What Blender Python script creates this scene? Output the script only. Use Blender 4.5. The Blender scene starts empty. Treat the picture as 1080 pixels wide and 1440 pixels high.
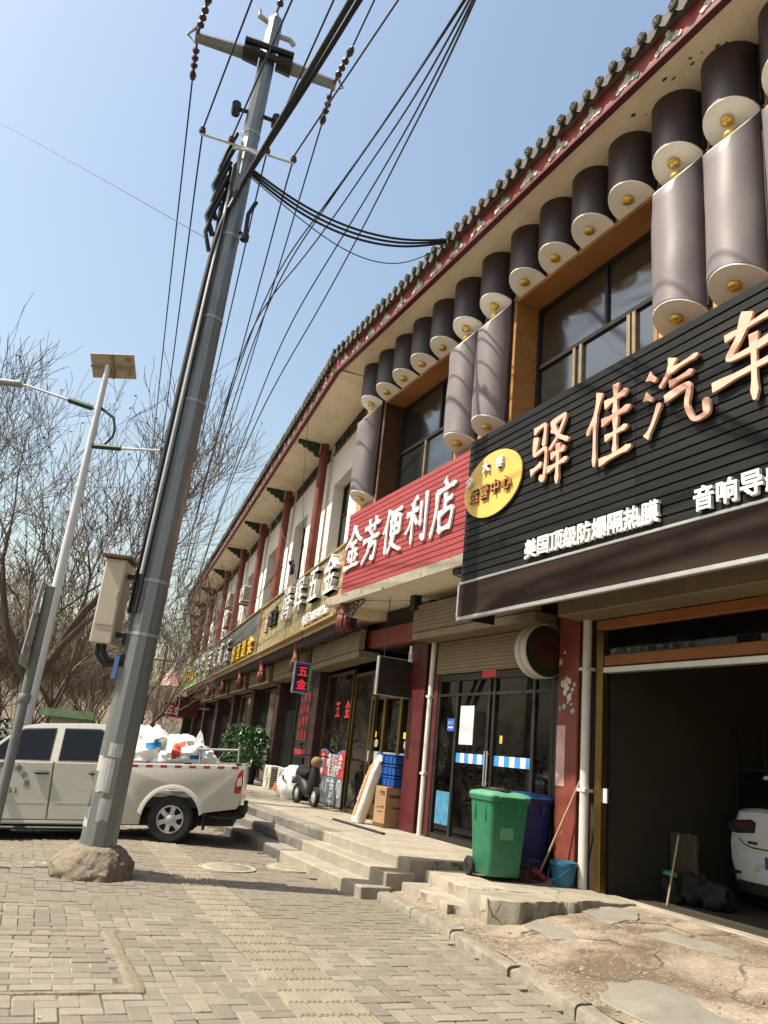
import bpy, bmesh, math, random
from mathutils import Vector, Matrix, noise

R = math.radians
scene = bpy.context.scene
COL = scene.collection
random.seed(7)

# ------------------------------------------------------------------ camera
EYE = Vector((0, 0, 1.42))
PITCH, ROLL = R(17.5), R(6.05)
cam_d = bpy.data.cameras.new('camera')
cam = bpy.data.objects.new('camera', cam_d)
COL.objects.link(cam)
_f = Vector((0, math.cos(PITCH), math.sin(PITCH)))
_r0 = Vector((1, 0, 0))
_u0 = _r0.cross(_f)
_r = math.cos(ROLL) * _r0 + math.sin(ROLL) * _u0
_u = -math.sin(ROLL) * _r0 + math.cos(ROLL) * _u0
cam.matrix_world = Matrix(((_r.x, _u.x, -_f.x, EYE.x), (_r.y, _u.y, -_f.y, EYE.y), (_r.z, _u.z, -_f.z, EYE.z), (0, 0, 0, 1)))
cam_d.sensor_fit = 'VERTICAL'
cam_d.sensor_height = 36
cam_d.lens = 27.3
cam_d.clip_start = 0.05
cam_d.clip_end = 3000
scene.camera = cam

# ------------------------------------------------------------------ light
SUN_AZ, SUN_EL = -102.5, 56.0
world = bpy.data.worlds.new('World')
scene.world = world
world.use_nodes = True
wn = world.node_tree
wn.nodes.clear()
sky = wn.nodes.new('ShaderNodeTexSky')
sky.sky_type = 'NISHITA'
sky.sun_disc = False
sky.sun_elevation = R(SUN_EL)
sky.sun_rotation = R(SUN_AZ)
sky.altitude = 300
sky.air_density = 1.8
sky.dust_density = 4.0
sky.ozone_density = 0.2
bg = wn.nodes.new('ShaderNodeBackground')
bg.inputs['Strength'].default_value = 0.105
wo = wn.nodes.new('ShaderNodeOutputWorld')
wn.links.new(sky.outputs[0], bg.inputs[0])
wn.links.new(bg.outputs[0], wo.inputs[0])
sun_d = bpy.data.lights.new('sun', 'SUN')
sun_d.energy = 5.0
sun_d.angle = R(0.55)
sun_d.color = (1.0, 0.93, 0.82)
sun = bpy.data.objects.new('sun', sun_d)
COL.objects.link(sun)
_sv = Vector((math.sin(R(SUN_AZ)) * math.cos(R(SUN_EL)), math.cos(R(SUN_AZ)) * math.cos(R(SUN_EL)), math.sin(R(SUN_EL))))
sun.rotation_euler = _sv.to_track_quat('Z', 'Y').to_euler()
sun.location = (-20, -5, 40)
scene.view_settings.view_transform = 'Standard'
scene.view_settings.look = 'None'
scene.view_settings.exposure = 0.88
scene.view_settings.gamma = 1.0
scene.view_settings.use_curve_mapping = False
scene.render.film_transparent = False
scene.cycles.max_bounces = 8
scene.cycles.transparent_max_bounces = 12

# ------------------------------------------------------------------ frames
class Frame:
    """x runs along the facade away from the viewer, y points out to the street, z up"""
    def __init__(s, o, az):
        s.o = Vector(o)
        s.u = Vector((math.sin(R(az)), math.cos(R(az)), 0))
        s.n = Vector((-s.u.y, s.u.x, 0))
        s.M = Matrix.Translation(s.o) @ Matrix.Rotation(math.atan2(s.u.y, s.u.x), 4, 'Z')
        s.I = s.M.inverted()
    def W(s, a, d, z=0.0):
        return s.M @ Vector((a, d, z))
    def L(s, p):
        return s.I @ Vector(p)
N = Frame((2.5885, 9.1385, 0), -25)        # near facade, d = 0 is the shop front line
F = Frame((0.02764, 14.6005, 0), -17.2)    # middle facade beyond the bend
G = Frame(F.W(31.4, 0, 0), -11.0)          # far facade
PV = Frame((0.085, 4.97, 0), -21.8)        # paving grid
WF = Frame((0, 0, 0), 90)                  # x = world x, y = world y

# ------------------------------------------------------------------ mesh builder
class MB:
    def __init__(s, M=None):
        s.v = []; s.f = []; s.m = []; s.M = M; s.uv = None
    def add(s, vs, fs, mi=0):
        o = len(s.v)
        if s.M is not None:
            M = s.M
            s.v.extend([tuple(M @ Vector(v)) for v in vs])
        else:
            s.v.extend([tuple(v) for v in vs])
        for f in fs:
            s.f.append(tuple(i + o for i in f))
            s.m.append(mi)
        return s
    def box(s, x0, x1, y0, y1, z0, z1, b=0.0, mi=0):
        if x0 > x1: x0, x1 = x1, x0
        if y0 > y1: y0, y1 = y1, y0
        if z0 > z1: z0, z1 = z1, z0
        if b <= 0:
            vs = [(x, y, z) for x in (x0, x1) for y in (y0, y1) for z in (z0, z1)]
            return s.add(vs, [(0, 1, 3, 2), (4, 6, 7, 5), (0, 4, 5, 1), (2, 3, 7, 6), (0, 2, 6, 4), (1, 5, 7, 3)], mi)
        b = min(b, (x1 - x0) * .45, (y1 - y0) * .45, (z1 - z0) * .45)
        vs = []; ix = {}
        for i, x in enumerate((x0, x1)):
            for j, y in enumerate((y0, y1)):
                for k, z in enumerate((z0, z1)):
                    dx = b if i == 0 else -b; dy = b if j == 0 else -b; dz = b if k == 0 else -b
                    ix[i, j, k, 0] = len(vs); vs.append((x, y + dy, z + dz))
                    ix[i, j, k, 1] = len(vs); vs.append((x + dx, y, z + dz))
                    ix[i, j, k, 2] = len(vs); vs.append((x + dx, y + dy, z))
        fs = []
        for i in (0, 1):
            q = [(i, 0, 0, 0), (i, 1, 0, 0), (i, 1, 1, 0), (i, 0, 1, 0)]
            fs.append(tuple(ix[t] for t in (q if i == 0 else q[::-1])[::-1]))
            q = [(0, i, 0, 1), (1, i, 0, 1), (1, i, 1, 1), (0, i, 1, 1)]
            fs.append(tuple(ix[t] for t in (q if i == 0 else q[::-1])))
            q = [(0, 0, i, 2), (1, 0, i, 2), (1, 1, i, 2), (0, 1, i, 2)]
            fs.append(tuple(ix[t] for t in (q[::-1] if i == 0 else q)))
        for p in (0, 1):
            for q in (0, 1):
                fs.append((ix[p, q, 0, 0], ix[p, q, 0, 1], ix[p, q, 1, 1], ix[p, q, 1, 0]))
                fs.append((ix[p, 0, q, 0], ix[p, 0, q, 2], ix[p, 1, q, 2], ix[p, 1, q, 0]))
                fs.append((ix[0, p, q, 1], ix[0, p, q, 2], ix[1, p, q, 2], ix[1, p, q, 1]))
        for i in (0, 1):
            for j in (0, 1):
                for k in (0, 1):
                    fs.append((ix[i, j, k, 0], ix[i, j, k, 1], ix[i, j, k, 2]))
        return s.add(vs, fs, mi)
    def tube(s, path, r, n=6, caps=True, mi=0):
        P = [Vector(p) for p in path]
        rs = r if isinstance(r, (list, tuple)) else [r] * len(P)
        vs = []; fs = []
        t = (P[1] - P[0]).normalized()
        a = Vector((0, 0, 1)) if abs(t.z) < .9 else Vector((1, 0, 0))
        x = t.cross(a).normalized()
        for i, p in enumerate(P):
            if i == 0: t = P[1] - P[0]
            elif i == len(P) - 1: t = P[-1] - P[-2]
            else: t = P[i + 1] - P[i - 1]
            t = t.normalized()
            x = (x - t * x.dot(t))
            x = x.normalized() if x.length > 1e-6 else t.orthogonal().normalized()
            y = t.cross(x)
            for k in range(n):
                an = 2 * math.pi * k / n
                vs.append(p + (x * math.cos(an) + y * math.sin(an)) * rs[i])
        for i in range(len(P) - 1):
            for k in range(n):
                k2 = (k + 1) % n
                fs.append((i * n + k, i * n + k2, (i + 1) * n + k2, (i + 1) * n + k))
        if caps:
            fs.append(tuple(range(n))[::-1]); fs.append(tuple((len(P) - 1) * n + k for k in range(n)))
        return s.add(vs, fs, mi)
    def cyl(s, p0, p1, r0, r1=None, n=12, caps=True, mi=0):
        return s.tube([p0, p1], [r0, r0 if r1 is None else r1], n, caps, mi)
    def lathe(s, prof, c=(0, 0, 0), n=16, axis='z', mi=0, caps=True):
        """prof: (radius, height) pairs"""
        vs = []; fs = []
        cx, cy, cz = c
        for (r, h) in prof:
            for k in range(n):
                a = 2 * math.pi * k / n
                p, q = r * math.cos(a), r * math.sin(a)
                vs.append({'z': (cx + p, cy + q, cz + h), 'y': (cx + p, cy + h, cz + q), 'x': (cx + h, cy + p, cz + q)}[axis])
        for i in range(len(prof) - 1):
            for k in range(n):
                k2 = (k + 1) % n
                fs.append((i * n + k, i * n + k2, (i + 1) * n + k2, (i + 1) * n + k))
        if caps: fs.append(tuple(range(n))[::-1]); fs.append(tuple((len(prof) - 1) * n + k for k in range(n)))
        return s.add(vs, fs, mi)
    def prism(s, poly, o, ax, ay, dv, mi=0):
        """polygon in the plane o + ax*x + ay*y, extruded by the vector dv"""
        o, ax, ay, dv = Vector(o), Vector(ax), Vector(ay), Vector(dv)
        n = len(poly)
        a = [o + ax * p[0] + ay * p[1] for p in poly]
        vs = a + [q + dv for q in a]
        fs = [tuple(range(n))[::-1], tuple(range(n, 2 * n))]
        for i in range(n):
            j = (i + 1) % n
            fs.append((i, j, n + j, n + i))
        return s.add(vs, fs, mi)
    def loft(s, rings, caps=True, closed=True, mi=0):
        n = len(rings[0]); vs = [p for r in rings for p in r]; fs = []
        for i in range(len(rings) - 1):
            for k in range(n if closed else n - 1):
                k2 = (k + 1) % n
                fs.append((i * n + k, i * n + k2, (i + 1) * n + k2, (i + 1) * n + k))
        if caps:
            fs.append(tuple(range(n))[::-1]); fs.append(tuple((len(rings) - 1) * n + k for k in range(n)))
        return s.add(vs, fs, mi)
    def ball(s, c, r, nu=12, nv=8, fn=None, mi=0):
        rx, ry, rz = r if isinstance(r, (list, tuple)) else (r, r, r)
        c = Vector(c); rings = []
        for j in range(nv + 1):
            th = math.pi * j / nv
            th = min(max(th, .02), math.pi - .02)
            ring = []
            for i in range(nu):
                ph = 2 * math.pi * i / nu
                d = Vector((math.sin(th) * math.cos(ph), math.sin(th) * math.sin(ph), math.cos(th)))
                k = fn(d) if fn else 1
                ring.append((c.x + d.x * rx * k, c.y + d.y * ry * k, c.z + d.z * rz * k))
            rings.append(ring)
        return s.loft(rings, mi=mi)
    def grid(s, nx, ny, fn, mi=0):
        vs = [fn(i / (nx - 1), j / (ny - 1)) for j in range(ny) for i in range(nx)]
        fs = [(j * nx + i, j * nx + i + 1, (j + 1) * nx + i + 1, (j + 1) * nx + i) for j in range(ny - 1) for i in range(nx - 1)]
        return s.add(vs, fs, mi)
    def quad(s, a, b, c, d, mi=0):
        return s.add([a, b, c, d], [(0, 1, 2, 3)], mi)
    def mesh(s, name, mats, smooth=None, fix=True):
        me = bpy.data.meshes.new(name)
        me.from_pydata(s.v, [], s.f)
        if not isinstance(mats, (list, tuple)): mats = [mats]
        for m in mats: me.materials.append(m)
        if len(mats) > 1: me.polygons.foreach_set('material_index', s.m)
        if fix and len(s.f) < 20000:
            bm = bmesh.new(); bm.from_mesh(me)
            bmesh.ops.recalc_face_normals(bm, faces=bm.faces[:])
            bm.to_mesh(me); bm.free()
        if smooth is not None:
            if smooth >= 180:
                me.polygons.foreach_set('use_smooth', [True] * len(me.polygons))
            else:
                me.polygons.foreach_set('use_smooth', [True] * len(me.polygons))
                try: me.set_sharp_from_angle(angle=R(smooth))
                except Exception: pass
        me.update()
        return me

def link(name, me, parent=None):
    o = bpy.data.objects.new(name, me)
    COL.objects.link(o)
    if parent is not None: o.parent = parent
    return o
def part(name, mb, mats, parent, label=None, smooth=None, stuff=False):
    o = link(name, mb.mesh(name, mats, smooth), parent)
    if label: o['label'] = label
    if stuff: o['kind'] = 'stuff'
    return o
def tag(o, label, cat, group=None):
    o['label'] = label; o['category'] = cat
    if group: o['group'] = group
    return o
def thing(name, label, cat, fr=None, loc=(0, 0, 0), rz=0.0, group=None, rot=None):
    o = bpy.data.objects.new(name, None)
    COL.objects.link(o)
    o.empty_display_size = .2
    M = (fr or WF).M @ Matrix.Translation(Vector(loc)) @ Matrix.Rotation(rz, 4, 'Z')
    if rot is not None: M = M @ rot
    o.matrix_world = M
    return tag(o, label, cat, group)
def solo(name, mb, mats, label, cat, fr=None, loc=(0, 0, 0), rz=0.0, group=None, smooth=None, rot=None):
    o = link(name, mb.mesh(name, mats, smooth))
    M = (fr or WF).M @ Matrix.Translation(Vector(loc)) @ Matrix.Rotation(rz, 4, 'Z')
    if rot is not None: M = M @ rot
    o.matrix_world = M
    return tag(o, label, cat, group)
def struct(name, mb, mats, fr=None, loc=(0, 0, 0), smooth=None, fix=True):
    o = link(name, mb.mesh(name, mats, smooth, fix))
    o.matrix_world = (fr or WF).M @ Matrix.Translation(Vector(loc))
    o['kind'] = 'structure'
    return o
def dup(root, M, label=None, group=None):
    """copy of a thing with copies of its parts and sub-parts"""
    c = root.copy(); COL.objects.link(c); c.matrix_world = M
    if label: c['label'] = label
    if group: c['group'] = group
    for ch in list(root.children):
        a = ch.copy(); COL.objects.link(a); a.parent = c
        for g in list(ch.children):
            b = g.copy(); COL.objects.link(b); b.parent = a
    return c

# ------------------------------------------------------------------ materials
def _nodes(name):
    m = bpy.data.materials.new(name); m.use_nodes = True
    nt = m.node_tree; nt.nodes.clear()
    out = nt.nodes.new('ShaderNodeOutputMaterial')
    return m, nt, out
def _mix(nt, a, b, fac, mode='MIX'):
    n = nt.nodes.new('ShaderNodeMix'); n.data_type = 'RGBA'; n.blend_type = mode
    for sock, val in ((n.inputs[0], fac), (n.inputs[6], a), (n.inputs[7], b)):
        if hasattr(val, 'is_linked'): nt.links.new(val, sock)
        elif isinstance(val, (int, float)): sock.default_value = val
        else: sock.default_value = (*val[:3], 1)
    return n.outputs[2]
def _noise(nt, vec, scale, detail=5, rough=.6, sx=None):
    n = nt.nodes.new('ShaderNodeTexNoise')
    n.inputs['Scale'].default_value = scale; n.inputs['Detail'].default_value = detail; n.inputs['Roughness'].default_value = rough
    if sx:
        mp = nt.nodes.new('ShaderNodeMapping'); mp.inputs['Scale'].default_value = sx
        nt.links.new(vec, mp.inputs[0]); vec = mp.outputs[0]
    nt.links.new(vec, n.inputs['Vector'])
    return n.outputs['Fac']
def _ramp(nt, fac, p0, p1, c0=(0, 0, 0), c1=(1, 1, 1)):
    n = nt.nodes.new('ShaderNodeValToRGB')
    n.color_ramp.elements[0].position = p0; n.color_ramp.elements[1].position = p1
    n.color_ramp.elements[0].color = (*c0, 1); n.color_ramp.elements[1].color = (*c1, 1)
    nt.links.new(fac, n.inputs[0])
    return n.outputs[0]
FULL = ('cream', 'white_wall', 'cap_white', 'wood_panel', 'tan_tile', 'white_letter', 'sack', 'gold', 'alloy', 'leaf', 'lattice', 'orange_wood', 'joint_sand')
def mat(name, col, rough=.65, metal=0.0, var=.18, scale=5.0, dirt=None, dirt_amt=.35, dirt_scale=2.0, bump=.15, bscale=40.0,
        stretch=None, spec=.4, coat=0.0, rnd=0.0, emit=None, dpos=(.48, .72), speck=None, crack=None, wst=None):
    ga = 1.0 if name in FULL else .80
    col = tuple(c * ga for c in col)
    if dirt is not None: dirt = tuple(c * ga for c in dirt)
    m, nt, out = _nodes(name)
    p = nt.nodes.new('ShaderNodeBsdfPrincipled')
    tc = nt.nodes.new('ShaderNodeTexCoord'); vec = tc.outputs['Object']
    if rnd:
        oi = nt.nodes.new('ShaderNodeObjectInfo')
        va = nt.nodes.new('ShaderNodeVectorMath'); va.operation = 'MULTIPLY_ADD'
        cb = nt.nodes.new('ShaderNodeCombineXYZ')
        for k in range(3): nt.links.new(oi.outputs['Random'], cb.inputs[k])
        nt.links.new(cb.outputs[0], va.inputs[0]); va.inputs[1].default_value = (37, 19, 53); nt.links.new(vec, va.inputs[2])
        vec = va.outputs[0]
    n1 = _noise(nt, vec, scale, sx=stretch)
    lo = [max(0, c * (1 - var)) for c in col]; hi = [min(1, c * (1 + var)) for c in col]
    c = _ramp(nt, n1, .3, .7, lo, hi)
    if rnd:
        hv = nt.nodes.new('ShaderNodeHueSaturation')
        mr = nt.nodes.new('ShaderNodeMapRange'); mr.inputs[3].default_value = 1 - rnd; mr.inputs[4].default_value = 1 + rnd
        nt.links.new(oi.outputs['Random'], mr.inputs[0]); nt.links.new(mr.outputs[0], hv.inputs['Value']); nt.links.new(c, hv.inputs['Color'])
        c = hv.outputs[0]
    if dirt is not None:
        n2 = _noise(nt, vec, dirt_scale, 8, .7, sx=stretch)
        f = _ramp(nt, n2, dpos[0], dpos[1])
        mm = nt.nodes.new('ShaderNodeMath'); mm.operation = 'MULTIPLY'; mm.inputs[1].default_value = dirt_amt
        nt.links.new(f, mm.inputs[0])
        c = _mix(nt, c, dirt, mm.outputs[0])
    if speck is not None:
        n3 = _noise(nt, vec, bscale * 1.7, 3, .6)
        f = _ramp(nt, n3, .60, .68)
        c = _mix(nt, c, speck, f)
    if wst:          # broad stains laid over many pieces at once
        ge = nt.nodes.new('ShaderNodeNewGeometry'); nw = _noise(nt, ge.outputs['Position'], wst[0], 7, .68)
        fw = _ramp(nt, nw, .46, .66); mw = nt.nodes.new('ShaderNodeMath'); mw.operation = 'MULTIPLY'; mw.inputs[1].default_value = wst[2]
        nt.links.new(fw, mw.inputs[0]); c = _mix(nt, c, wst[1], mw.outputs[0])
    if crack:
        vo = nt.nodes.new('ShaderNodeTexVoronoi'); vo.feature = 'DISTANCE_TO_EDGE'; vo.inputs['Scale'].default_value = crack[0]
        wv = nt.nodes.new('ShaderNodeVectorMath'); wv.operation = 'MULTIPLY_ADD'; wv.inputs[1].default_value = (.5, .5, .5)
        wn_ = nt.nodes.new('ShaderNodeTexNoise'); wn_.inputs['Scale'].default_value = 2.2; wn_.inputs['Detail'].default_value = 6
        nt.links.new(vec, wn_.inputs['Vector']); nt.links.new(wn_.outputs['Color'], wv.inputs[0]); nt.links.new(vec, wv.inputs[2]); nt.links.new(wv.outputs[0], vo.inputs['Vector'])
        fc = _ramp(nt, vo.outputs['Distance'], crack[1] * .25, crack[1], (1, 1, 1), (0, 0, 0))
        n5 = _noise(nt, vec, 1.3, 4); f5 = _ramp(nt, n5, .42, .56)
        mu = nt.nodes.new('ShaderNodeMath'); mu.operation = 'MULTIPLY'; nt.links.new(fc, mu.inputs[0]); nt.links.new(f5, mu.inputs[1])
        c = _mix(nt, c, crack[2], mu.outputs[0])
    nt.links.new(c, p.inputs['Base Color'])
    p.inputs['Roughness'].default_value = rough
    nr = nt.nodes.new('ShaderNodeMapRange'); nr.inputs[3].default_value = max(.03, rough - .12); nr.inputs[4].default_value = min(1, rough + .12)
    nt.links.new(n1, nr.inputs[0]); nt.links.new(nr.outputs[0], p.inputs['Roughness'])
    p.inputs['Metallic'].default_value = metal
    p.inputs['Specular IOR Level'].default_value = spec
    p.inputs['Coat Weight'].default_value = coat
    if emit:
        p.inputs['Emission Color'].default_value = (*emit[:3], 1); p.inputs['Emission Strength'].default_value = emit[3]
    if bump:
        b = nt.nodes.new('ShaderNodeBump'); b.inputs['Strength'].default_value = bump; b.inputs['Distance'].default_value = .02
        nb = _noise(nt, vec, bscale, 6, .65, sx=stretch)
        nt.links.new(nb, b.inputs['Height']); nt.links.new(b.outputs[0], p.inputs['Normal'])
    nt.links.new(p.outputs[0], out.inputs[0])
    return m
def glass(name, tint=(.5, .55, .52), rough=.02, dirt=.06, ior=1.5):
    """thin clear pane: fresnel mix of tinted see-through and mirror, a little dust"""
    m, nt, out = _nodes(name)
    tr = nt.nodes.new('ShaderNodeBsdfTransparent'); tr.inputs[0].default_value = (*tint, 1)
    gl = nt.nodes.new('ShaderNodeBsdfGlossy'); gl.inputs['Roughness'].default_value = rough
    df = nt.nodes.new('ShaderNodeBsdfDiffuse'); df.inputs[0].default_value = (.45, .42, .36, 1)
    fr = nt.nodes.new('ShaderNodeFresnel'); fr.inputs[0].default_value = ior
    mx = nt.nodes.new('ShaderNodeMixShader'); mx2 = nt.nodes.new('ShaderNodeMixShader')
    nt.links.new(fr.outputs[0], mx.inputs[0]); nt.links.new(tr.outputs[0], mx.inputs[1]); nt.links.new(gl.outputs[0], mx.inputs[2])
    tc = nt.nodes.new('ShaderNodeTexCoord'); f = _ramp(nt, _noise(nt, tc.outputs['Object'], 3, 6), .35, .8, (0, 0, 0), (dirt, dirt, dirt))
    nt.links.new(f, mx2.inputs[0]); nt.links.new(mx.outputs[0], mx2.inputs[1]); nt.links.new(df.outputs[0], mx2.inputs[2])
    nt.links.new(mx2.outputs[0], out.inputs[0])
    return m

M = {}
def D(k, *a, **kw): M[k] = mat(k, *a, **kw)
D('paver', (.238, .205, .158), rough=.8, var=.10, scale=9, dirt=(.18, .15, .11), dirt_amt=.45, dirt_scale=5, bump=.35, bscale=60, rnd=.2, spec=.25, wst=(.9, (.15, .122, .09), .6))
D('tactile', (.268, .231, .165), rough=.8, var=.10, scale=8, dirt=(.2, .17, .12), dirt_amt=.5, dirt_scale=5, bump=.25, bscale=60, rnd=.10, spec=.25, wst=(1.1, (.17, .14, .10), .5))
D('joint_sand', (.25, .215, .165), rough=.95, var=.25, scale=3, dirt=(.06, .05, .038), dirt_amt=.95, dirt_scale=.9, bump=.4, bscale=90, dpos=(.44, .56))
D('hill', (.16, .125, .085), rough=1, var=.35, scale=.25, dirt=(.09, .075, .05), dirt_amt=.8, dirt_scale=.12, bump=.6, bscale=2)
D('asphalt', (.075, .072, .068), rough=.9, var=.2, scale=3, bump=.3, bscale=80)
D('dirt', (.24, .19, .13), rough=.95, var=.25, scale=1.5, bump=.4, bscale=20)
D('apron', (.30, .245, .175), rough=.85, var=.30, scale=2.6, dirt=(.115, .078, .045), dirt_amt=.9, dirt_scale=1.0, bump=.9, bscale=24, dpos=(.45, .60), speck=(.40, .34, .25), crack=(1.1, .022, (.05, .038, .026)))
D('slab_grey', (.225, .205, .165), rough=.8, var=.18, scale=4, dirt=(.30, .25, .18), dirt_amt=.6, dirt_scale=2.2, bump=.35, bscale=50)
D('concrete', (.34, .295, .222), rough=.85, var=.16, scale=3, dirt=(.18, .15, .11), dirt_amt=.65, dirt_scale=1.8, bump=.35, bscale=45, crack=(.9, .012, (.07, .055, .04)))
D('concrete_raw', (0.259, 0.223, 0.169), rough=.95, var=.25, scale=8, dirt=(.2, .165, .12), dirt_amt=.7, dirt_scale=6, bump=.9, bscale=30)
D('stone_step', (0.200, 0.184, 0.156), rough=.6, var=.25, scale=7, dirt=(.36, .32, .26), dirt_amt=.55, dirt_scale=4, bump=.25, bscale=50, rnd=.2, wst=(1.6, (.30, .26, .2), .6))
D('gravel', (0.272, 0.224, 0.160), rough=.9, var=.3, scale=20, bump=.3)
D('mortar', (0.231, 0.187, 0.133), rough=.95, var=.22, scale=14, dirt=(.22, .18, .12), dirt_amt=.6, dirt_scale=9, bump=1.0, bscale=26)
D('cream', (.78, .68, .50), rough=.85, var=.05, scale=2, dirt=(.40, .31, .20), dirt_amt=.55, dirt_scale=.8, bump=.1, bscale=20)
D('spot', (.06, .05, .04), bump=.2)
D('white_wall', (.78, .745, .67), rough=.85, var=.05, scale=2, dirt=(.40, .35, .27), dirt_amt=.6, dirt_scale=1.3, stretch=(1, 1, .4), bump=.12, bscale=30)
D('red_paint', (0.204, 0.047, 0.029), rough=.6, var=.18, scale=4, dirt=(.5, .38, .32), dirt_amt=.45, dirt_scale=3.2, bump=.15, bscale=30, dpos=(.62, .72))
D('red_fascia', (0.306, 0.060, 0.047), rough=.65, var=.12, scale=3, dirt=(.5, .3, .25), dirt_amt=.35, dirt_scale=3, bump=.15)
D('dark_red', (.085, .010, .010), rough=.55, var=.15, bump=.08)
D('tile_grey', (0.104, 0.096, 0.084), rough=.85, var=.3, scale=9, dirt=(.28, .25, .2), dirt_amt=.6, dirt_scale=6, bump=.4, bscale=40, rnd=.25)
D('ornament', (.62, .60, .50), rough=.7, var=.2, scale=12, dirt=(.10, .22, .12), dirt_amt=.9, dirt_scale=7, bump=.1, dpos=(.5, .56))
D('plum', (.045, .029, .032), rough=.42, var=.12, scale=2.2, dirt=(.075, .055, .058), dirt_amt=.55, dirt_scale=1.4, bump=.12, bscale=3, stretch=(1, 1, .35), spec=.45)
D('plum_pale', (.19, .160, .162), rough=.5, var=.10, scale=2.2, dirt=(.27, .245, .235), dirt_amt=.6, dirt_scale=1.6, bump=.12, bscale=3, stretch=(1, 1, .35), spec=.4)  # paler, greyer plum for the lower pieces of the tall tubes
D('cap_white', (.74, .72, .66), rough=.5, var=.05, scale=4, dirt=(.5, .45, .38), dirt_amt=.3, dirt_scale=3, bump=.05)
D('gold', (.62, .42, .10), rough=.38, metal=.75, var=.15, scale=8, bump=.08)
D('wood_panel', (0.297, 0.138, 0.040), rough=.55, var=.2, scale=2.2, dirt=(.2, .09, .03), dirt_amt=.5, dirt_scale=3, bump=.1, stretch=(.5, 1, 5), bscale=12)
D('tan_tile', (0.399, 0.230, 0.128), rough=.6, var=.14, scale=6, dirt=(.3, .17, .09), dirt_amt=.4, dirt_scale=5, bump=.15, rnd=.12)
D('dark_metal', (.028, .026, .025), rough=.45, metal=.3, var=.2, bump=.05)
D('black', (.016, .015, .015), rough=.55, var=.2, bump=.1)
D('rubber', (.022, .021, .02), rough=.85, var=.25, scale=12, bump=.2)
D('frame_dark', (.035, .030, .026), rough=.4, metal=.4, var=.2, bump=.05)
D('frame_tan', (.33, .25, .15), rough=.45, metal=.4, var=.15, bump=.05)
D('sign_black', (.013, .013, .012), rough=.55, var=.25, scale=3.5, dirt=(.05, .045, .036), dirt_amt=.5, dirt_scale=1.1, bump=.12, bscale=14, stretch=(.3, 1, 4), rnd=.2, spec=.15)
D('sign_red', (0.331, 0.054, 0.054), rough=.55, var=.10, scale=3, dirt=(.36, .05, .05), dirt_amt=.4, dirt_scale=1.3, bump=.08, rnd=.05)
D('sign_brown', (.026, .014, .009), rough=.7, spec=.15, var=.2, scale=2, dirt=(.05, .034, .026), dirt_amt=.5, dirt_scale=1.6, bump=.1, stretch=(.4, 1, 3))
D('alu', (.62, .60, .56), rough=.32, metal=.7, var=.1, bump=.04)
D('copper_letter', (.80, .45, .32), rough=.42, var=.08, scale=3, bump=.03, spec=.5)
D('white_letter', (.82, .80, .76), rough=.4, var=.04, bump=.02, spec=.5)
D('yellow_disc', (0.722, 0.476, 0.102), rough=.5, var=.06, scale=2, bump=.04)
D('yellow_letter', (.80, .50, .06), rough=.5, var=.08, bump=.04)
D('brown_letter', (.42, .20, .08), rough=.5, bump=.05)
D('gold_sign', (0.255, 0.200, 0.085), rough=.5, var=.35, scale=16, dirt=(.50, .42, .24), dirt_amt=.7, dirt_scale=11, bump=.25, bscale=22, dpos=(.48, .56))
D('gold_frame', (0.464, 0.320, 0.136), rough=.45, metal=.2, var=.12, bump=.06)
D('dark_sign', (.10, .10, .095), rough=.45, var=.3, scale=7, dirt=(.24, .24, .24), dirt_amt=.6, dirt_scale=3, bump=.08)
D('green_sign', (.20, .32, .16), rough=.5, var=.2, scale=5, dirt=(.55, .55, .45), dirt_amt=.4, dirt_scale=3, bump=.05)
D('brass', (.20, .13, .04), rough=.33, metal=.8, var=.25, scale=5, dirt=(.12, .08, .03), dirt_amt=.5, dirt_scale=4, bump=.08, stretch=(1, 1, .15))
D('shutter', (.20, .155, .08), rough=.55, var=.12, scale=3, dirt=(.3, .24, .15), dirt_amt=.4, dirt_scale=2, bump=.08)
D('orange_wood', (.22, .075, .02), rough=.5, var=.2, scale=3, dirt=(.2, .07, .02), dirt_amt=.5, dirt_scale=3, bump=.1)
D('pipe_white', (.62, .60, .55), rough=.45, var=.06, dirt=(.4, .36, .28), dirt_amt=.35, bump=.04)
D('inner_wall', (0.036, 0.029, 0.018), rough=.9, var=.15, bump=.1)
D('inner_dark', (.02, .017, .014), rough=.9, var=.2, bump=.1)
D('lattice', (.055, .05, .045), rough=.6, var=.4, scale=9, dirt=(.35, .33, .28), dirt_amt=.75, dirt_scale=6, bump=.1, dpos=(.57, .61))
D('bracket_green', (.022, .055, .04), rough=.6, var=.4, scale=8, dirt=(.06, .015, .01), dirt_amt=.8, dirt_scale=6, bump=.1)
D('lotus', (.17, .045, .028), rough=.5, var=.3, scale=10, dirt=(.07, .02, .015), dirt_amt=.6, dirt_scale=6, bump=.2)
D('pole_steel', (.27, .29, .285), rough=.42, metal=.6, var=.14, scale=2.5, dirt=(.10, .095, .08), dirt_amt=.6, dirt_scale=2.6, bump=.12, stretch=(1, 1, .2))
D('pole_paint', (.45, .44, .41), rough=.75, var=.15, scale=5, bump=.1)
D('galv', (.42, .43, .42), rough=.5, metal=.4, var=.12, bump=.06)
D('insulator', (.07, .03, .028), rough=.25, var=.2, bump=.02)
D('cable', (.014, .014, .016), rough=.6, var=.1, bump=0)
D('box_beige', (.56, .49, .36), rough=.5, var=.06, dirt=(.32, .25, .15), dirt_amt=.35, bump=.05)
D('rust', (.16, .09, .05), rough=.8, var=.3, bump=.2)
D('post_grey', (.20, .21, .20), rough=.55, metal=.2, var=.15, bump=.08)
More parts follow.
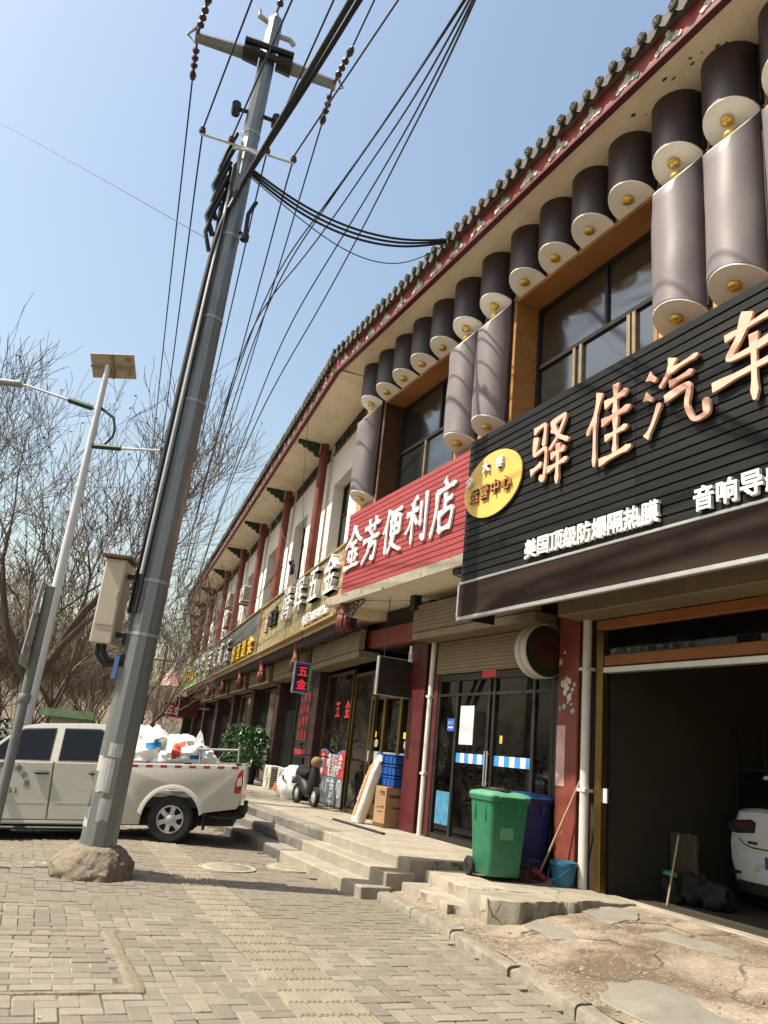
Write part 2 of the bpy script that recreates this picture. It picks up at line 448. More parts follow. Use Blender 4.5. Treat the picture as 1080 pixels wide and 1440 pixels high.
D('lamp_white', (.66, .68, .68), rough=.4, var=.06, bump=.03)
D('panel_back', (.42, .35, .25), rough=.6, var=.1, bump=.05)
D('car_white', (.53, .51, .44), rough=.28, var=.03, scale=2, dirt=(.55, .50, .41), dirt_amt=.4, dirt_scale=1.4, bump=.02, bscale=2, spec=.5, coat=.5)
D('car_white_clean', (.72, .72, .70), rough=.25, var=.03, bump=0, spec=.5, coat=.6)
D('car_glass', (.006, .007, .007), rough=.08, var=.1, bump=0, spec=.3)
D('alloy', (.50, .49, .47), rough=.4, metal=.6, var=.15, scale=8, dirt=(.2, .17, .13), dirt_amt=.5, dirt_scale=6, bump=.05)
D('lamp_red', (.28, .012, .012), rough=.2, var=.1, bump=0, spec=.6)
D('lamp_clear', (.6, .45, .35), rough=.2, var=.1, bump=0, spec=.6)
D('tape_red', (.42, .025, .03), rough=.4, var=.1, bump=0)
D('print_grey', (.12, .12, .115), rough=.6, bump=0)
D('sack', (.76, .74, .69), rough=.6, var=.06, scale=5, dirt=(.6, .56, .48), dirt_amt=.4, dirt_scale=4, bump=.5, bscale=9)
D('sack_red', (.65, .10, .04), rough=.6, bump=.2)
D('sack_blue', (.02, .20, .48), rough=.6, bump=.2)
D('bin_green', (0.020, 0.153, 0.077), rough=.42, var=.12, scale=3, dirt=(.07, .26, .14), dirt_amt=.5, dirt_scale=2.2, bump=.06, spec=.45)
D('bin_lid', (.10, .30, .17), rough=.5, var=.12, scale=4, bump=.06)
D('bin_blue', (.008, .03, .13), rough=.42, var=.12, bump=.05, spec=.45)
D('bin_blue_lid', (.02, .09, .26), rough=.4, var=.12, bump=.05)
D('bucket_blue', (.012, .13, .24), rough=.4, var=.15, scale=6, dirt=(.1, .2, .26), dirt_amt=.5, dirt_scale=4, bump=.06, spec=.5)
D('crate_blue', (.015, .075, .30), rough=.4, var=.15, bump=.05)
D('cardboard', (.36, .215, .11), rough=.85, var=.1, scale=4, bump=.08)
D('cardboard_ink', (.11, .06, .03), rough=.85, bump=0)
D('bag_white', (.72, .66, .56), rough=.55, var=.08, scale=5, bump=.4, bscale=10)
D('bag_orange', (.66, .22, .07), rough=.55, var=.1, bump=.3, bscale=10)
D('red_plastic', (.5, .03, .02), rough=.4, bump=.05)
D('stick', (.42, .28, .16), rough=.6, var=.15, bump=.1)
D('bristle', (.05, .025, .02), rough=.9, var=.4, scale=40, bump=.4)
D('ac_white', (.58, .55, .47), rough=.5, var=.06, dirt=(.35, .29, .2), dirt_amt=.4, bump=.04)
D('leaf', (.035, .10, .022), rough=.4, var=.4, scale=9, bump=.05, spec=.5)
D('leaf_dark', (.018, .042, .016), rough=.5, var=.4, scale=9, bump=.05)
D('bark', (0.122, 0.086, 0.059), rough=.9, var=.3, scale=8, dirt=(.26, .19, .12), dirt_amt=.5, dirt_scale=3, bump=.8, bscale=22, stretch=(1, 1, .3))
D('twig', (.15, .115, .085), rough=.9, var=.25, bump=0)
D('twig_far', (.19, .145, .10), rough=.9, var=.25, bump=0)
D('pod', (.15, .10, .06), rough=.9, var=.3, bump=0)
D('poster_red', (.50, .045, .045), rough=.4, var=.05, bump=0)
D('poster_blue', (.10, .17, .36), rough=.4, var=.05, bump=0)
D('poster_grey', (.16, .18, .22), rough=.4, var=.1, bump=0)
D('paper_white', (.62, .64, .64), rough=.7, var=.05, bump=0)
D('paper_blue', (.02, .10, .50), rough=.5, bump=0)
D('strip_blue', (.05, .26, .58), rough=.5, bump=0)
D('curtain_frost', (.33, .37, .34), rough=.5, bump=0)
D('led_red', (.3, .01, .01), rough=.4, bump=0, emit=(1, .04, .05, .42))
D('led_green', (.01, .3, .02), rough=.4, bump=0, emit=(.05, 1, .1, .5))
D('led_blue', (.03, .03, .3), rough=.4, bump=0, emit=(.15, .1, 1, .25))
D('light_face', (.05, .022, .010), rough=.35, var=.2, scale=4, bump=0)
D('red_text', (.45, .03, .03), rough=.45, bump=0)
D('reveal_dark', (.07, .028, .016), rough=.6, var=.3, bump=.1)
D('beam_dark', (.035, .012, .010), rough=.6, var=.3, bump=.1)
D('board_text', (.07, .008, .008), rough=.5, bump=0)
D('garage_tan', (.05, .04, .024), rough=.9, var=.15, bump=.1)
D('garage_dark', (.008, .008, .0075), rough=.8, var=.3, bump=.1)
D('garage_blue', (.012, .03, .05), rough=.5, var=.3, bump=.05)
D('bulb', (.80, .78, .72), rough=.3, bump=0)
D('plate_blue', (.02, .09, .32), rough=.4, bump=0)
D('pale_red', (.62, .38, .33), rough=.6, bump=.05)
D('far_building', (.34, .31, .27), rough=.85, var=.1, bump=.1)
D('lamp_green', (.015, .05, .028), rough=.5, bump=.03)
D('kiosk_green', (.06, .24, .06), rough=.5, bump=.05)
D('goods_blue', (.06, .22, .35), rough=.5, var=.3, scale=9, bump=.1)
D('fridge_red', (.32, .015, .02), rough=.35, var=.1, bump=0)
D('manhole', (.34, .29, .22), rough=.85, var=.2, scale=9, bump=.3, bscale=50)
M['win'] = mat('window_glass', (.018, .022, .02), rough=.04, var=.3, scale=1.5, bump=.03, bscale=1.2, spec=.9)
[setattr(n_.inputs['IOR'], 'default_value', 1.9) for n_ in M['win'].node_tree.nodes if n_.type == 'BSDF_PRINCIPLED']
M['pane'] = glass('shop_glass', (.34, .36, .32), ior=1.33, dirt=.02)
M['pane_brown'] = glass('bronze_glass', (.30, .25, .16), ior=1.36, dirt=.03)

# ------------------------------------------------------------------ lettering
_tc = {}
def glyphs(body, size, depth, bold=0.0):
    """flat text as (verts, faces) in x right, y up, z toward the reader; centred"""
    k = (body, size, depth, bold)
    if k in _tc: return _tc[k]
    c = bpy.data.curves.new('t', 'FONT')
    c.body = body; c.size = size; c.extrude = depth / 2; c.offset = bold
    c.align_x = 'CENTER'; c.align_y = 'CENTER'; c.resolution_u = 2
    o = bpy.data.objects.new('t', c); COL.objects.link(o)
    dg = bpy.context.evaluated_depsgraph_get()
    me = bpy.data.meshes.new_from_object(o.evaluated_get(dg))
    vs = [v.co.copy() for v in me.vertices]; fs = [tuple(p.vertices) for p in me.polygons]
    if vs:
        cx = (min(v.x for v in vs) + max(v.x for v in vs)) / 2; cy = (min(v.y for v in vs) + max(v.y for v in vs)) / 2
        vs = [Vector((v.x - cx, v.y - cy, v.z)) for v in vs]
    bpy.data.objects.remove(o); bpy.data.curves.remove(c); bpy.data.meshes.remove(me)
    _tc[k] = (vs, fs)
    return _tc[k]
def put_text(mb, body, size, depth, o, right, up, bold=0.0, sx=1.0, mi=0):
    """bold is made from four slightly shifted copies, each a hair apart in depth"""
    vs, fs = glyphs(body, size, depth)
    o, right, up = Vector(o), Vector(right).normalized(), Vector(up).normalized()
    nrm = right.cross(up)
    sh = ((0, 0, 0),) if not bold else ((-bold, -bold, 0), (bold, -bold, .0006), (-bold, bold, .0012), (bold, bold, .0018))
    for (dx, dy, dz) in sh:
        mb.add([o + right * (v.x * sx + dx) + up * (v.y + dy) + nrm * (v.z + dz) for v in vs], fs, mi)
    return mb

BR = {  # brush-written characters: strokes of points in a unit square
 '驿': [[(.05,.90),(.36,.93),(.33,.62)],[(.13,.80),(.09,.55),(.40,.57),(.37,.15),(.25,.20)],[(.0,.30),(.31,.38)],[(.52,.88),(.90,.93),(.72,.68),(.50,.52)],[(.57,.84),(.76,.66),(1.0,.55)],[(.55,.42),(.92,.47)],[(.46,.24),(.99,.30)],[(.74,.56),(.73,.0)]],
 '佳': [[(.31,.97),(.21,.70),(.02,.48)],[(.20,.68),(.20,.03)],[(.42,.77),(.92,.83)],[(.67,.98),(.65,.58)],[(.36,.55),(.98,.61)],[(.44,.33),(.92,.38)],[(.67,.55),(.65,.08)],[(.32,.05),(1.0,.11)]],
 '汽': [[(.08,.90),(.22,.79)],[(.02,.64),(.16,.55)],[(.04,.08),(.15,.22),(.28,.47)],[(.50,.98),(.42,.80),(.28,.66)],[(.46,.82),(.90,.87)],[(.44,.65),(.82,.69)],[(.36,.48),(.74,.53),(.71,.28),(.82,.07),(1.0,.09),(.99,.27)]],
 '车': [[(.20,.81),(.82,.87)],[(.50,1.0),(.38,.74),(.24,.56),(.50,.55),(.84,.61)],[(.02,.31),(1.0,.38)],[(.56,.72),(.54,-.02)]],
 '金': [[(.51,.99),(.34,.74),(.02,.52)],[(.50,.95),(.72,.74),(1.0,.60)],[(.30,.59),(.70,.62)],[(.24,.39),(.80,.43)],[(.51,.60),(.50,.08)],[(.26,.32),(.36,.17)],[(.76,.33),(.64,.17)],[(.05,.04),(.97,.09)]],
 '芳': [[(.06,.79),(.95,.85)],[(.32,.98),(.35,.68)],[(.70,1.0),(.63,.68)],[(.46,.68),(.56,.58)],[(.03,.50),(.97,.56)],[(.40,.36),(.78,.40),(.70,.05),(.54,.11)],[(.46,.53),(.36,.24),(.04,.0)]],
 '便': [[(.29,.97),(.19,.70),(.02,.48)],[(.19,.68),(.19,.02)],[(.38,.86),(.97,.91)],[(.43,.73),(.46,.36)],[(.43,.72),(.88,.76),(.85,.38)],[(.46,.54),(.85,.57)],[(.46,.38),(.85,.41)],[(.67,.90),(.62,.34),(.32,.01)],[(.45,.28),(.66,.13),(1.0,.01)]],
 '利': [[(.48,.96),(.20,.83)],[(.03,.65),(.60,.71)],[(.34,.88),(.32,.02)],[(.32,.62),(.20,.40),(.01,.27)],[(.36,.56),(.56,.38)],[(.71,.82),(.71,.32)],[(.94,.98),(.93,.05),(.76,.14)]],
 '店': [[(.50,1.0),(.58,.87)],[(.18,.80),(.98,.86)],[(.21,.81),(.18,.42),(.0,.02)],[(.56,.74),(.56,.42)],[(.58,.59),(.86,.63)],[(.34,.39),(.38,.06)],[(.33,.38),(.87,.43),(.79,.06)],[(.38,.09),(.80,.12)]],
}
def _smooth(pts, k=6):
    P = [Vector((p[0], p[1])) for p in pts]
    if len(P) == 2: return [P[0].lerp(P[1], i / 7) for i in range(8)]
    out = []
    for i in range(len(P) - 1):
        p0 = P[max(i - 1, 0)]; p1 = P[i]; p2 = P[i + 1]; p3 = P[min(i + 2, len(P) - 1)]
        for j in range(k):
            t = j / k; ten = .35
            m1 = (p2 - p0) * ten; m2 = (p3 - p1) * ten
            out.append(p1 * (2*t**3 - 3*t**2 + 1) + m1 * (t**3 - 2*t**2 + t) + p2 * (-2*t**3 + 3*t**2) + m2 * (t**3 - t**2))
    out.append(P[-1])
    return out
def brush(mb, ch, w, h, o, right, up, depth, sw=.085):
    """brush strokes with swelling ends, each a thin solid a hair apart in depth"""
    o, right, up = Vector(o), Vector(right), Vector(up); nrm = right.cross(up)
    rr = random.Random(ch)
    for si, st in enumerate(BR[ch]):
        P = _smooth(st); n = len(P); L = []; Q = []
        wid = sw * rr.uniform(.85, 1.2)
        for i, p in enumerate(P):
            t = i / (n - 1)
            d = (P[min(i + 1, n - 1)] - P[max(i - 1, 0)]); d = d.normalized() if d.length > 0 else Vector((1, 0))
            nn = Vector((-d.y, d.x))
            prof = .75 + .5 * math.exp(-((t - .06) / .12) ** 2) - .12 * math.sin(t * math.pi) + .28 * math.exp(-((t - .88) / .10) ** 2)
            if d.y < -.3 and len(st) >= 2 and abs(d.x) > .2: prof *= 1.15 - .75 * max(0, t - .35)
            if t > .97: prof *= .45
            ww = wid * prof * .5
            if abs(d.x) > abs(d.y): ww *= .82
            L.append(p + nn * ww); Q.append(p - nn * ww)
        dz = depth + .0009 * si
        def pos(q, z): return o + right * ((q.x - .5) * w) + up * ((q.y - .5) * h) + nrm * z
        vs = []
        for i in range(n):
            vs += [pos(L[i], dz), pos(Q[i], dz), pos(Q[i], 0.0005 * si), pos(L[i], 0.0005 * si)]
        fs = []
        for i in range(n - 1):
            a = i * 4; b = a + 4
            fs += [(a, a + 1, b + 1, b), (a + 1, a + 2, b + 2, b + 1), (a + 2, a + 3, b + 3, b + 2), (a + 3, a, b, b + 3)]
        fs += [(0, 3, 2, 1), (n * 4 - 4, n * 4 - 3, n * 4 - 2, n * 4 - 1)]
        mb.add(vs, fs)
RIGHT, UP, OUT = Vector((-1, 0, 0)), Vector((0, 0, 1)), Vector((0, 1, 0))   # reading direction on the facade

# ================================================================== GROUND
def gz(x, y):
    """cross fall of the pavement towards the road on the left"""
    t = max(0.0, -(x + 3.1))
    return -min(.34, .098 * t) if t > 0 else 0.0
g = MB()
def _gs(u, v):
    return (-320 + 640 * u, -120 + 760 * v, -.42)
g.grid(3, 3, _gs)
struct('ground', g, M['dirt'])
hl = MB()
def _hill(u, v):
    x = -120 + 112 * u; y = 58 + 70 * v
    h = math.sin(math.pi * min(1, v * 1.1)) ** .8 * (9.5 * (1 - u) ** .35 + 3 * noise.noise(Vector((x * .03, y * .03, 0)))) + 1.6 * noise.fractal(Vector((x * .12, y * .12, 2)), .6, 2, 4)
    if v == 0: h = 0
    return (x - (y - 58) * .25, y, -.6 + max(-.2, h))
hl.grid(80, 40, _hill)
struct('hill', hl, M['hill'], smooth=180)
rd = MB(); rd.box(-60, 260, 5.9, 13.5, -.5, -.31)
struct('road', rd, M['asphalt'], Frame(PV.W(0, 0, 0), -15.5))

def kerb_d(s):
    pts = [(-9, 3.25), (-3.1, 2.52), (-.5, 2.14), (1.02, 2.05)]
    if s > 1.02: return 2.27
    for (a, b) in zip(pts, pts[1:]):
        if a[0] <= s <= b[0]: return a[1] + (b[1] - a[1]) * (s - a[0]) / (b[0] - a[0])
    return 3.25
def on_walk(a, b):
    q = N.L(PV.W(a, b)); 
    if q.x > 9.0:
        f = F.L(PV.W(a, b)); return f.y > 2.72
    return q.y > kerb_d(q.x) + .02
pv = MB()
def _pg(u, v):
    a = -7 + 70 * u; b = -3.2 + 9.0 * v
    p = PV.W(a, b)
    return (a, b, gz(p.x, p.y) - (.006 if b > -.45 else .019) + .005 * noise.noise(Vector((a * .7, b * .7, 0))))
pv.grid(141, 91, _pg)
pavement = struct('pavement', pv, M['joint_sand'], PV)

def view_px(p):
    v = p - EYE; z = v.dot(_f)
    if z < .3: return None
    return 540 + 1092 * v.dot(_r) / z, 720 - 1092 * v.dot(_u) / z
PW, PL = .115, .230
def paver_mesh(k, rib=False):
    m = MB(); rr = random.Random(100 + k)
    w, l, h = PW - .010, PL - .010, .04
    m.box(-l / 2, l / 2, -w / 2, w / 2, -h, 0, b=.004)
    if rib:
        for q in (-.0, ):
            pass
        for yy in (-.033, 0.0, .033):
            m.box(-l / 2 + .012, l / 2 - .012, yy - .010, yy + .010, .0, .006, b=.003)
    m.v = [(x + rr.uniform(-.0015, .0015), y + rr.uniform(-.0015, .0015), z) for x, y, z in m.v]
    return m
pm = [paver_mesh(k).mesh('paver', M['paver']) for k in range(5)]
tm = [paver_mesh(k, True).mesh('tactile_block', M['tactile']) for k in range(3)]
def in_patch(a, b):
    return .62 < a < 2.02 and 1.04 < b < 2.6
pl = []
for n_ in range(-70, 220):
    for m_ in range(-60, 60):
        i = n_ + 4 * m_
        for (a, b, rot) in (((i + 1) * PW, (n_ + .5) * PW, 0), ((i + 2.5) * PW, (n_ - .0) * PW, 1)):
            if not (-2.6 < a < 17 and -2.4 < b < 4.6): continue
            hb = PW / 2 if rot == 0 else PL / 2
            b0, b1 = b - hb, b + hb
            if b1 > -.236 and b0 < .236:        # cut to the guidance strip
                if b > 0: b0 = max(b0, .236)
                else: b1 = min(b1, -.236)
                if b1 - b0 < .022: continue
            cut = (b1 - b0) / (2 * hb); b = (b0 + b1) / 2
            if in_patch(a, b) or not on_walk(a, b): continue
            p = PV.W(a, b)
            if p.x < -7.4: continue
            pl.append((a, b, rot, p, cut))
def keyd(e):
    q = view_px(Vector((e[3].x, e[3].y, 0)))
    vis = q is not None and -20 < q[0] < 1100 and q[1] < 1460
    return ((e[3] - EYE).length + (0 if vis else 100))
pl.sort(key=keyd)
fld = MB()
for i, (a, b, rot, p, cut) in enumerate(pl):
    sink = .006 * noise.noise(Vector((a * 1.1, b * 1.1, 3))) + random.uniform(-.002, .002)
    z = gz(p.x, p.y) + sink
    tl = [random.uniform(-.012, .012) for _ in range(3)]
    Mx = Matrix.Translation((a + random.uniform(-.002, .002), b + random.uniform(-.002, .002), z)) @ Matrix.Rotation((math.pi / 2 if rot else 0) + tl[2] * .8, 4, 'Z') @ Matrix.Rotation(tl[0], 4, 'X') @ Matrix.Rotation(tl[1] * .6, 4, 'Y')
    if cut < .999: Mx = Mx @ Matrix.Diagonal((cut, 1, 1, 1) if rot else (1, cut, 1, 1))
    if i < 298:
        o = link('paver', random.choice(pm), pavement); o.matrix_local = Mx
    else:
        fld.M = Mx
        w, l = PW - .010, PL - .010
        vs = [(sx * l / 2, sy * w / 2, 0) for sx, sy in ((-1, -1), (1, -1), (1, 1), (-1, 1))] + [(sx * (l / 2 + .002), sy * (w / 2 + .002), -.02) for sx, sy in ((-1, -1), (1, -1), (1, 1), (-1, 1))]
        fld.add(vs, [(0, 1, 2, 3), (4, 5, 1, 0), (5, 6, 2, 1), (6, 7, 3, 2), (7, 4, 0, 3)])
fld.M = None
part('paver_field', fld, M['paver'], pavement, stuff=True)
# yellow guidance strip: four columns of ribbed blocks
nr_ = 0
tl_ = []
for r_ in range(-10, 62):
    for c_ in range(4):
        a, b = r_ * PL, (c_ - 1.5) * PW
        tl_.append((a, b, PV.W(a, b)))
tl_.sort(key=lambda e: keyd((0, 0, 0, e[2])))
tf = MB()
for i, (a, b, p) in enumerate(tl_):
    Mx = Matrix.Translation((a, b, gz(p.x, p.y) + .003 + .004 * noise.noise(Vector((a, b, 3)))) ) @ Matrix.Rotation(random.uniform(-.012, .012), 4, 'Z') @ Matrix.Rotation(random.uniform(-.01, .01), 4, 'X')
    if i < 150:
        o = link('tactile_block', random.choice(tm), pavement); o.matrix_local = Mx
    else:
        tf.M = Mx
        q = paver_mesh(i, True); tf.add(q.v, q.f)
tf.M = None
part('tactile_strip', tf, M['tactile'], pavement, stuff=True)
# relaid patch of blocks in straight rows inside a cement border
for r_ in range(12):
    for c_ in range(7):
        a = .70 + r_ * PW; b = 1.22 + (c_ + .5 * (r_ % 2)) * PL - .05
        if b > 2.7: continue
        p = PV.W(a, b)
        o = link('paver', random.choice(pm), pavement)
        o.matrix_local = Matrix.Translation((a, b, gz(p.x, p.y) + .001 + random.uniform(-.003, .003))) @ Matrix.Rotation(math.pi / 2 + random.uniform(-.02, .02), 4, 'Z') @ Matrix.Rotation(random.uniform(-.02, .02), 4, 'X')
bd = MB()
def strip(a0, b0, a1, b1, w, n=14):
    def fn(u, v):
        a = a0 + (a1 - a0) * u; b = b0 + (b1 - b0) * u
        L_ = math.hypot(a1 - a0, b1 - b0); na, nb = -(b1 - b0) / L_, (a1 - a0) / L_
        e = (v - .5) * w * (1 + .35 * noise.noise(Vector((a * 4, b * 4, 1))))
        a += na * e; b += nb * e
        p = PV.W(a, b)
        z = gz(p.x, p.y) + (.010 + .006 * noise.noise(Vector((a * 9, b * 9, 2)))) * (1 if .05 < v < .95 else -1.6)
        return (a, b, z)
    bd.grid(n * 2, 6, fn)
strip(2.08, 1.02, 2.08, 2.8, .10); strip(.60, 1.05, 2.05, 1.10, .13); strip(.58, 1.02, .56, 2.8, .05)
part('cement_border', bd, M['mortar'], pavement, smooth=60)
for (a, b, rr_) in ((5.29, -.52, .34), (5.53, -1.41, .34)):
    mh = MB(); mh.lathe([(0.01, .016), (rr_ * .86, .015), (rr_ * .9, .007), (rr_ * .93, .015), (rr_, .013), (rr_ + .005, -.02)], (a, b, 0), 28)
    for k in range(-3, 4):
        hw = math.sqrt(max(0, .26 ** 2 - (k * .075) ** 2))
        mh.box(a + k * .075 - .012, a + k * .075 + .012, b - hw, b + hw, .012, .021, b=.004)
    part('manhole_cover', mh, M['manhole'], pavement, smooth=40)

# ------------------------------------------------------------------ apron in front of the garage
ap = MB()
def ap_z(s, d):
    Dk = kerb_d(s) - .14; t = min(1, max(0, d / Dk))
    z = .275 - .205 * t ** 1.15
    z += .016 * noise.fractal(Vector((s * 1.3, d * 1.3, 5)), .6, 2.2, 5)
    z -= .020 * max(0, noise.noise(Vector((s * .9 + 4, d * 1.4, 9)))) * t
    return z
def _ap(u, v):
    s = 1.0 - 8.6 * u; Dk = kerb_d(s) - .10
    d = -.02 + (Dk + .02) * v
    return (s, d, ap_z(s, d))
ap.grid(150, 46, _ap)
apron = struct('concrete_apron', ap, M['apron'], N, smooth=180)
fl_rng = random.Random(5)
def flag(cs, cd, ls, ld, rot, mk='slab_grey', th=.012, n=22):
    poly = []
    for k in range(n):
        an = 2 * math.pi * k / n + fl_rng.uniform(-.09, .09)
        r = 1 / max(abs(math.cos(an)), abs(math.sin(an))) ** .75 * (.86 + .16 * math.sin(an * 2 + cs * 9) + .10 * math.sin(an * 5 + cd * 7) + fl_rng.uniform(-.05, .05))
        x, y = math.cos(an) * r * ls, math.sin(an) * r * ld
        poly.append((cs + x * math.cos(rot) - y * math.sin(rot), cd + x * math.sin(rot) + y * math.cos(rot)))
    m = MB(); n = len(poly); vs = []
    for (dz, k) in ((-.03, 1.0), (th - .006, 1.0), (th, .96)):
        for p in poly:
            x = cs + (p[0] - cs) * k; y = cd + (p[1] - cd) * k
            vs.append((x, y, ap_z0(x, y) + dz))
    fs = [tuple(range(2 * n, 3 * n))]
    for i in range(n):
        j = (i + 1) % n
        fs += [(i, j, n + j, n + i), (n + i, n + j, 2 * n + j, 2 * n + i)]
    m.add(vs, fs)
    return part('flagstone', m, M[mk], apron)
def ap_z0(s, d):
    Dk = kerb_d(s) - .14; t = min(1, max(0, d / Dk)); return .275 - .205 * t ** 1.15
flag(-.30, .42, .34, .24, .1); flag(-.98, .50, .30, .26, -.05); flag(-.50, 1.22, .30, .22, .3, th=.010)
flag(-1.20, 1.40, .30, .17, -.1, th=.008); flag(-3.05, 2.0, .62, .30, -.1); flag(-3.9, 1.95, .4, .3, .1); flag(-2.0, .6, .4, .18, .05, th=.008)
ks_ = 1.0; kr = random.Random(17)
while ks_ > -7.2:             # worn concrete kerb
    L_ = kr.uniform(.7, 1.25); s0k = ks_; hgt = kr.uniform(.062, .085); wob = kr.uniform(0, 90); m = MB()
    def kf(u, v, s0k=s0k, L_=L_, hgt=hgt, wob=wob):
        x = s0k - .006 - (L_ - .012) * u
        j = int(round(v * 7))
        prof = [(-.080, -.05), (-.078, hgt * .8), (-.062, hgt), (-.02, hgt * 1.02), (.025, hgt), (.056, hgt * .93), (.070, hgt * .72), (.076, -.05)][j]
        bite = max(0, noise.fractal(Vector((x * 2.3, 2.0, wob * .1)), .6, 2, 4) - .12)
        e = 1 - .9 * bite * (1 if j >= 3 else .3)
        return (x, kerb_d(x) - .055 + prof[0] - (.05 * bite if j >= 4 else 0) + .006 * noise.noise(Vector((x * 11, v * 3, wob))), prof[1] * e + (.004 * noise.noise(Vector((x * 17, v * 6, 4))) if j else 0))
    nk = max(8, int(L_ / .05))
    m.grid(nk, 8, kf)
    m.add([kf(0, j / 7) for j in range(8)], [tuple(range(8))]); m.add([kf(1, j / 7) for j in range(8)], [tuple(range(8))[::-1]])
    part('kerb_stone', m, M['concrete_raw'], apron, smooth=40)
    ks_ -= L_
gv = MB(); rg = random.Random(11)
for k in range(1100):
    if rg.random() < .6:
        s = rg.uniform(-4.4, -.6); d = kerb_d(s) - .16 - abs(rg.gauss(0, .09))
    else:
        s = rg.uniform(-4, .4); d = rg.uniform(.15, kerb_d(s) - .1)
    r = rg.uniform(.003, .010) * (1.7 if rg.random() < .10 else 1)
    z = ap_z(s, d)
    gv.M = Matrix.Translation((s, d, z + r * .2)) @ Matrix.Rotation(rg.uniform(0, 6), 4, 'Z') @ Matrix.Rotation(rg.uniform(-.5, .5), 4, 'X'); gv.ball((0, 0, 0), (r * rg.uniform(.9, 1.7), r * rg.uniform(.6, 1), r * rg.uniform(.4, .8)), 5, 3); gv.M = None
for k in range(160):
    a, b = rg.uniform(-1, 9), rg.uniform(-1.6, 3); p = PV.W(a, b)
    if not on_walk(a, b): continue
    gv.M = N.I @ PV.M; r = rg.uniform(.003, .007); gv.ball((a, b, gz(p.x, p.y) + r * .4 + .002), r, 5, 3); gv.M = None
for k in range(70):          # dry leaf scraps and paper bits
    a, b = rg.uniform(-1, 8), rg.uniform(-1.7, 3); p = PV.W(a, b)
    if not on_walk(a, b): continue
    gv.M = N.I @ PV.M @ Matrix.Translation((a, b, gz(p.x, p.y) + .008)) @ Matrix.Rotation(rg.uniform(0, 6), 4, 'Z') @ Matrix.Rotation(rg.uniform(-.4, .4), 4, 'X'); r = rg.uniform(.008, .022)
    gv.quad((-r, 0, 0), (0, -r * .5, .004), (r, 0, 0), (0, r * .5, .006)); gv.M = None
o = struct('loose_gravel', gv, M['gravel'], N); o['kind'] = 'stuff'
th = MB(); th.box(-8, -.24, -.17, -.02, .10, .292, b=.008)
struct('threshold', th, M['concrete'], N)

# ------------------------------------------------------------------ platform and steps
pf = MB(); pf.box(.93, 9.3, -1.4, 1.36, -.3, .39, b=.008)
struct('shop_platform', pf, M['concrete'], N)
pf = MB(); pf.box(2.6, 33, -1.4, 2.0, -.3, .386)
struct('far_platform', pf, M['concrete'], F)
st = MB()          # dark chiselled stone steps
st.box(3.45, 9.3, 1.0, 1.60, -.3, .36); st.box(3.45, 9.3, 1.0, 1.9, -.3, .23); st.box(3.45, 9.3, 1.0, 2.2, -.3, .10)
steps = struct('stone_steps', st, M['stone_step'], N)
sr = random.Random(3)
for (d0, d1, zt, zb) in ((1.36, 1.66, .392, .262), (1.665, 1.96, .262, .132), (1.965, 2.26, .132, -.06)):
    s = 3.40
    while s < 9.2:
        L_ = sr.uniform(.55, .85)
        if s + L_ > 9.3: L_ = 9.3 - s
        m = MB(); m.box(s + .003, s + L_ - .003, d0, d1 + sr.uniform(-.004, .006), zb - .005, zt + sr.uniform(-.003, .003), b=.009)
        q = int(L_ / .045)
        for k in range(q):     # chisel marks on the riser face
            x = s + .02 + k * .045 + sr.uniform(-.008, .008)
            m.box(x, x + .016, d1 - .01, d1 + .009, zb + .02, zt - .025, b=.003)
        part('step_stone', m, M['stone_step'], steps)
        s += L_
cs = MB()
cs.box(.93, 3.395, 1.36, 1.67, -.2, .392, b=.012); cs.box(.88, 3.395, 1.60, 1.97, -.2, .262, b=.012); cs.box(.85, 3.395, 1.90, 2.27, -.2, .122, b=.012)
struct('concrete_steps', cs, M['concrete'], N)
def broken(name, poly, zt, zb, edge, mk):
    """slab with a crumbled outline: top, and a rough side built in three rings"""
    P = []
    for i in range(len(poly)):
        a, b = Vector(poly[i]), Vector(poly[(i + 1) % len(poly)])
        k = max(2, int((b - a).length / .05))
        for j in range(k): P.append(a.lerp(b, j / k))
    n = len(P); c = sum(P, Vector((0, 0))) / n; vs = []
    for (z, gr, amp) in ((zb, .01, .03), ((zt * .6 + zb * .4), 0, edge), (zt - .012, -.004, edge * .6), (zt, -.018, edge * .4)):
        for i, p in enumerate(P):
            dr = (p - c).normalized()
            hit = 1 if p.x < .35 else .12
            e = amp * hit * noise.fractal(Vector((p.x * 5, p.y * 5, z * 9)), .6, 2, 4)
            q = p + dr * (gr + e)
            vs.append((q.x, q.y, z + (.006 * hit * noise.noise(Vector((p.x * 8, p.y * 8, z))) if z > zb else 0)))
    fs = [tuple(range(3 * n, 4 * n))]
    for r_ in range(3):
        for i in range(n):
            j = (i + 1) % n; fs.append((r_ * n + i, r_ * n + j, (r_ + 1) * n + j, (r_ + 1) * n + i))
    m = MB(); m.add(vs, fs)
    return struct(name, m, mk, N, smooth=45)
broken('broken_slab', [(.925, -.02), (.925, 1.47), (.2, 1.56), (-.35, 1.68), (-.72, 1.74), (-.86, 1.5), (-.78, 1.0), (-.70, .5), (-.72, -.02)], .302, -.05, .09, M['concrete'])
broken('broken_step', [(.87, 1.40), (.87, 1.78), (.45, 1.79), (.05, 1.84), (-.25, 1.88), (-.42, 1.72), (-.3, 1.45)], .178, -.05, .09, M['concrete'])

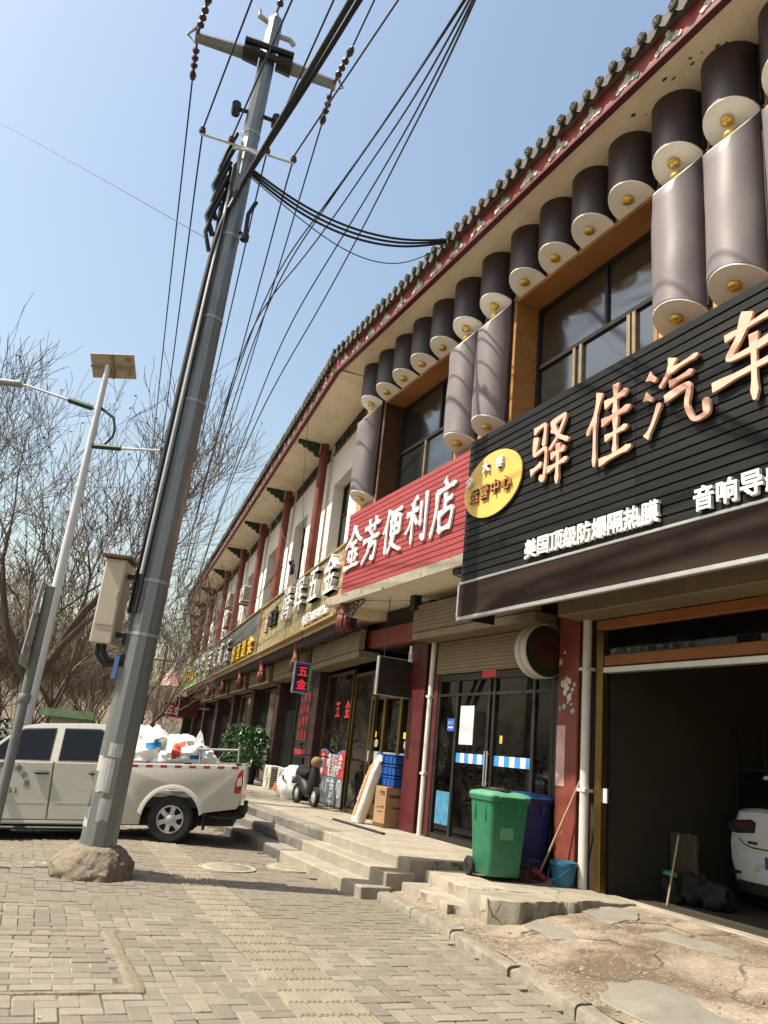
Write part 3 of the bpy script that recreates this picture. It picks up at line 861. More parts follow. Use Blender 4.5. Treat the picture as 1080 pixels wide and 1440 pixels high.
# ================================================================== NEAR BUILDING
ZS, ZE = 3.97, 8.77          # soffit over the shops, eave soffit
nb = thing('shop_building', 'two-storey shop building with half-round plum tubes along its upper wall and open garage bay', 'building', N)
def bpart(name, mk, fn, label=None, smooth=None, root=None, stuff=False):
    m = MB(); fn(m)
    return part(name, m, M[mk], root or nb, label, smooth, stuff)
PIERS = [(-8, -1.68), (1.06, 2.52), (5.26, 6.15)]
def _uw(m):
    for a, b in PIERS: m.box(a, b, -.1, .585, ZS + .16, ZE - .002)
    for a, b in ((-1.68, 1.06), (2.52, 5.26)):
        m.box(a, b, -.1, .60, 7.96, ZE - .002); m.box(a, b, -.1, .60, ZS + .16, 5.55)
bpart('wall', 'tan_tile', _uw)
bpart('floor_slab', 'cream', lambda m: m.box(-8, 6.15, -6.9, .98, ZS, ZS + .155))
bpart('slab_edge', 'concrete', lambda m: m.box(-8, 6.12, .985, 1.0, ZS - .02, ZS + .14))
def _lw(m):
    m.box(-8, 6.3, -7.1, -6.9, .0, ZE)                    # rear wall
    m.box(-.22, .25, -6.9, -.12, .0, ZS)                  # party wall
    m.box(3.62, 3.80, -6.9, -.12, .0, ZS)
    m.box(-8.2, -8, -7.1, .6, .0, ZE)
    m.box(.25, 3.62, -.10, .0, 3.24, ZS)                  # above the store shutter
    m.box(3.8, 6.3, -.10, .0, 3.3, ZS)
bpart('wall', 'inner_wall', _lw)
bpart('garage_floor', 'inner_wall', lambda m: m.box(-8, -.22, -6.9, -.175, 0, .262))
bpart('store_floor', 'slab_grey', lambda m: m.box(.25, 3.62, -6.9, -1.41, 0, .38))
# tan wall tiles round the tubes
tr = random.Random(8)
for (a, b) in [(-4.4, -1.68), (1.06, 2.52), (5.26, 6.15)]:
    n = max(1, round((b - a) / .5)); w = (b - a) / n
    for r_ in range(10):
        z = 8.74 - .33 * (r_ + 1)
        if z < 5.4: break
        for k in range(n):
            m = MB(); m.box(a + k * w + .006, a + (k + 1) * w - .006, .585, .607 + tr.uniform(-.003, .003), z + .006, z + .324, b=.004)
            part('wall_tile', m, M['tan_tile'], nb)
# window recess linings
for (a, b) in ((-1.68, 1.06), (2.52, 5.26)):
    bpart('lintel', 'wood_panel', lambda m: m.box(a + .06, b - .06, .16, .612, 7.90, 7.955))
    for x in (a, b - .055):
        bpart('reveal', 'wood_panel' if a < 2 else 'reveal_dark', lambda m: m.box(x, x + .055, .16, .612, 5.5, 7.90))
def window(root, s0, s1, z0, z1, d, zt, up, low, fw=.05, fm='frame_dark', lowm=None):
    m = MB()
    m.box(s0, s1, d, d + .07, z1 - fw, z1); m.box(s0, s1, d, d + .07, z0, z0 + fw)
    m.box(s0, s0 + fw, d, d + .07, z0 + fw, z1 - fw); m.box(s1 - fw, s1, d, d + .07, z0 + fw, z1 - fw)
    if zt: m.box(s0 + fw, s1 - fw, d + .003, d + .065, zt - fw * .6, zt + fw * .6)
    for u in up: m.box(u - fw * .5, u + fw * .5, d + .005, d + .062, (zt or z0) + fw * .6, z1 - fw)
    w = part('window', m, M[fm], root)
    if low:
        for u in low:
            l = MB(); l.box(u - fw * .55, u + fw * .55, d + .005, d + .068, z0 + fw, zt - fw * .6); part('sash', l, M[lowm or fm], w)
    def panes(cuts, za, zb):
        c = [s0 + fw] + sorted(cuts) + [s1 - fw]
        for i in range(len(c) - 1):
            p = MB(); e = (i % 2) * .012
            p.box(c[i] + .012, c[i + 1] - .012, d + .02 + e, d + .028 + e, za, zb)
            o = part('pane', p, M['win'], w)
    if zt:
        panes(up, zt + fw * .6, z1 - fw); panes(low, z0 + fw, zt - fw * .6)
    else: panes(up, z0 + fw, z1 - fw)
    return w
window(nb, -1.62, 1.0, 5.5, 7.895, .16, 6.93, [-.42], [.05, .18, -.83, -.92], lowm='frame_tan')
window(nb, 2.58, 5.20, 5.5, 7.895, .16, 6.93, [3.75], [3.1, 3.2, 4.2], lowm='frame_tan')

# half-round tubes with white end plates and gilt knobs
def half(m, c, r, z0, z1, cut=0.0, n=16, waves=0.0, tilt=.13, ttilt=0.0):
    """rounded half cylinder standing on the wall face at d = .60; cut lowers the front of the top edge"""
    rings = []; hs = 12 if waves else 1
    for i in range(hs + 1):
        t = i / hs; ring = []
        for k in range(n + 1):
            a = R(-11.5 + 203 * k / n)
            y = (math.sin(a) + .2) / 1.2
            zt = z1 - cut * y
            zb = z0 - tilt * (1 - y); zt = zt - (ttilt * (1 - y))
            z = zb + (zt - zb) * t
            rr = r * (1 + (waves * noise.noise(Vector((c * 3, z * 2.2, a))) if waves else 0))
            ring.append((c + math.cos(a) * rr, .662 + math.sin(a) * rr, z))
        rings.append(ring)
    m.loft(rings, caps=True, closed=True)
def knob(m, c, d, z, up=-1):
    m.lathe([(.062, 0), (.070, up * .012), (.066, up * .045), (.045, up * .060), (.005, up * .064)], (c, d, z), 14)
def tube_piece(c, z0, z1, cut=0.0, lower=False):
    r = .302
    m = MB(); half(m, c, r, z0 + .02, z1, cut, waves=.05 if lower else 0)
    t = part('half_tube', m, M['plum_pale' if lower else 'plum'], nb, smooth=45)
    m = MB(); half(m, c, r * .985, z0, z0 + .018, ttilt=.13); part('end_plate', m, M['cap_white'], t, smooth=45)
    m = MB(); knob(m, c, .755, z0 - .075); part('knob', m, M['gold'], t, smooth=50)
    for x0 in (c - r - .022, c + r + .004):
        m = MB(); m.box(x0, x0 + .018, .607, .66, z0 - .06, z1 - .01); part('edge_trim', m, M['dark_metal'], t)
    if cut:
        mm = MB(); rr = r * .955; n = 14
        vs = [(c + math.cos(R(-11.5 + 203 * k / n)) * rr, .662 + math.sin(R(-11.5 + 203 * k / n)) * rr, z1 + .010 - cut * (math.sin(R(-11.5 + 203 * k / n)) + .2) / 1.2) for k in range(n + 1)]
        vs += [(x, y, z - .016) for x, y, z in vs]; q = n + 1
        fs = [tuple(range(q)), tuple(range(q, 2 * q))[::-1]] + [(i, (i + 1) % q, q + (i + 1) % q, q + i) for i in range(q)]
        mm.add(vs, fs); part('slant_plate', mm, M['cap_white'], t)
        kk = MB(); kk.M = Matrix.Translation((c, .715, z1 - cut * .36)) @ Matrix.Rotation(-R(50), 4, 'X')
        kk.lathe([(.066, -.01), (.070, .02), (.064, .05), (.04, .066), (.004, .07)], (0, 0, 0), 14); part('knob', kk, M['gold'], t, smooth=50)
SHORT = [-1.37, -.70, -.02, .65, 2.90, 3.59, 4.27, 4.95]
TALL = [-3.50, -2.79, -2.08, 1.40, 2.17, 5.62]
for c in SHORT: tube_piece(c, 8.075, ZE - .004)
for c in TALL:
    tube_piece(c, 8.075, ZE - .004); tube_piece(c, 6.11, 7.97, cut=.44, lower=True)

# eave: soffit, fascia, painted ornaments, round tile ends
bpart('soffit', 'cream', lambda m: m.box(-8, 6.05, .30, 1.34, ZE, ZE + .06))
rs = random.Random(4)
for k in range(10):
    s = -2.95 + .11 * k * rs.uniform(.4, 1.6); c_ = (s, 1.02 + rs.uniform(-.12, .10)); r_ = rs.uniform(.010, .034); sp = MB()
    sp.prism([(math.cos(q * .785) * r_ * rs.uniform(.5, 1.5), math.sin(q * .785) * r_ * rs.uniform(.4, 1)) for q in range(8)], (c_[0], c_[1], ZE - .002), (1, 0, 0), (0, 1, 0), (0, 0, .004)); part('peeled_spot', sp, M['spot'], nb)
bpart('fascia_lip', 'dark_red', lambda m: m.box(-8, 6.2, 1.28, 1.368, ZE - .05, ZE - .001, b=.004))
bpart('fascia', 'red_fascia', lambda m: m.box(-8, 6.2, 1.30, 1.360, ZE + .002, ZE + .27))
om = MB()
for k in range(16):
    s = 5.8 - k * .60
    o = MB()
    for j, (dx, dz, rr) in enumerate(((0, .10, .075), (-.09, .08, .05), (.09, .08, .05), (-.15, .05, .035), (.15, .05, .035), (0, .19, .035))):
        poly = [(math.cos(2 * math.pi * q / 10) * rr, math.sin(2 * math.pi * q / 10) * rr) for q in range(10)]
        o.prism(poly, (s + dx, 1.358, ZE + dz + .01), RIGHT, UP, (0, .010 + .0015 * j, 0))
    part('painted_ornament', o, M['ornament'], nb)
def tile_mesh(seed):
    rr = random.Random(seed); m = MB()
    n = 8; rings = []
    for (y, z) in ((0, 0), (-.30, .14), (-.62, .29)):
        rings.append([(math.cos(math.pi * k / n) * .062, y, z + math.sin(math.pi * k / n) * .062) for k in range(n + 1)])
    m.loft(rings, caps=False, closed=False)
    m.lathe([(.004, .030), (.022, .034), (.026, .022), (.044, .022), (.050, .032), (.060, .030), (.063, 0), (.01, -.004)], (0, 0, .01), 14, axis='y')
    for k in range(6):
        a = k * math.pi / 3
        m.ball(((.034 * math.cos(a)), .026, .01 + (.034 * math.sin(a))), .011, 5, 3)
    return m.mesh('roof_tile', M['tile_grey'], smooth=40)
def drip_mesh():
    m = MB(); m.prism([(-.095, .06), (-.10, 0), (-.06, -.055), (0, -.10), (.06, -.055), (.10, 0), (.095, .06)], (0, .0, 0), (1, 0, 0), (0, 0, 1), (0, .018, 0))
    rings = []
    for (y, z) in ((0, .04), (-.30, .18), (-.62, .33)):
        rings.append([(x, y, z - .03 * math.cos(x / .11 * 1.5)) for x in (-.11, -.06, 0, .06, .11)])
    m.loft(rings, caps=False, closed=False)
    return m.mesh('drip_tile', M['tile_grey'], smooth=40)
tiles = [tile_mesh(k) for k in range(3)]; drip = drip_mesh()
k = 0
while 6.1 - k * .222 > -7.0:
    s = 6.1 - k * .222
    o = link('roof_tile', tiles[k % 3], nb); o.matrix_local = Matrix.Translation((s, 1.48 + random.uniform(-.012, .012), ZE + .325 + random.uniform(-.016, .016))) @ Matrix.Rotation(random.uniform(-.14, .14), 4, 'Z') @ Matrix.Rotation(random.uniform(-.07, .07), 4, 'X')
    o = link('drip_tile', drip, nb); o.matrix_local = Matrix.Translation((s - .111, 1.455 + random.uniform(-.008, .008), ZE + .275 + random.uniform(-.010, .010))) @ Matrix.Rotation(random.uniform(-.12, .12), 4, 'Y')
    k += 1
def _roof(m):
    m.prism([(1.34, ZE + .272), (1.40, ZE + .30), (-3.0, ZE + 2.4), (-7.2, ZE + .3), (-7.2, ZE + .1), (.3, ZE + .08)], (-8.2, 0, 0), (0, 1, 0), (0, 0, 1), (14.4, 0, 0))
bpart('roof', 'tile_grey', _roof)

# ---- ground floor: red columns, pipes, shutters
def _col(a, b, d0=-.12, d1=.07, zb=.30):
    m = MB(); m.box(a, b, d0, d1, zb, ZS - .002, b=.012); return part('column', m, M['red_paint'], nb)
c1 = _col(.12, .485, zb=.28)
bpart('door_jamb', 'frame_dark', lambda m: m.box(.487, .608, -.10, .012, .30, 3.24)); c2 = _col(3.80, 4.28, -.12, .06, .385); c2.data = c2.data.copy(); c2.data.materials[0] = M['dark_red']  # left column darker than the first: recess shade put into its red
rs = random.Random(21)
for k in range(18):
    z = rs.uniform(2.15, 2.55) if k < 12 else rs.uniform(2.0, 2.9); s = rs.uniform(.17, .45); w = rs.uniform(.015, .055); pp = MB()
    pp.prism([(math.cos(q * 1.05) * w * rs.uniform(.5, 1.2), math.sin(q * 1.05) * w * rs.uniform(.5, 1.2)) for q in range(6)], (s, .069, z), RIGHT, UP, (0, .003 + .0004 * k, 0))
    part('torn_paper', pp, M['ornament'], c1)
pp = MB(); pp.box(.32, .475, .069, .074, 1.32, 2.0); part('couplet_strip', pp, M['pale_red'], c1, 'faded pinkish paper strip')
def pipe(s, d, z0, z1, r, mk='pipe_white', nm='downpipe'):
    m = MB(); m.cyl((s, d, z0), (s, d, z1), r, n=14)
    for z in (z0 + (z1 - z0) * .3, z0 + (z1 - z0) * .7): m.box(s - r * 1.4, s + r * 1.4, d - r * 1.3, d + r * 1.1, z, z + .035)
    return part(nm, m, M[mk], nb, smooth=40)
pipe(-.02, .06, .29, 3.62, .052); pipe(3.60, .05, .39, 3.24, .042)
bpart('gilt_trim', 'brass', lambda m: (m.box(-.25, -.18, -.06, .035, .29, 3.08, b=.01), m.box(-.17, -.13, -.05, .02, .29, 3.08, b=.008)))
bpart('head_beam', 'orange_wood', lambda m: m.box(-8, -.13, -.08, .03, 3.085, 3.20, b=.008))
bpart('transom_beam', 'orange_wood', lambda m: m.box(-8, -.255, -.08, .02, 2.67, 2.79, b=.008))
bpart('door_rail', 'alu', lambda m: m.box(-8, -.255, -.07, .03, 2.59, 2.655, b=.006))
m = MB()
for k in range(3): m.box(-2.9 - k * 2.4, -.27 - k * 2.4 if k == 0 else -.52 - k * 2.4, -.03, -.022, 2.79, 3.085)
part('transom_pane', m, M['pane'], nb)
bpart('post', 'orange_wood', lambda m: m.box(-2.99, -2.91, -.07, .018, 2.79, 3.085))
def _ribs(m, a, b, d, z0, z1, st):
    m.box(a, b, d - .1, d, z0, z1); z = z0 + .02
    while z + st * .6 < z1:
        m.box(a + .005, b - .005, d - .02, d + .014, z, z + st * .62, b=.006); z += st
bpart('shutter_box', 'shutter', lambda m: (m.box(-8, .10, .0, .42, 3.21, 3.40, b=.01), _ribs(m, -8, .10, .42, 3.41, 3.90, .045)))
bpart('shutter_box', 'shutter', lambda m: (m.box(.62, 3.80, .001, .36, 3.245, 3.36, b=.01), _ribs(m, .62, 3.80, .36, 3.37, 3.80, .06)))
bpart('shutter_curtain', 'shutter', lambda m: _ribs(m, .62, 3.55, .0, 2.74, 3.243, .055))
bpart('sensor_box', 'black', lambda m: m.box(3.68, 3.84, .30, .44, 3.72, 3.965, b=.01))
bpart('beam', 'red_paint', lambda m: m.box(3.8, 6.2, .0, .16, 3.30, 3.62))
bpart('conduit', 'pipe_white', lambda m: m.cyl((4.9, .80, 3.955), (3.9, .02, 3.955), .012, n=6))
# ---- store front: black framed glass
zt = 2.72
fr = MB()
fr.box(.62, 3.40, -.05, .02, zt - .10, zt, b=.005)
for s in (.64, 1.02, 1.90, 2.02, 2.86, 3.38):
    fr.box(s - .03, s + .03, -.05, .02 if s not in (1.90, 2.02) else .026, .395, zt - .101, b=.005)
fr.box(.62, 3.40, -.05, .018, .395, .47)
fr.box(.67, 3.35, -.04, .012, 2.40, 2.44)
sd = part('shop_door', fr, M['frame_dark'], nb, 'black framed glass store front')
for a, b in ((.67, .99), (1.05, 1.87), (2.05, 2.83), (2.89, 3.35)):
    m = MB(); m.box(a, b, -.02, -.012, .47, 2.40); part('pane', m, M['pane'], sd)
    m = MB(); m.box(a, b, -.02, -.012, 2.44, zt - .10); part('pane', m, M['pane'], sd)
bpart('door_jamb', 'dark_red', lambda m: m.box(3.412, 3.53, -.10, .035, .392, 2.73, b=.006))
for s in (1.93, 1.99):
    m = MB(); m.cyl((s, .06, 1.2), (s, .06, 1.65), .012, n=8); m.cyl((s, .02, 1.24), (s, .06, 1.24), .01, n=6); m.cyl((s, .02, 1.61), (s, .06, 1.61), .01, n=6)
    part('handle', m, M['alu'], sd)
for (a, b) in ((1.05, 1.87), (2.05, 2.83)):
    n = 7; w = (b - a) / n
    for k in range(n):
        m = MB(); m.box(a + k * w + .001, a + (k + 1) * w - .001, -.0115, -.009, 1.47, 1.60); part('sticker', m, M[('strip_blue', 'paper_white')[k % 2]], sd)
m = MB(); m.box(2.42, 2.78, -.0115, -.009, 1.72, 2.26); part('poster', m, M['paper_white'], sd, 'pale torn sheet on the glass')
m = MB(); m.box(2.93, 3.13, -.0115, -.009, 1.90, 2.08); o = part('sticker', m, M['paper_blue'], sd, 'small blue notice')
m = MB(); put_text(m, '推拉门', .055, .001, (3.03, -.0085, 2.02), RIGHT, UP); m.box(2.96, 3.10, -.009, -.0085, 1.94, 1.965); part('notice_text', m, M['paper_white'], sd)
m = MB(); m.box(1.70, 1.76, -.0115, -.009, 1.76, 1.86); part('sticker', m, M['yellow_letter'], sd)
m = MB(); m.box(2.93, 3.30, -.0115, -.009, .60, 1.05); part('sticker', m, M['goods_blue'], sd, 'blue and white poster low on the left pane')
m = MB(); m.box(1.88, 2.22, .0205, .024, 2.64, 2.74); part('sticker', m, M['red_plastic'], sd, 'orange red paper over the doors')
# things seen inside
m = MB(); m.box(1.35, 2.7, -.75, -.18, .40, 1.12, b=.03); m.box(1.33, 2.72, -.77, -.16, 1.12, 1.16, b=.01)
solo('chest_freezer', m, M['fridge_red'], 'dark red chest freezer behind the glass doors of the store', 'freezer', N)
t = thing('goods_rack', 'rack of packaged goods behind the narrow right pane of the store', 'shelf', N, (.85, -.35, .38))
m = MB()
for k in range(6): m.box(-.2, .2, -.15, .15, .05 + k * .36, .07 + k * .36)
for x in (-.2, .18): m.box(x, x + .02, -.15, -.13, 0, 2.1)
part('shelf', m, M['frame_tan'], t)
rs = random.Random(3)
for k in range(5):
    m = MB()
    for q in range(4): m.box(-.18 + q * .09, -.10 + q * .09, -.05, .12, .075 + k * .36, .075 + k * .36 + rs.uniform(.12, .27), b=.01)
    part('goods', m, M[('goods_blue', 'ornament', 'goods_blue', 'paper_white', 'leaf')[k]], t)
m = MB()
for k in range(5): m.ball((1.62 - .05 * k, -.42 + .02 * k, 1.24 + .01 * k), (.22, .14, .09), 10, 6, lambda d: 1 + .15 * noise.noise(d * 3))
solo('plastic_sacks', m, M['sack'], 'heap of grey plastic sacks on the red freezer', 'sacks', N, smooth=60)

# ================================================================== SIGNS ON THE NEAR FACADE
sg = thing('sign_board', 'long black slatted shop sign with copper brush characters over the garage', 'shop sign', N)
z0, z1 = 3.64, 5.575; ns = 20; h = (z1 - z0) / ns
for (a, b) in ((-1.93, 1.105), (-6.5, -1.936)):
    for k in range(ns):
        m = MB(); dd = random.uniform(-.002, .002)
        m.prism([(1.13, z0 + k * h + .003), (1.158 + dd, z0 + k * h + .003), (1.158 + dd, z0 + k * h + h * .80), (1.146, z0 + k * h + h * .86), (1.146, z0 + (k + 1) * h - .003), (1.13, z0 + (k + 1) * h - .003)], (a, 0, 0), (0, 1, 0), (0, 0, 1), (b - a, 0, 0))
        part('slat', m, M['sign_black'], sg)
def _sf(m):
    m.box(-6.5, 1.10, 1.05, 1.125, 3.18, 5.575); m.box(1.108, 1.13, .62, 1.15, 3.18, 5.58)
part('backing', (lambda m: (_sf(m), m)[1])(MB()), M['dark_metal'], sg)
m = MB(); m.box(-6.5, 1.125, 1.126, 1.165, 3.19, 3.60); part('valance', m, M['sign_brown'], sg)
m = MB(); m.box(-6.5, 1.135, 1.128, 1.185, 3.14, 3.188, b=.008); m.box(-6.5, 1.13, 1.128, 1.175, 3.602, 3.636, b=.006); m.box(1.106, 1.145, 1.166, 1.182, 3.19, 3.60); part('rail', m, M['alu'], sg)
for ch, s, w, hh, zc in (('驿', -.66, .66, .84, 4.86), ('佳', -1.60, .66, .86, 4.86), ('汽', -2.46, .74, .78, 4.86), ('车', -3.28, .80, .82, 4.90)):
    m = MB(); brush(m, ch, w, hh, (s, 1.185, zc), RIGHT, UP, .03, .105); part('character', m, M['copper_letter'], sg)
    m = MB(); brush(m, ch, w * .96, hh * .96, (s, 1.157, zc), RIGHT, UP, .027, .08); part('letter_return', m, M['dark_metal'], sg)
for (txt, s, z) in (('美国顶级防爆隔热膜', -1.27, 3.79), ('音响导航', -3.12, 3.775)):
    vs = list(txt); st_ = .222 if len(vs) > 5 else .235
    for i, chh in enumerate(vs):
        m = MB(); x = s - (i - (len(vs) - 1) / 2) * st_
        put_text(m, chh, .225, .035, (x, 1.192, z), RIGHT, UP, bold=.0055); part('character', m, M['white_letter'], sg)
ov = thing('round_plaque', 'yellow oval plaque with small characters fixed on the black slatted sign', 'plaque', N, (.49, 1.178, 4.80))
poly = [(math.cos(2 * math.pi * k / 48) * .625, math.sin(2 * math.pi * k / 48) * .425) for k in range(48)]
m = MB(); m.prism(poly, (0, 0, 0), RIGHT, UP, (0, .02, 0)); part('disc', m, M['yellow_disc'], ov)
for i, ch in enumerate('运营中心'):
    m = MB(); put_text(m, ch, .20, .035, (.345 - i * .235, .040, -.09 + i * .003), RIGHT, UP, bold=.003); part('character', m, M['brown_letter'], ov)
for ch, x, y in (('少', .47, .135), ('大', .10, .245), ('客', -.20, .225)):
    m = MB(); put_text(m, ch, .145, .04, (x, .042, y), RIGHT, UP, bold=.004); part('character', m, M['white_letter'], ov)

sr2 = thing('sign_board', 'red slatted shop sign with five white brush characters above the store', 'shop sign', N)
z0, z1 = 4.115, 5.595; ns = 17; h = (z1 - z0) / ns
for k in range(ns):
    m = MB(); dd = random.uniform(-.001, .001)
    m.prism([(.96, z0 + k * h + .002), (1.0 + dd, z0 + k * h + .002), (1.0 + dd, z0 + k * h + h * .86), (.988, z0 + k * h + h * .91), (.988, z0 + (k + 1) * h - .002), (.96, z0 + (k + 1) * h - .002)], (1.17, 0, 0), (0, 1, 0), (0, 0, 1), (4.26, 0, 0))
    part('slat', m, M['sign_red'], sr2)
m = MB(); m.box(1.17, 5.43, .90, .955, 4.115, 5.59); part('backing', m, M['dark_metal'], sr2)
for ch, s in zip('金芳便利店', (5.04, 4.30, 3.53, 2.74, 1.94)):
    m = MB(); brush(m, ch, .66, .78 if ch != '店' else .84, (s, 1.008, 4.89), RIGHT, UP, .03, .12); part('character', m, M['white_letter'], sr2)

def lotus(fr, s, d, zt, label, k=1.0):
    t = thing('pendant_post', label, 'pendant post', fr, (s, d, zt), group='carved pendant posts under the signs')
    m = MB(); m.lathe([(.085 * k, 0), (.085 * k, -.36), (.10 * k, -.38), (.10 * k, -.42), (.07 * k, -.44)], (0, 0, 0), 12); part('post', m, M['red_paint'], t, smooth=40)
    m = MB()
    for q in range(8):
        a = q * math.pi / 4
        m.ball((math.cos(a) * .085 * k, math.sin(a) * .085 * k, -.56), (.055 * k, .055 * k, .14), 8, 6)
    m.lathe([(.07, -.42), (.11 * k, -.48), (.12 * k, -.58), (.09 * k, -.68), (.02, -.73)], (0, 0, 0), 12)
    part('lotus_bulb', m, M['lotus'], t, smooth=60)
    return t
lotus(N, 5.50, .86, 4.19, 'carved red lotus post hanging at the left end of the red sign')
def openwork(s0, s1, d, zt, flip=1):
    """carved openwork bracket: scrolls in a triangle"""
    m = MB(); rs = random.Random(int(s0 * 100)); w = s1 - s0
    for (a, b) in (((0, 0), (1, 0)), ((0, 0), (0, -1)), ((0, -1), (.35, -.75)), ((.35, -.75), (.6, -.4)), ((.6, -.4), (1, -.18)), ((1, -.18), (1, 0))):
        m.cyl((s0 + w * a[0], d, zt + .36 * a[1]), (s0 + w * b[0], d, zt + .36 * b[1]), .016, n=5)
    for k in range(11):
        u = rs.uniform(.05, .9); v = -rs.uniform(.05, .9) * (1 - u)
        pts = [(s0 + w * (u + .13 * math.cos(q * .9) * (1 - q * .06)), d + .004 * q, zt + .36 * (v + .14 * math.sin(q * .9) * (1 - q * .06))) for q in range(7)]
        m.tube(pts, .012, 5)
    part('carved_bracket', m, M['lattice'], nb)
openwork(5.40, 4.72, .86, 3.96); openwork(1.16, 1.75, .90, 3.96)

# round projecting light box on the red column
t = thing('round_light_box', 'thick round projecting light box unlit on the red column beside the store', 'light box', N, (.62, .24, 2.86))
m = MB(); m.lathe([(.24, .10), (.31, .11), (.325, .10), (.325, .03), (.305, .02), (.305, -.02), (.325, -.03), (.325, -.10), (.31, -.11), (.24, -.10)], (0, 0, 0), 40, axis='x'); part('rim', m, M['ac_white'], t, smooth=35)
for sx in (-1, 1):
    m = MB(); m.lathe([(.312, sx * .111), (.312, sx * .118), (.22, sx * .120), (.22, sx * .113)], (0, 0, 0), 40, axis='x'); part('black_ring', m, M['black'], t)
    m = MB(); m.lathe([(.22, sx * .112), (.22, sx * .117), (.003, sx * .119)], (0, 0, 0), 40, axis='x'); part('face', m, M['light_face'], t)
m = MB(); m.box(.13, .145, -.28, -.05, -.02, .02); m.box(-.02, .02, -.36, -.3, -.03, .03); part('bracket', m, M['dark_metal'], t)
for (txt, z, sz) in (('烟酒', .07, .11), ('便民超市', -.03, .10)):
    m = MB(); put_text(m, txt, sz, .002, (-.120, 0, z), (0, -1, 0), UP, bold=.003); part('lettering', m, M['board_text'], t)

# unlit LED board hung square to the facade
t = thing('led_board', 'switched-off black LED board hanging square to the wall left of the store', 'LED sign', N, (4.3, .27, 2.38))
m = MB(); m.box(-.035, .035, -.40, .40, 0, .61, b=.008); part('cabinet', m, M['black'], t)
m = MB(); m.box(-.042, .042, .385, .405, -.004, .614); m.box(-.042, .042, -.405, -.385, -.004, .614); m.box(-.042, .042, -.385, .385, -.006, .010); m.box(-.042, .042, -.385, .385, .602, .616); part('edge_frame', m, M['alu'], t)
m = MB(); put_text(m, '五金', .30, .002, (-.0355, 0, .30), (0, -1, 0), UP); part('characters', m, M['board_text'], t)
m = MB(); m.cyl((0, -.3, .61), (0, -.3, 1.59), .008, n=5); m.cyl((0, .3, .61), (0, .3, 1.59), .008, n=5); part('hanger', m, M['dark_metal'], t)
t = thing('light_bulb', 'white spiral bulb dangling on a wire above the black LED board', 'bulb', N, (4.12, .18, 3.97))
m = MB(); m.tube([(0, 0, 0), (.01, .01, -.4), (0, 0, -.78)], .004, 5); part('wire', m, M['cable'], t)
m = MB(); m.lathe([(.02, 0), (.026, -.03), (.024, -.09), (.034, -.10), (.034, -.13), (.02, -.14)], (0, 0, -.76), 10)
m.tube([(.030 * math.cos(q * .7), .030 * math.sin(q * .7), -.90 - .0028 * q) for q in range(44)], .011, 5); part('spiral_tube', m, M['bulb'], t, smooth=60)

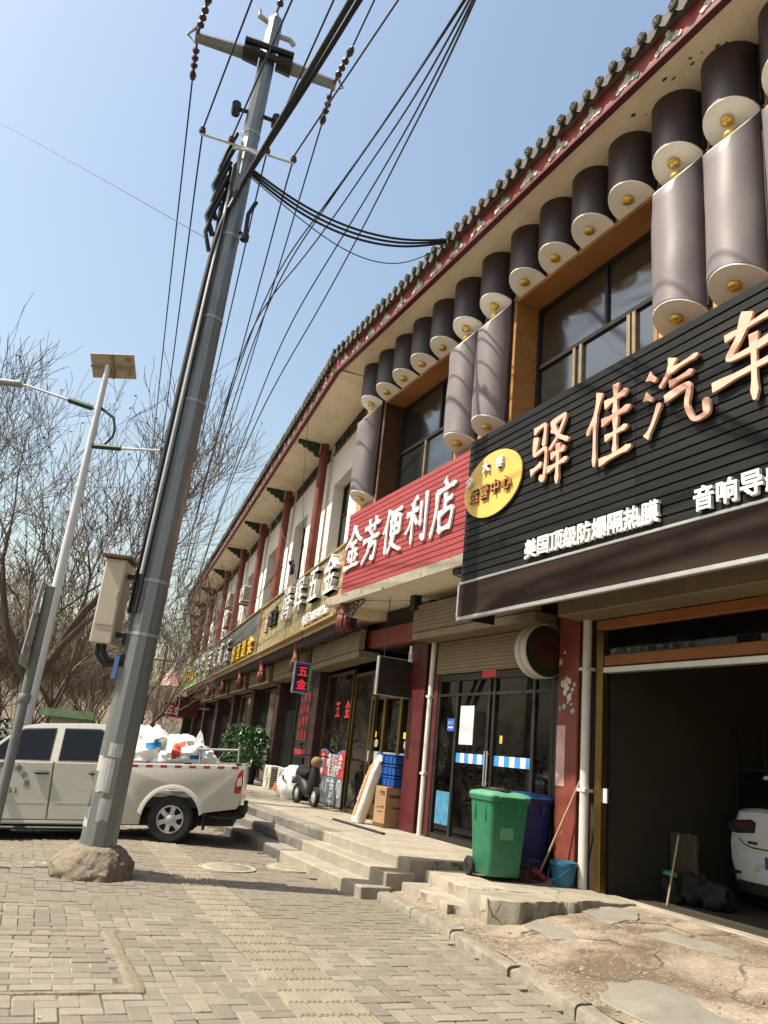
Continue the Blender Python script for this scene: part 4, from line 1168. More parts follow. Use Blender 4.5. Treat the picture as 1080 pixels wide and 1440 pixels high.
# ================================================================== MIDDLE AND FAR BUILDINGS
def arcade(name, label, fr, cols, s_end, detail=True, s_start=-.5):
    b = thing(name, label, 'building', fr)
    def P(nm, mk, fn, lab=None, smooth=None, stuff=False):
        m = MB(); fn(m); return part(nm, m, M[mk], b, lab, smooth, stuff)
    win = [(c - 2.15, c - .58) for c in cols if c - 2.15 > s_start]
    z0, z1 = 5.35, 7.55
    def _w(m):
        x = s_start
        for (a, e) in win:
            m.box(x, a, -.1, .30, 4.0, ZE - .002)
            m.box(a, e, -.1, .30, 4.0, z0); m.box(a, e, -.1, .30, z1, ZE - .002)
            x = e
        m.box(x, s_end, -.1, .30, 4.0, ZE - .002)
    P('wall', 'white_wall', _w)
    for (a, e) in win:
        window(b, a + .003, e - .003, z0 + .003, z1 - .003, -.02, z0 + 1.45, [], [(a + e) / 2], fw=.05)
        P('sill', 'white_wall', lambda m: m.box(a - .06, e + .06, .302, .36, z0 - .09, z0 - .005, b=.008))
    P('floor_slab', 'cream', lambda m: m.box(s_start, s_end, -7, .64, 3.80, 3.99))
    P('soffit', 'cream', lambda m: m.box(s_start + .45, s_end, .302, 1.34, ZE, ZE + .06))
    P('fascia_lip', 'dark_red', lambda m: m.box(.02, s_end, 1.28, 1.368, ZE - .05, ZE - .001))
    P('fascia', 'red_fascia', lambda m: m.box(.02, s_end, 1.30, 1.36, ZE + .002, ZE + .27))
    om = MB(); k = 0
    while .3 + k * .6 < s_end:
        s = .3 + k * .6
        om.prism([(-.15, .0), (-.16, .08), (-.07, .10), (0, .20), (.07, .10), (.16, .08), (.15, 0)], (s, 1.358, ZE + .06), RIGHT, UP, (0, .014, 0)); k += 1
    part('painted_ornaments', om, M['ornament'], b, stuff=True)
    tc_ = MB(); k = 0
    while .1 + k * .222 < s_end:
        s = .1 + k * .222
        tc_.lathe([(.082, -.5), (.082, 0), (.01, .012)], (s, 1.48 + random.uniform(-.01, .01), ZE + .335), 8, axis='y')
        tc_.prism([(-.10, .05), (-.09, -.04), (0, -.10), (.09, -.04), (.10, .05)], (s + .111, 1.45, ZE + .285), (1, 0, 0), UP, (0, .016, 0)); k += 1
    part('tile_course', tc_, M['tile_grey'], b, stuff=True)
    P('roof', 'tile_grey', lambda m: m.prism([(1.34, ZE + .272), (1.40, ZE + .30), (-3.0, ZE + 2.4), (-7.2, ZE + .3), (-7.2, ZE + .1), (.3, ZE + .08)], (s_start, 0, 0), (0, 1, 0), (0, 0, 1), (s_end - s_start, 0, 0)))
    for c in cols:
        m = MB(); m.lathe([(.115, 4.0), (.115, ZE - .36), (.135, ZE - .35), (.135, ZE - .30), (.11, ZE - .28), (.11, ZE - .003)], (c, .52, 0), 16)
        col = part('column', m, M['red_paint'], b, smooth=40)
        m = MB()
        m.prism([(.66, ZE - .005), (1.22, ZE - .005), (1.20, ZE - .09), (1.10, ZE - .10), (1.07, ZE - .17), (.97, ZE - .17), (.92, ZE - .25), (.82, ZE - .24), (.76, ZE - .34), (.66, ZE - .36)], (c - .05, 0, 0), (0, 1, 0), (0, 0, 1), (.10, 0, 0))
        part('bracket', m, M['bracket_green'], col)
    xs = [s_start + .3] + list(cols)
    for a, e in zip(xs, xs[1:]):
        m = MB(); m.box(a + .2, e - .2, .302, .34, ZE - .33, ZE - .31); m.box(a + .2, e - .2, .302, .34, ZE - .04, ZE - .02)
        q = int((e - a - .4) / .22)
        for k in range(q):
            x = a + .2 + k * .22
            m.cyl((x, .325, ZE - .31), (x + .16, .325, ZE - .04), .014, n=4); m.cyl((x + .16, .322, ZE - .31), (x, .322, ZE - .04), .014, n=4)
            m.lathe([(.05, -.01), (.05, .012), (.01, .014)], (x + .08, .322, ZE - .175), 8, axis='y')
        m.box(a + .2, e - .2, .301, .306, ZE - .31, ZE - .04)
        part('lattice_frieze', m, M['lattice'], b)
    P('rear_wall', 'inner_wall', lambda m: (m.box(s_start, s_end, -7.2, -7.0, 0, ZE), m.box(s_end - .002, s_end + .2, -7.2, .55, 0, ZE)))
    return b, P
FC = [3.97, 8.25, 12.35, 16.6, 21.2, 26.2, 31.1]
fb, FP = arcade('arcade_building', 'white two-storey building with round red columns and a deep cream eave', F, FC, 31.4)
GC = [4.6, 9.2, 13.8, 18.4, 23.0, 27.6]
gb, GP = arcade('arcade_building', 'farthest stretch of the red columned row beyond the second bend', G, GC, 30.0, s_start=.2)

# ---- ground floor of the middle building
for a in (3.35, 7.75, 11.9, 16.2, 20.8, 25.8, 30.7):
    FP('column', 'beam_dark', lambda m: m.box(a, a + .5, -.30, .08, .388, 3.798, b=.012))  # red columns in near-black; the colour stands in for shade under the overhang
FP('party_wall', 'inner_dark', lambda m: [m.box(x, x + .2, -7, -.31, 0, 3.8) for x in (3.5, 7.9, 12.0, 16.4, 21.0, 26.0)])
def front(P, a, b, d, mk, zt=3.05, mull=(), sill=.42, pane='win'):
    m = MB(); w = .06
    m.box(a, b, d - .06, d, zt - w, zt); m.box(a, b, d - .06, d, .389, sill + .05)
    for s in [a + w / 2, b - w / 2] + list(mull): m.box(s - w / 2, s + w / 2, d - .058, d + .002, sill + .05, zt - w)
    fo = part('shop_front', m, M[mk], P)
    c = [a + w] + sorted(mull) + [b - w]
    for i in range(len(c) - 1):
        m = MB(); m.box(c[i] + .03, c[i + 1] - .03, d - .035, d - .027, sill + .05, zt - w); part('pane', m, M[pane], fo)
    return fo
# brass-framed doors of the hardware shop round the bend
hf = front(nb, 4.36, 6.10, -.14, 'brass', 2.95, (4.84, 5.45), pane='pane_brown')
m = MB()
for s in (4.84, 5.45): m.box(s - .045, s + .045, -.15, -.10, .44, 2.9)
m.box(4.42, 6.04, -.13, -.118, .47, .66); m.box(4.42, 6.04, -.135, -.115, 2.42, 2.48)
part('gilt_rail', m, M['brass'], hf)
m = MB(); m.box(4.42, 4.80, -.133, -.128, 1.34, 1.52); m.box(4.90, 5.40, -.133, -.128, 1.34, 1.52); m.box(5.51, 6.02, -.133, -.128, 1.34, 1.52); part('frosted_band', m, M['curtain_frost'], hf)
m = MB(); m.box(5.12, 5.30, -.20, -.19, .50, 1.34); part('frosted_strip', m, M['curtain_frost'], hf)
m = MB(); m.box(4.90, 5.40, -.24, -.238, .50, 2.4); part('curtain', m, M['yellow_letter'], hf)
for s in (4.6, 5.7):
    m = MB(); m.prism([(math.cos(q * .5) * .07, math.sin(q * .5) * .07) for q in range(13)], (s, -.128, 1.66), RIGHT, UP, (0, .004, 0)); part('sticker', m, M['curtain_frost'], hf)
    m = MB(); m.box(s + .02, s + .10, -.128, -.124, 1.76, 1.86); part('sticker', m, M['yellow_letter'], hf)
ff = front(fb, -.25, 1.15, -.12, 'brass', 2.95, (), pane='pane_brown')
f2 = front(fb, 1.22, 3.30, -.10, 'brass', 3.05, (), pane='pane_brown')
front(fb, 3.9, 7.7, -.16, 'frame_dark', 3.1, (5.1, 6.4)); front(fb, 8.3, 11.85, -.16, 'frame_dark', 3.1, (9.5, 10.7))
front(fb, 12.45, 16.15, -.16, 'frame_tan', 3.1, (13.6, 14.9)); front(fb, 16.75, 20.75, -.16, 'frame_dark', 3.1, (18, 19.4)); front(fb, 21.35, 25.75, -.16, 'frame_dark', 3.1, (23,)); front(fb, 26.35, 30.65, -.16, 'frame_dark', 3.1, (28.5,))
for a, b in ((-.3, 3.3), (3.9, 7.7), (8.3, 11.8), (12.5, 16.1), (16.8, 20.7), (21.4, 25.7), (26.4, 30.6)):
    FP('shutter_box', 'shutter', lambda m: (m.box(a, b, -.1, .32, 3.12, 3.24, b=.01), _ribs(m, a, b, .32, 3.25, 3.62, .07)))
FP('beam', 'beam_dark', lambda m: m.box(-.3, 31.3, .42, .60, 3.60, 3.798))
# hardware shop posters behind / on the glass
po = thing('window_poster', 'red shop poster with white characters above a grey advertisement in the hardware shop window', 'poster', F, (2.15, -.09, .46))
m = MB()
top = [(-.95 + .1 * k, .98 + .05 * math.sin(k * .42 + .4)) for k in range(20)]
m.prism([(-.95, .50), (.95, .50)] + top[::-1], (0, 0, 0), RIGHT, UP, (0, .006, 0)); part('red_panel', m, M['poster_red'], po)
m = MB()
for k in range(19):
    (x, y), (x2, y2) = top[k], top[k + 1]; m.quad((-x, .007, y + .0), (-x2, .007, y2), (-x2, .007, y2 - .04), (-x, .007, y - .04))
part('wave_edge', m, M['poster_blue'], po)
m = MB(); put_text(m, '腾辉五金', .29, .004, (-.22, .010, .81), RIGHT, UP, bold=.006); put_text(m, '配套管件', .21, .004, (-.22, .010, .60), RIGHT, UP, bold=.004)
m.prism([(-.80, .60), (-.70, .50), (-.60, .60), (-.60, .86), (-.70, .95), (-.80, .86)], (0, .007, 0), RIGHT, UP, (0, .003, 0)); part('lettering', m, M['paper_white'], po)
m = MB(); put_text(m, '水', .2, .004, (.70, .013, .73), RIGHT, UP, bold=.01); part('emblem', m, M['poster_blue'], po)
m = MB(); m.box(-.95, .95, 0, .005, -.02, .49); part('grey_panel', m, M['poster_grey'], po)
m = MB(); put_text(m, '广告', .34, .003, (-.05, .008, .32), RIGHT, UP, bold=.006); put_text(m, '牛', .3, .003, (-.18, .008, .06), RIGHT, UP, bold=.004); put_text(m, '热线', .2, .003, (.6, .008, .30), RIGHT, UP); 
m.lathe([(.17, 0), (.17, .002), (.14, .002), (.14, 0)], (-.72, .008, .30), 24, axis='y'); part('lettering', m, M['paper_white'], po)
m = MB(); put_text(m, '五', .36, .004, (2.15, -.095, 2.28), RIGHT, UP, bold=.01); put_text(m, '金', .36, .004, (1.45, -.095, 2.28), RIGHT, UP, bold=.01); part('window_lettering', m, M['red_text'], f2)
# dark board with red columns of characters on the pillar
bo = thing('notice_board', 'tall black board with red columns of characters beside the hardware window', 'notice board', F, (4.55, .02, .9))
m = MB(); m.box(-.55, .55, -.03, .03, .35, 2.5, b=.01); part('board', m, M['black'], bo)
m = MB()
for i, w in enumerate(('五金工具批发', '水暖管件零售', '电工电料齐全')):
    for k, ch in enumerate(w): put_text(m, ch, .26, .004, (.34 - i * .34, .034, 2.30 - k * .29), RIGHT, UP, bold=.004)
part('characters', m, M['red_text'], bo)
m = MB(); m.box(-.5, .5, .031, .035, .40, .52); part('red_band', m, M['red_text'], bo)

# ================================================================== SIGNS ALONG THE MIDDLE BUILDING
def panel_sign(label, s0, s1, z0, z1, mk, d=.75, frame='gold_frame'):
    t = thing('sign_board', label, 'shop sign', F)
    n = max(1, round((s1 - s0) / 1.45)); w = (s1 - s0) / n
    for k in range(n):
        m = MB(); m.box(s0 + k * w + .004, s0 + (k + 1) * w - .004, d - .05, d + random.uniform(-.003, .003), z0 + .05, z1 - .05); part('panel', m, M[mk], t)
    m = MB(); m.box(s0, s1, d - .10, d + .045, z1 - .05, z1, b=.008); m.box(s0, s1, d - .12, d + .055, z0, z0 + .05, b=.008)
    m.box(s0, s0 + .05, d - .10, d + .04, z0 + .05, z1 - .05); m.box(s1 - .05, s1, d - .10, d + .04, z0 + .05, z1 - .05); part('frame', m, M[frame], t)
    m = MB(); m.box(s0 + .01, s1 - .01, d - .11, d - .052, z0 + .051, z1 - .051); part('backing', m, M['dark_metal'], t)
    return t
gs_ = panel_sign('gold mottled hardware shop sign with thick white characters and phone number', -.52, 8.5, 3.84, 5.22, 'gold_sign')
for ch, s in zip('腾辉五金', (4.42, 3.10, 1.75, .42)):
    m = MB(); put_text(m, ch, .84, .11, (s, .815, 4.72), RIGHT, UP, bold=.006, sx=1.05); part('character', m, M['white_letter'], gs_)
m = MB(); put_text(m, '电话15625407288', .25, .05, (1.55, .785, 4.07), RIGHT, UP, bold=.007, sx=1.15); part('phone_number', m, M['white_letter'], gs_)
m = MB(); put_text(m, '五金', .5, .05, (6.3, .785, 4.66), RIGHT, UP, bold=.015); part('character', m, M['black'], gs_)
m = MB(); put_text(m, '管', .5, .04, (7.3, .78, 4.6), RIGHT, UP, bold=.01); part('character', m, M['pale_red'], gs_)
ks = panel_sign('dark grey shop sign with raised white and yellow characters', 8.56, 21.0, 3.86, 5.25, 'dark_sign')
for ch, s in zip('百货商店', (19.6, 17.9, 16.2, 14.4)):
    m = MB(); put_text(m, ch, .90, .12, (s, .82, 4.52), RIGHT, UP, bold=.006, sx=1.3); part('character', m, M['white_letter'], ks)
for ch, s in zip('烟酒副食', (12.8, 11.7, 10.6, 9.5)):
    m = MB(); put_text(m, ch, .56, .08, (s, .80, 4.22), RIGHT, UP, bold=.010, sx=1.35); part('character', m, M['yellow_letter'], ks)
gr = panel_sign('green shop sign at the far end of the sign row', 21.06, 32.2, 3.86, 5.35, 'green_sign')
for ch, s in zip('农资', (25.3, 23.2)):
    m = MB(); put_text(m, ch, .9, .08, (s, .80, 4.75), RIGHT, UP, bold=.010, sx=1.5); part('character', m, M['white_letter'], gr)
for ch, s in zip('种子化肥', (31.0, 29.6, 28.2, 26.9)):
    m = MB(); put_text(m, ch, .7, .06, (s, .79, 4.5), RIGHT, UP, bold=.010, sx=1.3); part('character', m, M['yellow_letter'], gr)
for i, s in enumerate((3.95, 8.3, 12.3, 16.5, 21.1)):
    lotus(F, s, .55, 3.80, ('carved red lotus post hanging under the middle of the gold sign', 'carved red lotus post where the gold sign meets the grey sign', 'lotus post under the yellow characters of the grey sign', 'lotus post under the white characters of the grey sign', 'lotus post where the grey sign meets the green sign')[i], .95)
# small lit LED sign
t = thing('led_sign', 'small lit LED box sign with two red characters in a coloured border', 'LED sign', F, (2.2, .75, 2.53))
m = MB(); m.box(-.05, .05, -.17, .17, 0, .60, b=.006); part('cabinet', m, M['black'], t)
m = MB(); m.box(-.058, .058, .16, .182, -.012, .612); m.box(-.058, .058, -.182, -.16, -.012, .612); m.box(-.058, .058, -.16, .16, -.014, .012); m.box(-.058, .058, -.16, .16, .588, .614); part('frame', m, M['alu'], t)
m = MB(); put_text(m, '五', .22, .002, (-.052, 0, .43), (0, -1, 0), UP, bold=.004); put_text(m, '金', .22, .002, (-.052, 0, .17), (0, -1, 0), UP, bold=.004); part('characters', m, M['led_red'], t)
m = MB()
for k in range(12): m.box(-.0535, -.051, -.146, -.134, .05 + k * .044, .066 + k * .044)
part('green_dots', m, M['led_green'], t)
m = MB()
for k in range(12): m.box(-.0535, -.051, .134, .146, .05 + k * .044, .066 + k * .044)
m.box(-.0535, -.051, -.12, .12, .56, .568); m.box(-.0535, -.051, -.12, .12, .03, .038)
part('blue_border', m, M['led_blue'], t)
m = MB(); m.cyl((0, .1, .60), (0, .1, 1.27), .008, n=5); m.cyl((0, -.1, .60), (0, -.1, 1.27), .008, n=5); part('hanger', m, M['dark_metal'], t)
# projecting light boxes farther down the row
for (s, d, z, w, h, mk, txt, lab) in ((29.5, 1.25, 2.35, 1.1, .75, 'red_plastic', '五金', 'red light box sign with white characters far down the row'), (24.0, 1.0, 2.3, .9, .9, 'dark_red', '', 'dark red projecting box sign below the green sign'), (27.5, .9, 2.95, .9, .35, 'black', '', 'black projecting box sign above the dark red one')):
    t = thing('box_sign', lab, 'box sign', F, (s, d, z))
    m = MB(); m.box(-.08, .08, -w / 2, w / 2, 0, h, b=.01); part('cabinet', m, M[mk], t)
    m = MB(); m.box(-.085, .085, w / 2 - .0, w / 2 + .025, -.02, h + .02); m.box(-.02, .02, -d - .2 if d < 0 else -w / 2 - .5, -w / 2, h * .45, h * .55); part('frame', m, M['alu'], t)
    if txt:
        m = MB(); put_text(m, txt, .5, .004, (-.083, 0, h * .5), (0, -1, 0), UP, bold=.010); part('lettering', m, M['white_letter'], t)

# air conditioners on the upper wall
def ac_unit(fr, loc, label, rz=0, group='air conditioners on the upper wall', sc=1.0, wall=True):
    t = thing('air_conditioner', label, 'air conditioner', fr, loc, rz, group)
    m = MB(); m.box(-.40 * sc, .40 * sc, -.15 * sc, .15 * sc, 0, .56 * sc, b=.015); part('case', m, M['ac_white'], t)
    m = MB()
    for k in range(7): m.lathe([((.05 + .03 * k) * sc, .155 * sc), ((.05 + .03 * k) * sc, .164 * sc), ((.058 + .03 * k) * sc, .164 * sc), ((.058 + .03 * k) * sc, .155 * sc)], (-.08 * sc, 0, .28 * sc), 18, axis='y')
    m.box(-.09 * sc, -.07 * sc, .156 * sc, .168 * sc, .03 * sc, .53 * sc); m.box(-.34 * sc, .18 * sc, .156 * sc, .167 * sc, .27 * sc, .29 * sc)
    part('fan_guard', m, M['ac_white'], t)
    m = MB(); m.lathe([(.235 * sc, .1515 * sc), (.235 * sc, .1535 * sc), (.01, .1536 * sc)], (-.08 * sc, 0, .28 * sc), 20, axis='y'); part('fan_opening', m, M['black'], t)
    m = MB()
    for k in range(9): m.box(-.404 * sc, -.398 * sc, -.12 * sc, .12 * sc, (.06 + .05 * k) * sc, (.085 + .05 * k) * sc)
    part('side_fins', m, M['dark_metal'], t)
    if wall:
        m = MB()
        for x in (-.3, .3): m.box(x - .02, x + .02, -.3, .17, -.05, -.005); m.box(x - .02, x + .02, -.30, -.27, -.35, -.05)
        m.tube([(.42, -.05, .1), (.5, -.05, .0), (.46, -.15, -.25), (.3, -.2, -.5)], .018, 6); part('bracket', m, M['rust'], t, smooth=50)
    return t
ac_unit(F, (13.6, .62, 6.15), 'air conditioner on the white wall nearest along the upper storey')
ac_unit(F, (17.6, .62, 6.55), 'upper air conditioner of the stacked pair on the white wall')
ac_unit(F, (17.3, .62, 5.72), 'lower air conditioner of the stacked pair just above the grey sign')
m = MB(); m.box(-.09, .09, 0, .10, 0, .30, b=.015); m.ball((0, .12, .33), (.07, .06, .07), 8, 6); m.cyl((0, .05, .30), (0, .05, .42), .02, n=6)
solo('security_light', m, M['dark_metal'], 'small dark lamp fixed to the white wall above the gold sign', 'lamp', F, (7.0, .302, 6.0))

# ================================================================== ON THE PLATFORM
ac_unit(F, (6.95, .12, .387), 'beige air conditioner standing on the platform by the plants', 0, 'air conditioners on the platform', 1.0, False)
ac_unit(F, (5.72, .02, .387), 'second air conditioner with its dark grille towards the white bags', 0, 'air conditioners on the platform', 1.0, False)
def lump(m, c, r, seed, rough=.22, nu=18, nv=12):
    o = Vector((seed * 3.1, seed * 1.7, 0))
    def fn(d):
        k = 1 + rough * noise.fractal(d * 1.6 + o, .6, 2, 4) + .05 * noise.noise(d * 6 + o)
        if d.z < 0: k *= 1 + .12 * (-d.z)
        return k
    m.ball(c, r, nu, nv, fn)
m = MB()
for k, (x, y, z, r) in enumerate(((3.95, .34, .60, (.42, .26, .26)), (3.45, .40, .62, (.34, .24, .28)), (3.7, .30, .88, (.36, .22, .20)))): lump(m, (x, y, z), r, k + 2)
sk = solo('sacks', m, M['sack'], 'heap of crumpled white sacks on the platform beside the scooter', 'sacks', F, smooth=60)
m = MB(); m.prism([(-.28, -.05), (.1, -.08), (.22, .04), (-.05, .12)], (4.1, .604, .56), RIGHT, UP, (0, .012, 0)); part('orange_print', m, M['bag_orange'], sk)
m = MB(); m.box(3.2, 3.36, .62, .635, .78, .86); part('black_label', m, M['black'], sk)

# scooter seen from behind
sc_ = thing('scooter', 'black electric scooter parked facing the hardware window', 'scooter', F, (1.95, .42, .386), R(190))
def wheel(m, x, r, w, n=20): m.lathe([(r * .62, -w / 2), (r * .95, -w / 2), (r, -w * .25), (r, w * .25), (r * .95, w / 2), (r * .62, w / 2)], (x, 0, r), n, axis='y', caps=False)
m = MB(); wheel(m, -.42, .19, .075); part('wheel', m, M['rubber'], sc_, smooth=40)
m = MB(); wheel(m, .42, .19, .07); part('wheel', m, M['rubber'], sc_, smooth=40)
m = MB(); m.lathe([(.02, -.05), (.12, -.02), (.12, .02), (.02, .05)], (-.42, 0, .19), 12, axis='y'); m.lathe([(.02, -.05), (.12, -.02), (.12, .02), (.02, .05)], (.42, 0, .19), 12, axis='y'); part('hub', m, M['alloy'], sc_)
m = MB(); m.tube([(-.5, 0, .46), (-.25, 0, .50), (-.05, 0, .36), (.1, 0, .26), (.25, 0, .27)], [.09, .13, .12, .11, .08], 10); m.tube([(.25, 0, .28), (.34, 0, .5), (.30, 0, .78)], [.12, .13, .07], 10); part('body', m, M['black'], sc_, smooth=60)
m = MB(); m.tube([(-.46, 0, .57), (-.3, 0, .62), (-.08, 0, .60), (.02, 0, .56)], [.09, .13, .13, .07], 10); part('seat', m, M['rubber'], sc_, smooth=60)
m = MB(); m.box(-.62, -.40, -.13, .13, .48, .62, b=.03); m.box(-.66, -.62, -.08, .08, .42, .56, b=.01); part('tail_rack', m, M['white_letter'], sc_)
m = MB(); m.box(-.675, -.655, -.05, .05, .36, .44, b=.008); part('tail_lamp', m, M['lamp_red'], sc_)
m = MB(); m.tube([(.30, 0, .76), (.27, 0, .90)], .025, 8); m.tube([(.18, -.32, .93), (.25, -.16, .95), (.27, 0, .90), (.25, .16, .95), (.18, .32, .93)], .016, 6)
for y in (-.26, .26): m.tube([(.22, y, .94), (.24, y * 1.25, 1.10)], .007, 5); m.ball((.24, y * 1.3, 1.14), (.02, .05, .04), 8, 6)
part('handlebar', m, M['black'], sc_, smooth=50)
m = MB(); m.ball((.34, 0, .82), (.08, .12, .11), 12, 8); part('front_cover', m, M['cardboard'], sc_, smooth=60)
m = MB(); m.tube([(-.1, .06, .24), (-.18, .22, .02)], .012, 5); part('stand', m, M['dark_metal'], sc_)

# potted plants
def plant(fr, loc, label, h, w, n, seed):
    t = thing('potted_plant', label, 'plant', fr, loc, 0, 'leafy plants on the platform')
    m = MB(); m.lathe([(.13, 0), (.18, .02), (.23, .40), (.25, .41), (.25, .45), (.22, .45), (.20, .40)], (0, 0, 0), 16); part('pot', m, M['black'], t, smooth=40)
    rs = random.Random(seed); st_ = MB(); lf = MB()
    for k in range(7):
        a = rs.uniform(0, 6.28); top = Vector((math.cos(a) * w * .5, math.sin(a) * w * .5, h * rs.uniform(.6, .95)))
        st_.tube([(0, 0, .38), (top.x * .3, top.y * .3, .4 + (h - .4) * .4), tuple(top)], [.014, .01, .005], 5)
    part('stem', st_, M['bark'], t)
    for k in range(n):
        a = rs.uniform(0, 6.28); u = rs.random() ** .5
        zz_ = rs.uniform(0, 1); prof = math.sin(math.pi * min(1, .12 + zz_ * .86)) ** .7
        c = Vector((math.cos(a) * w * u * prof, math.sin(a) * w * u * prof, .42 + (h - .42) * zz_))
        d = Vector((math.cos(a), math.sin(a), rs.uniform(-.5, .5))).normalized(); L_ = rs.uniform(.10, .19)
        sd_ = d.cross(Vector((0, 0, 1))).normalized() * L_ * .27; up_ = sd_.cross(d).normalized() * .02
        b = c + d * L_ * .5 + up_; e = c + d * L_ - Vector((0, 0, L_ * .35))
        lf.add([c, b + sd_, e, b - sd_, b - up_ * 1.6], [(0, 1, 4), (1, 2, 4), (2, 3, 4), (3, 0, 4)])
    part('foliage', lf, M['leaf'], t)
plant(F, (8.3, .52, .386), 'bushy green pot plant nearest the beige air conditioner', 1.52, .52, 620, 1)
plant(F, (9.4, .80, .386), 'bushy green pot plant behind the other, farther along the platform', 1.55, .42, 420, 2)

# blue crates, carton, rolled bag by the brass doors
ct = thing('carton', 'brown cardboard carton standing by the brass doors', 'carton', N, (4.52, .12, .392), R(4))
m = MB(); m.box(-.17, .17, -.17, .17, 0, .60, b=.006); part('box', m, M['cardboard'], ct)
m = MB()
m.box(-.13, .02, .1702, .172, .50, .54); m.box(-.13, -.02, .1702, .172, .47, .49); m.box(-.12, -.06, .1702, .172, .28, .32); m.box(-.05, .10, .1702, .172, .285, .30); m.box(-.10, .06, .1702, .172, .22, .235); m.box(-.17, .17, .1702, .1715, .0, .06)
m.box(-.172, -.1702, -.1, .1, .44, .49); m.box(-.172, -.1702, -.1, .06, .28, .31)
part('printing', m, M['cardboard_ink'], ct)
m = MB(); m.box(-.16, .16, -.03, .03, .6005, .603); part('tape', m, M['frame_tan'], ct)
bc = thing('blue_crates', 'stack of dark blue plastic crates behind the cardboard carton', 'crates', N, (4.62, -.02 + .0, 1.0), R(3))
for k in range(3):
    m = MB(); z = k * .17
    m.box(-.29, .29, -.20, .22, z, z + .13, b=.012); m.box(-.305, .305, -.215, .235, z + .13, z + .155, b=.008)
    for x in (-.2, -.07, .07, .2): m.box(x - .012, x + .012, .22, .232, z + .01, z + .13)
    part('crate', m, M['crate_blue'], bc)
m = MB(); m.box(-.12, .28, -.20, .10, -.605, -.004, b=.01); part('base_carton', m, M['cardboard'], bc)
rb = thing('rolled_bag', 'tall white plastic bag with orange print leaning by the brass doors', 'bag', N, (4.92, .46, .40), 0, None, Matrix.Rotation(R(-9), 4, 'Y') @ Matrix.Rotation(R(12), 4, 'X'))
m = MB(); rings = []
for i in range(15):
    z = 1.02 * i / 14; w = .125 * (1 - .12 * abs(z - .5)) * (1 if i < 13 else (.72 if i == 13 else .5))
    ring = []
    for k in range(32):
        a = 2 * math.pi * k / 32; q = 1 + .10 * noise.noise(Vector((math.cos(a) * 2, math.sin(a) * 2, z * 6)))
        sx = math.copysign(abs(math.cos(a)) ** .7, math.cos(a)); sy = math.copysign(abs(math.sin(a)) ** .7, math.sin(a))
        ring.append((sx * w * q, sy * w * .8 * q, z))
    rings.append(ring)
m.loft(rings)
m.m = [1 if (.06 < sum(m.v[i][2] for i in f) / len(f) < .97 and -.30 < math.atan2(sum(m.v[i][0] for i in f) - .0, sum(m.v[i][1] for i in f)) < .62) else 0 for f in m.f]
part('bag', m, [M['bag_white'], M['bag_orange']], rb, smooth=60)
m = MB()
for x, a in ((.05, .3), (-.06, -.35)): m.prism([(-.05, 0), (.05, 0), (.03, .09), (0, .11), (-.03, .09)], (x, -.01, 1.0), (math.cos(a), 0, math.sin(a)), (-math.sin(a), 0, math.cos(a)), (0, .02, 0))
part('tied_ears', m, M['bag_white'], rb)
m = MB(); put_text(m, '建筑胶粉优质', .07, .002, (.02, .118, .52), (0, 0, 1), (-1, 0, 0)); part('lettering', m, M['bag_white'], rb)
m = MB(); m.box(3.35, 5.15, .74, .80, .391, .418, b=.006); solo('threshold_strip', m, M['black'], 'black rubber strip lying on the platform before the carton', 'strip', N)

# wheelie bins
def wheelie(name, label, loc, rz, body, lid, sc=1.0, grp=None):
    t = thing(name, label, 'bin', N, loc, rz, grp)
    def ring(z, wx, wy, oy=0, n=6, e=.045):
        pts = []
        for (sx, sy, a0) in ((1, 1, 0), (-1, 1, 90), (-1, -1, 180), (1, -1, 270)):
            for k in range(n):
                a = R(a0 + 90 * k / (n - 1)); pts.append((sx * (wx - e) + math.cos(a) * e, oy + sy * (wy - e) + math.sin(a) * e, z))
        return pts
    m = MB(); m.loft([ring(.05, .185, .19), ring(.07, .195, .20), ring(.30, .207, .218, .0), ring(.60, .222, .238, .0), ring(.80, .235, .252, .0), ring(.801, .250, .268), ring(.84, .252, .272), ring(.841, .23, .25), ring(.80, .22, .24)]); part('body', m, M[body], t, smooth=35)
    m = MB()
    for x in (-.10, .10): m.box(x - .03, x + .03, .262, .275, .68, .80, b=.006)
    for y in (-.12, .12): m.box(-.24, -.228, y - .015, y + .015, .60, .80, b=.004); m.box(.228, .24, y - .015, y + .015, .60, .80, b=.004)
    m.box(-.16, .16, -.265, -.23, .70, .76, b=.01); m.box(-.19, .19, -.225, -.16, .03, .10, b=.01); part('moulding', m, M[body], t)
    m = MB(); m.loft([ring(.842, .255, .275), ring(.862, .255, .275), ring(.885, .235, .25), ring(.905, .17, .18)]); m.box(-.15, .15, .268, .30, .845, .862, b=.006); L_ = part('lid', m, M[lid], t, smooth=35)
    m = MB(); m.tube([(-.2, -.285, .86), (-.2, -.32, .88), (.2, -.32, .88), (.2, -.285, .86)], .014, 8); part('handle', m, M[body], t, smooth=50)
    for x in (-.225, .225):
        m = MB(); m.lathe([(.04, -.022), (.088, -.025), (.10, -.015), (.10, .015), (.088, .025), (.04, .022)], (x, -.20, .10), 20, axis='x'); w = part('wheel', m, M['rubber'], t, smooth=40)
        m = MB(); m.lathe([(.01, -.027), (.045, -.026), (.05, -.018), (.05, .018), (.045, .026), (.01, .027)], (x, -.20, .10), 14, axis='x'); part('hub', m, M['dark_metal'], w, smooth=40)
    return t
gbn = wheelie('wheelie_bin', 'green wheelie bin with a dark bag on its lid at the edge of the slab', (.42, .88, .298), R(84), 'bin_green', 'bin_lid')
m = MB(); m.box(-.06, .10, .2305, .234, .42, .56); part('worn_sticker', m, M['bin_lid'], gbn)
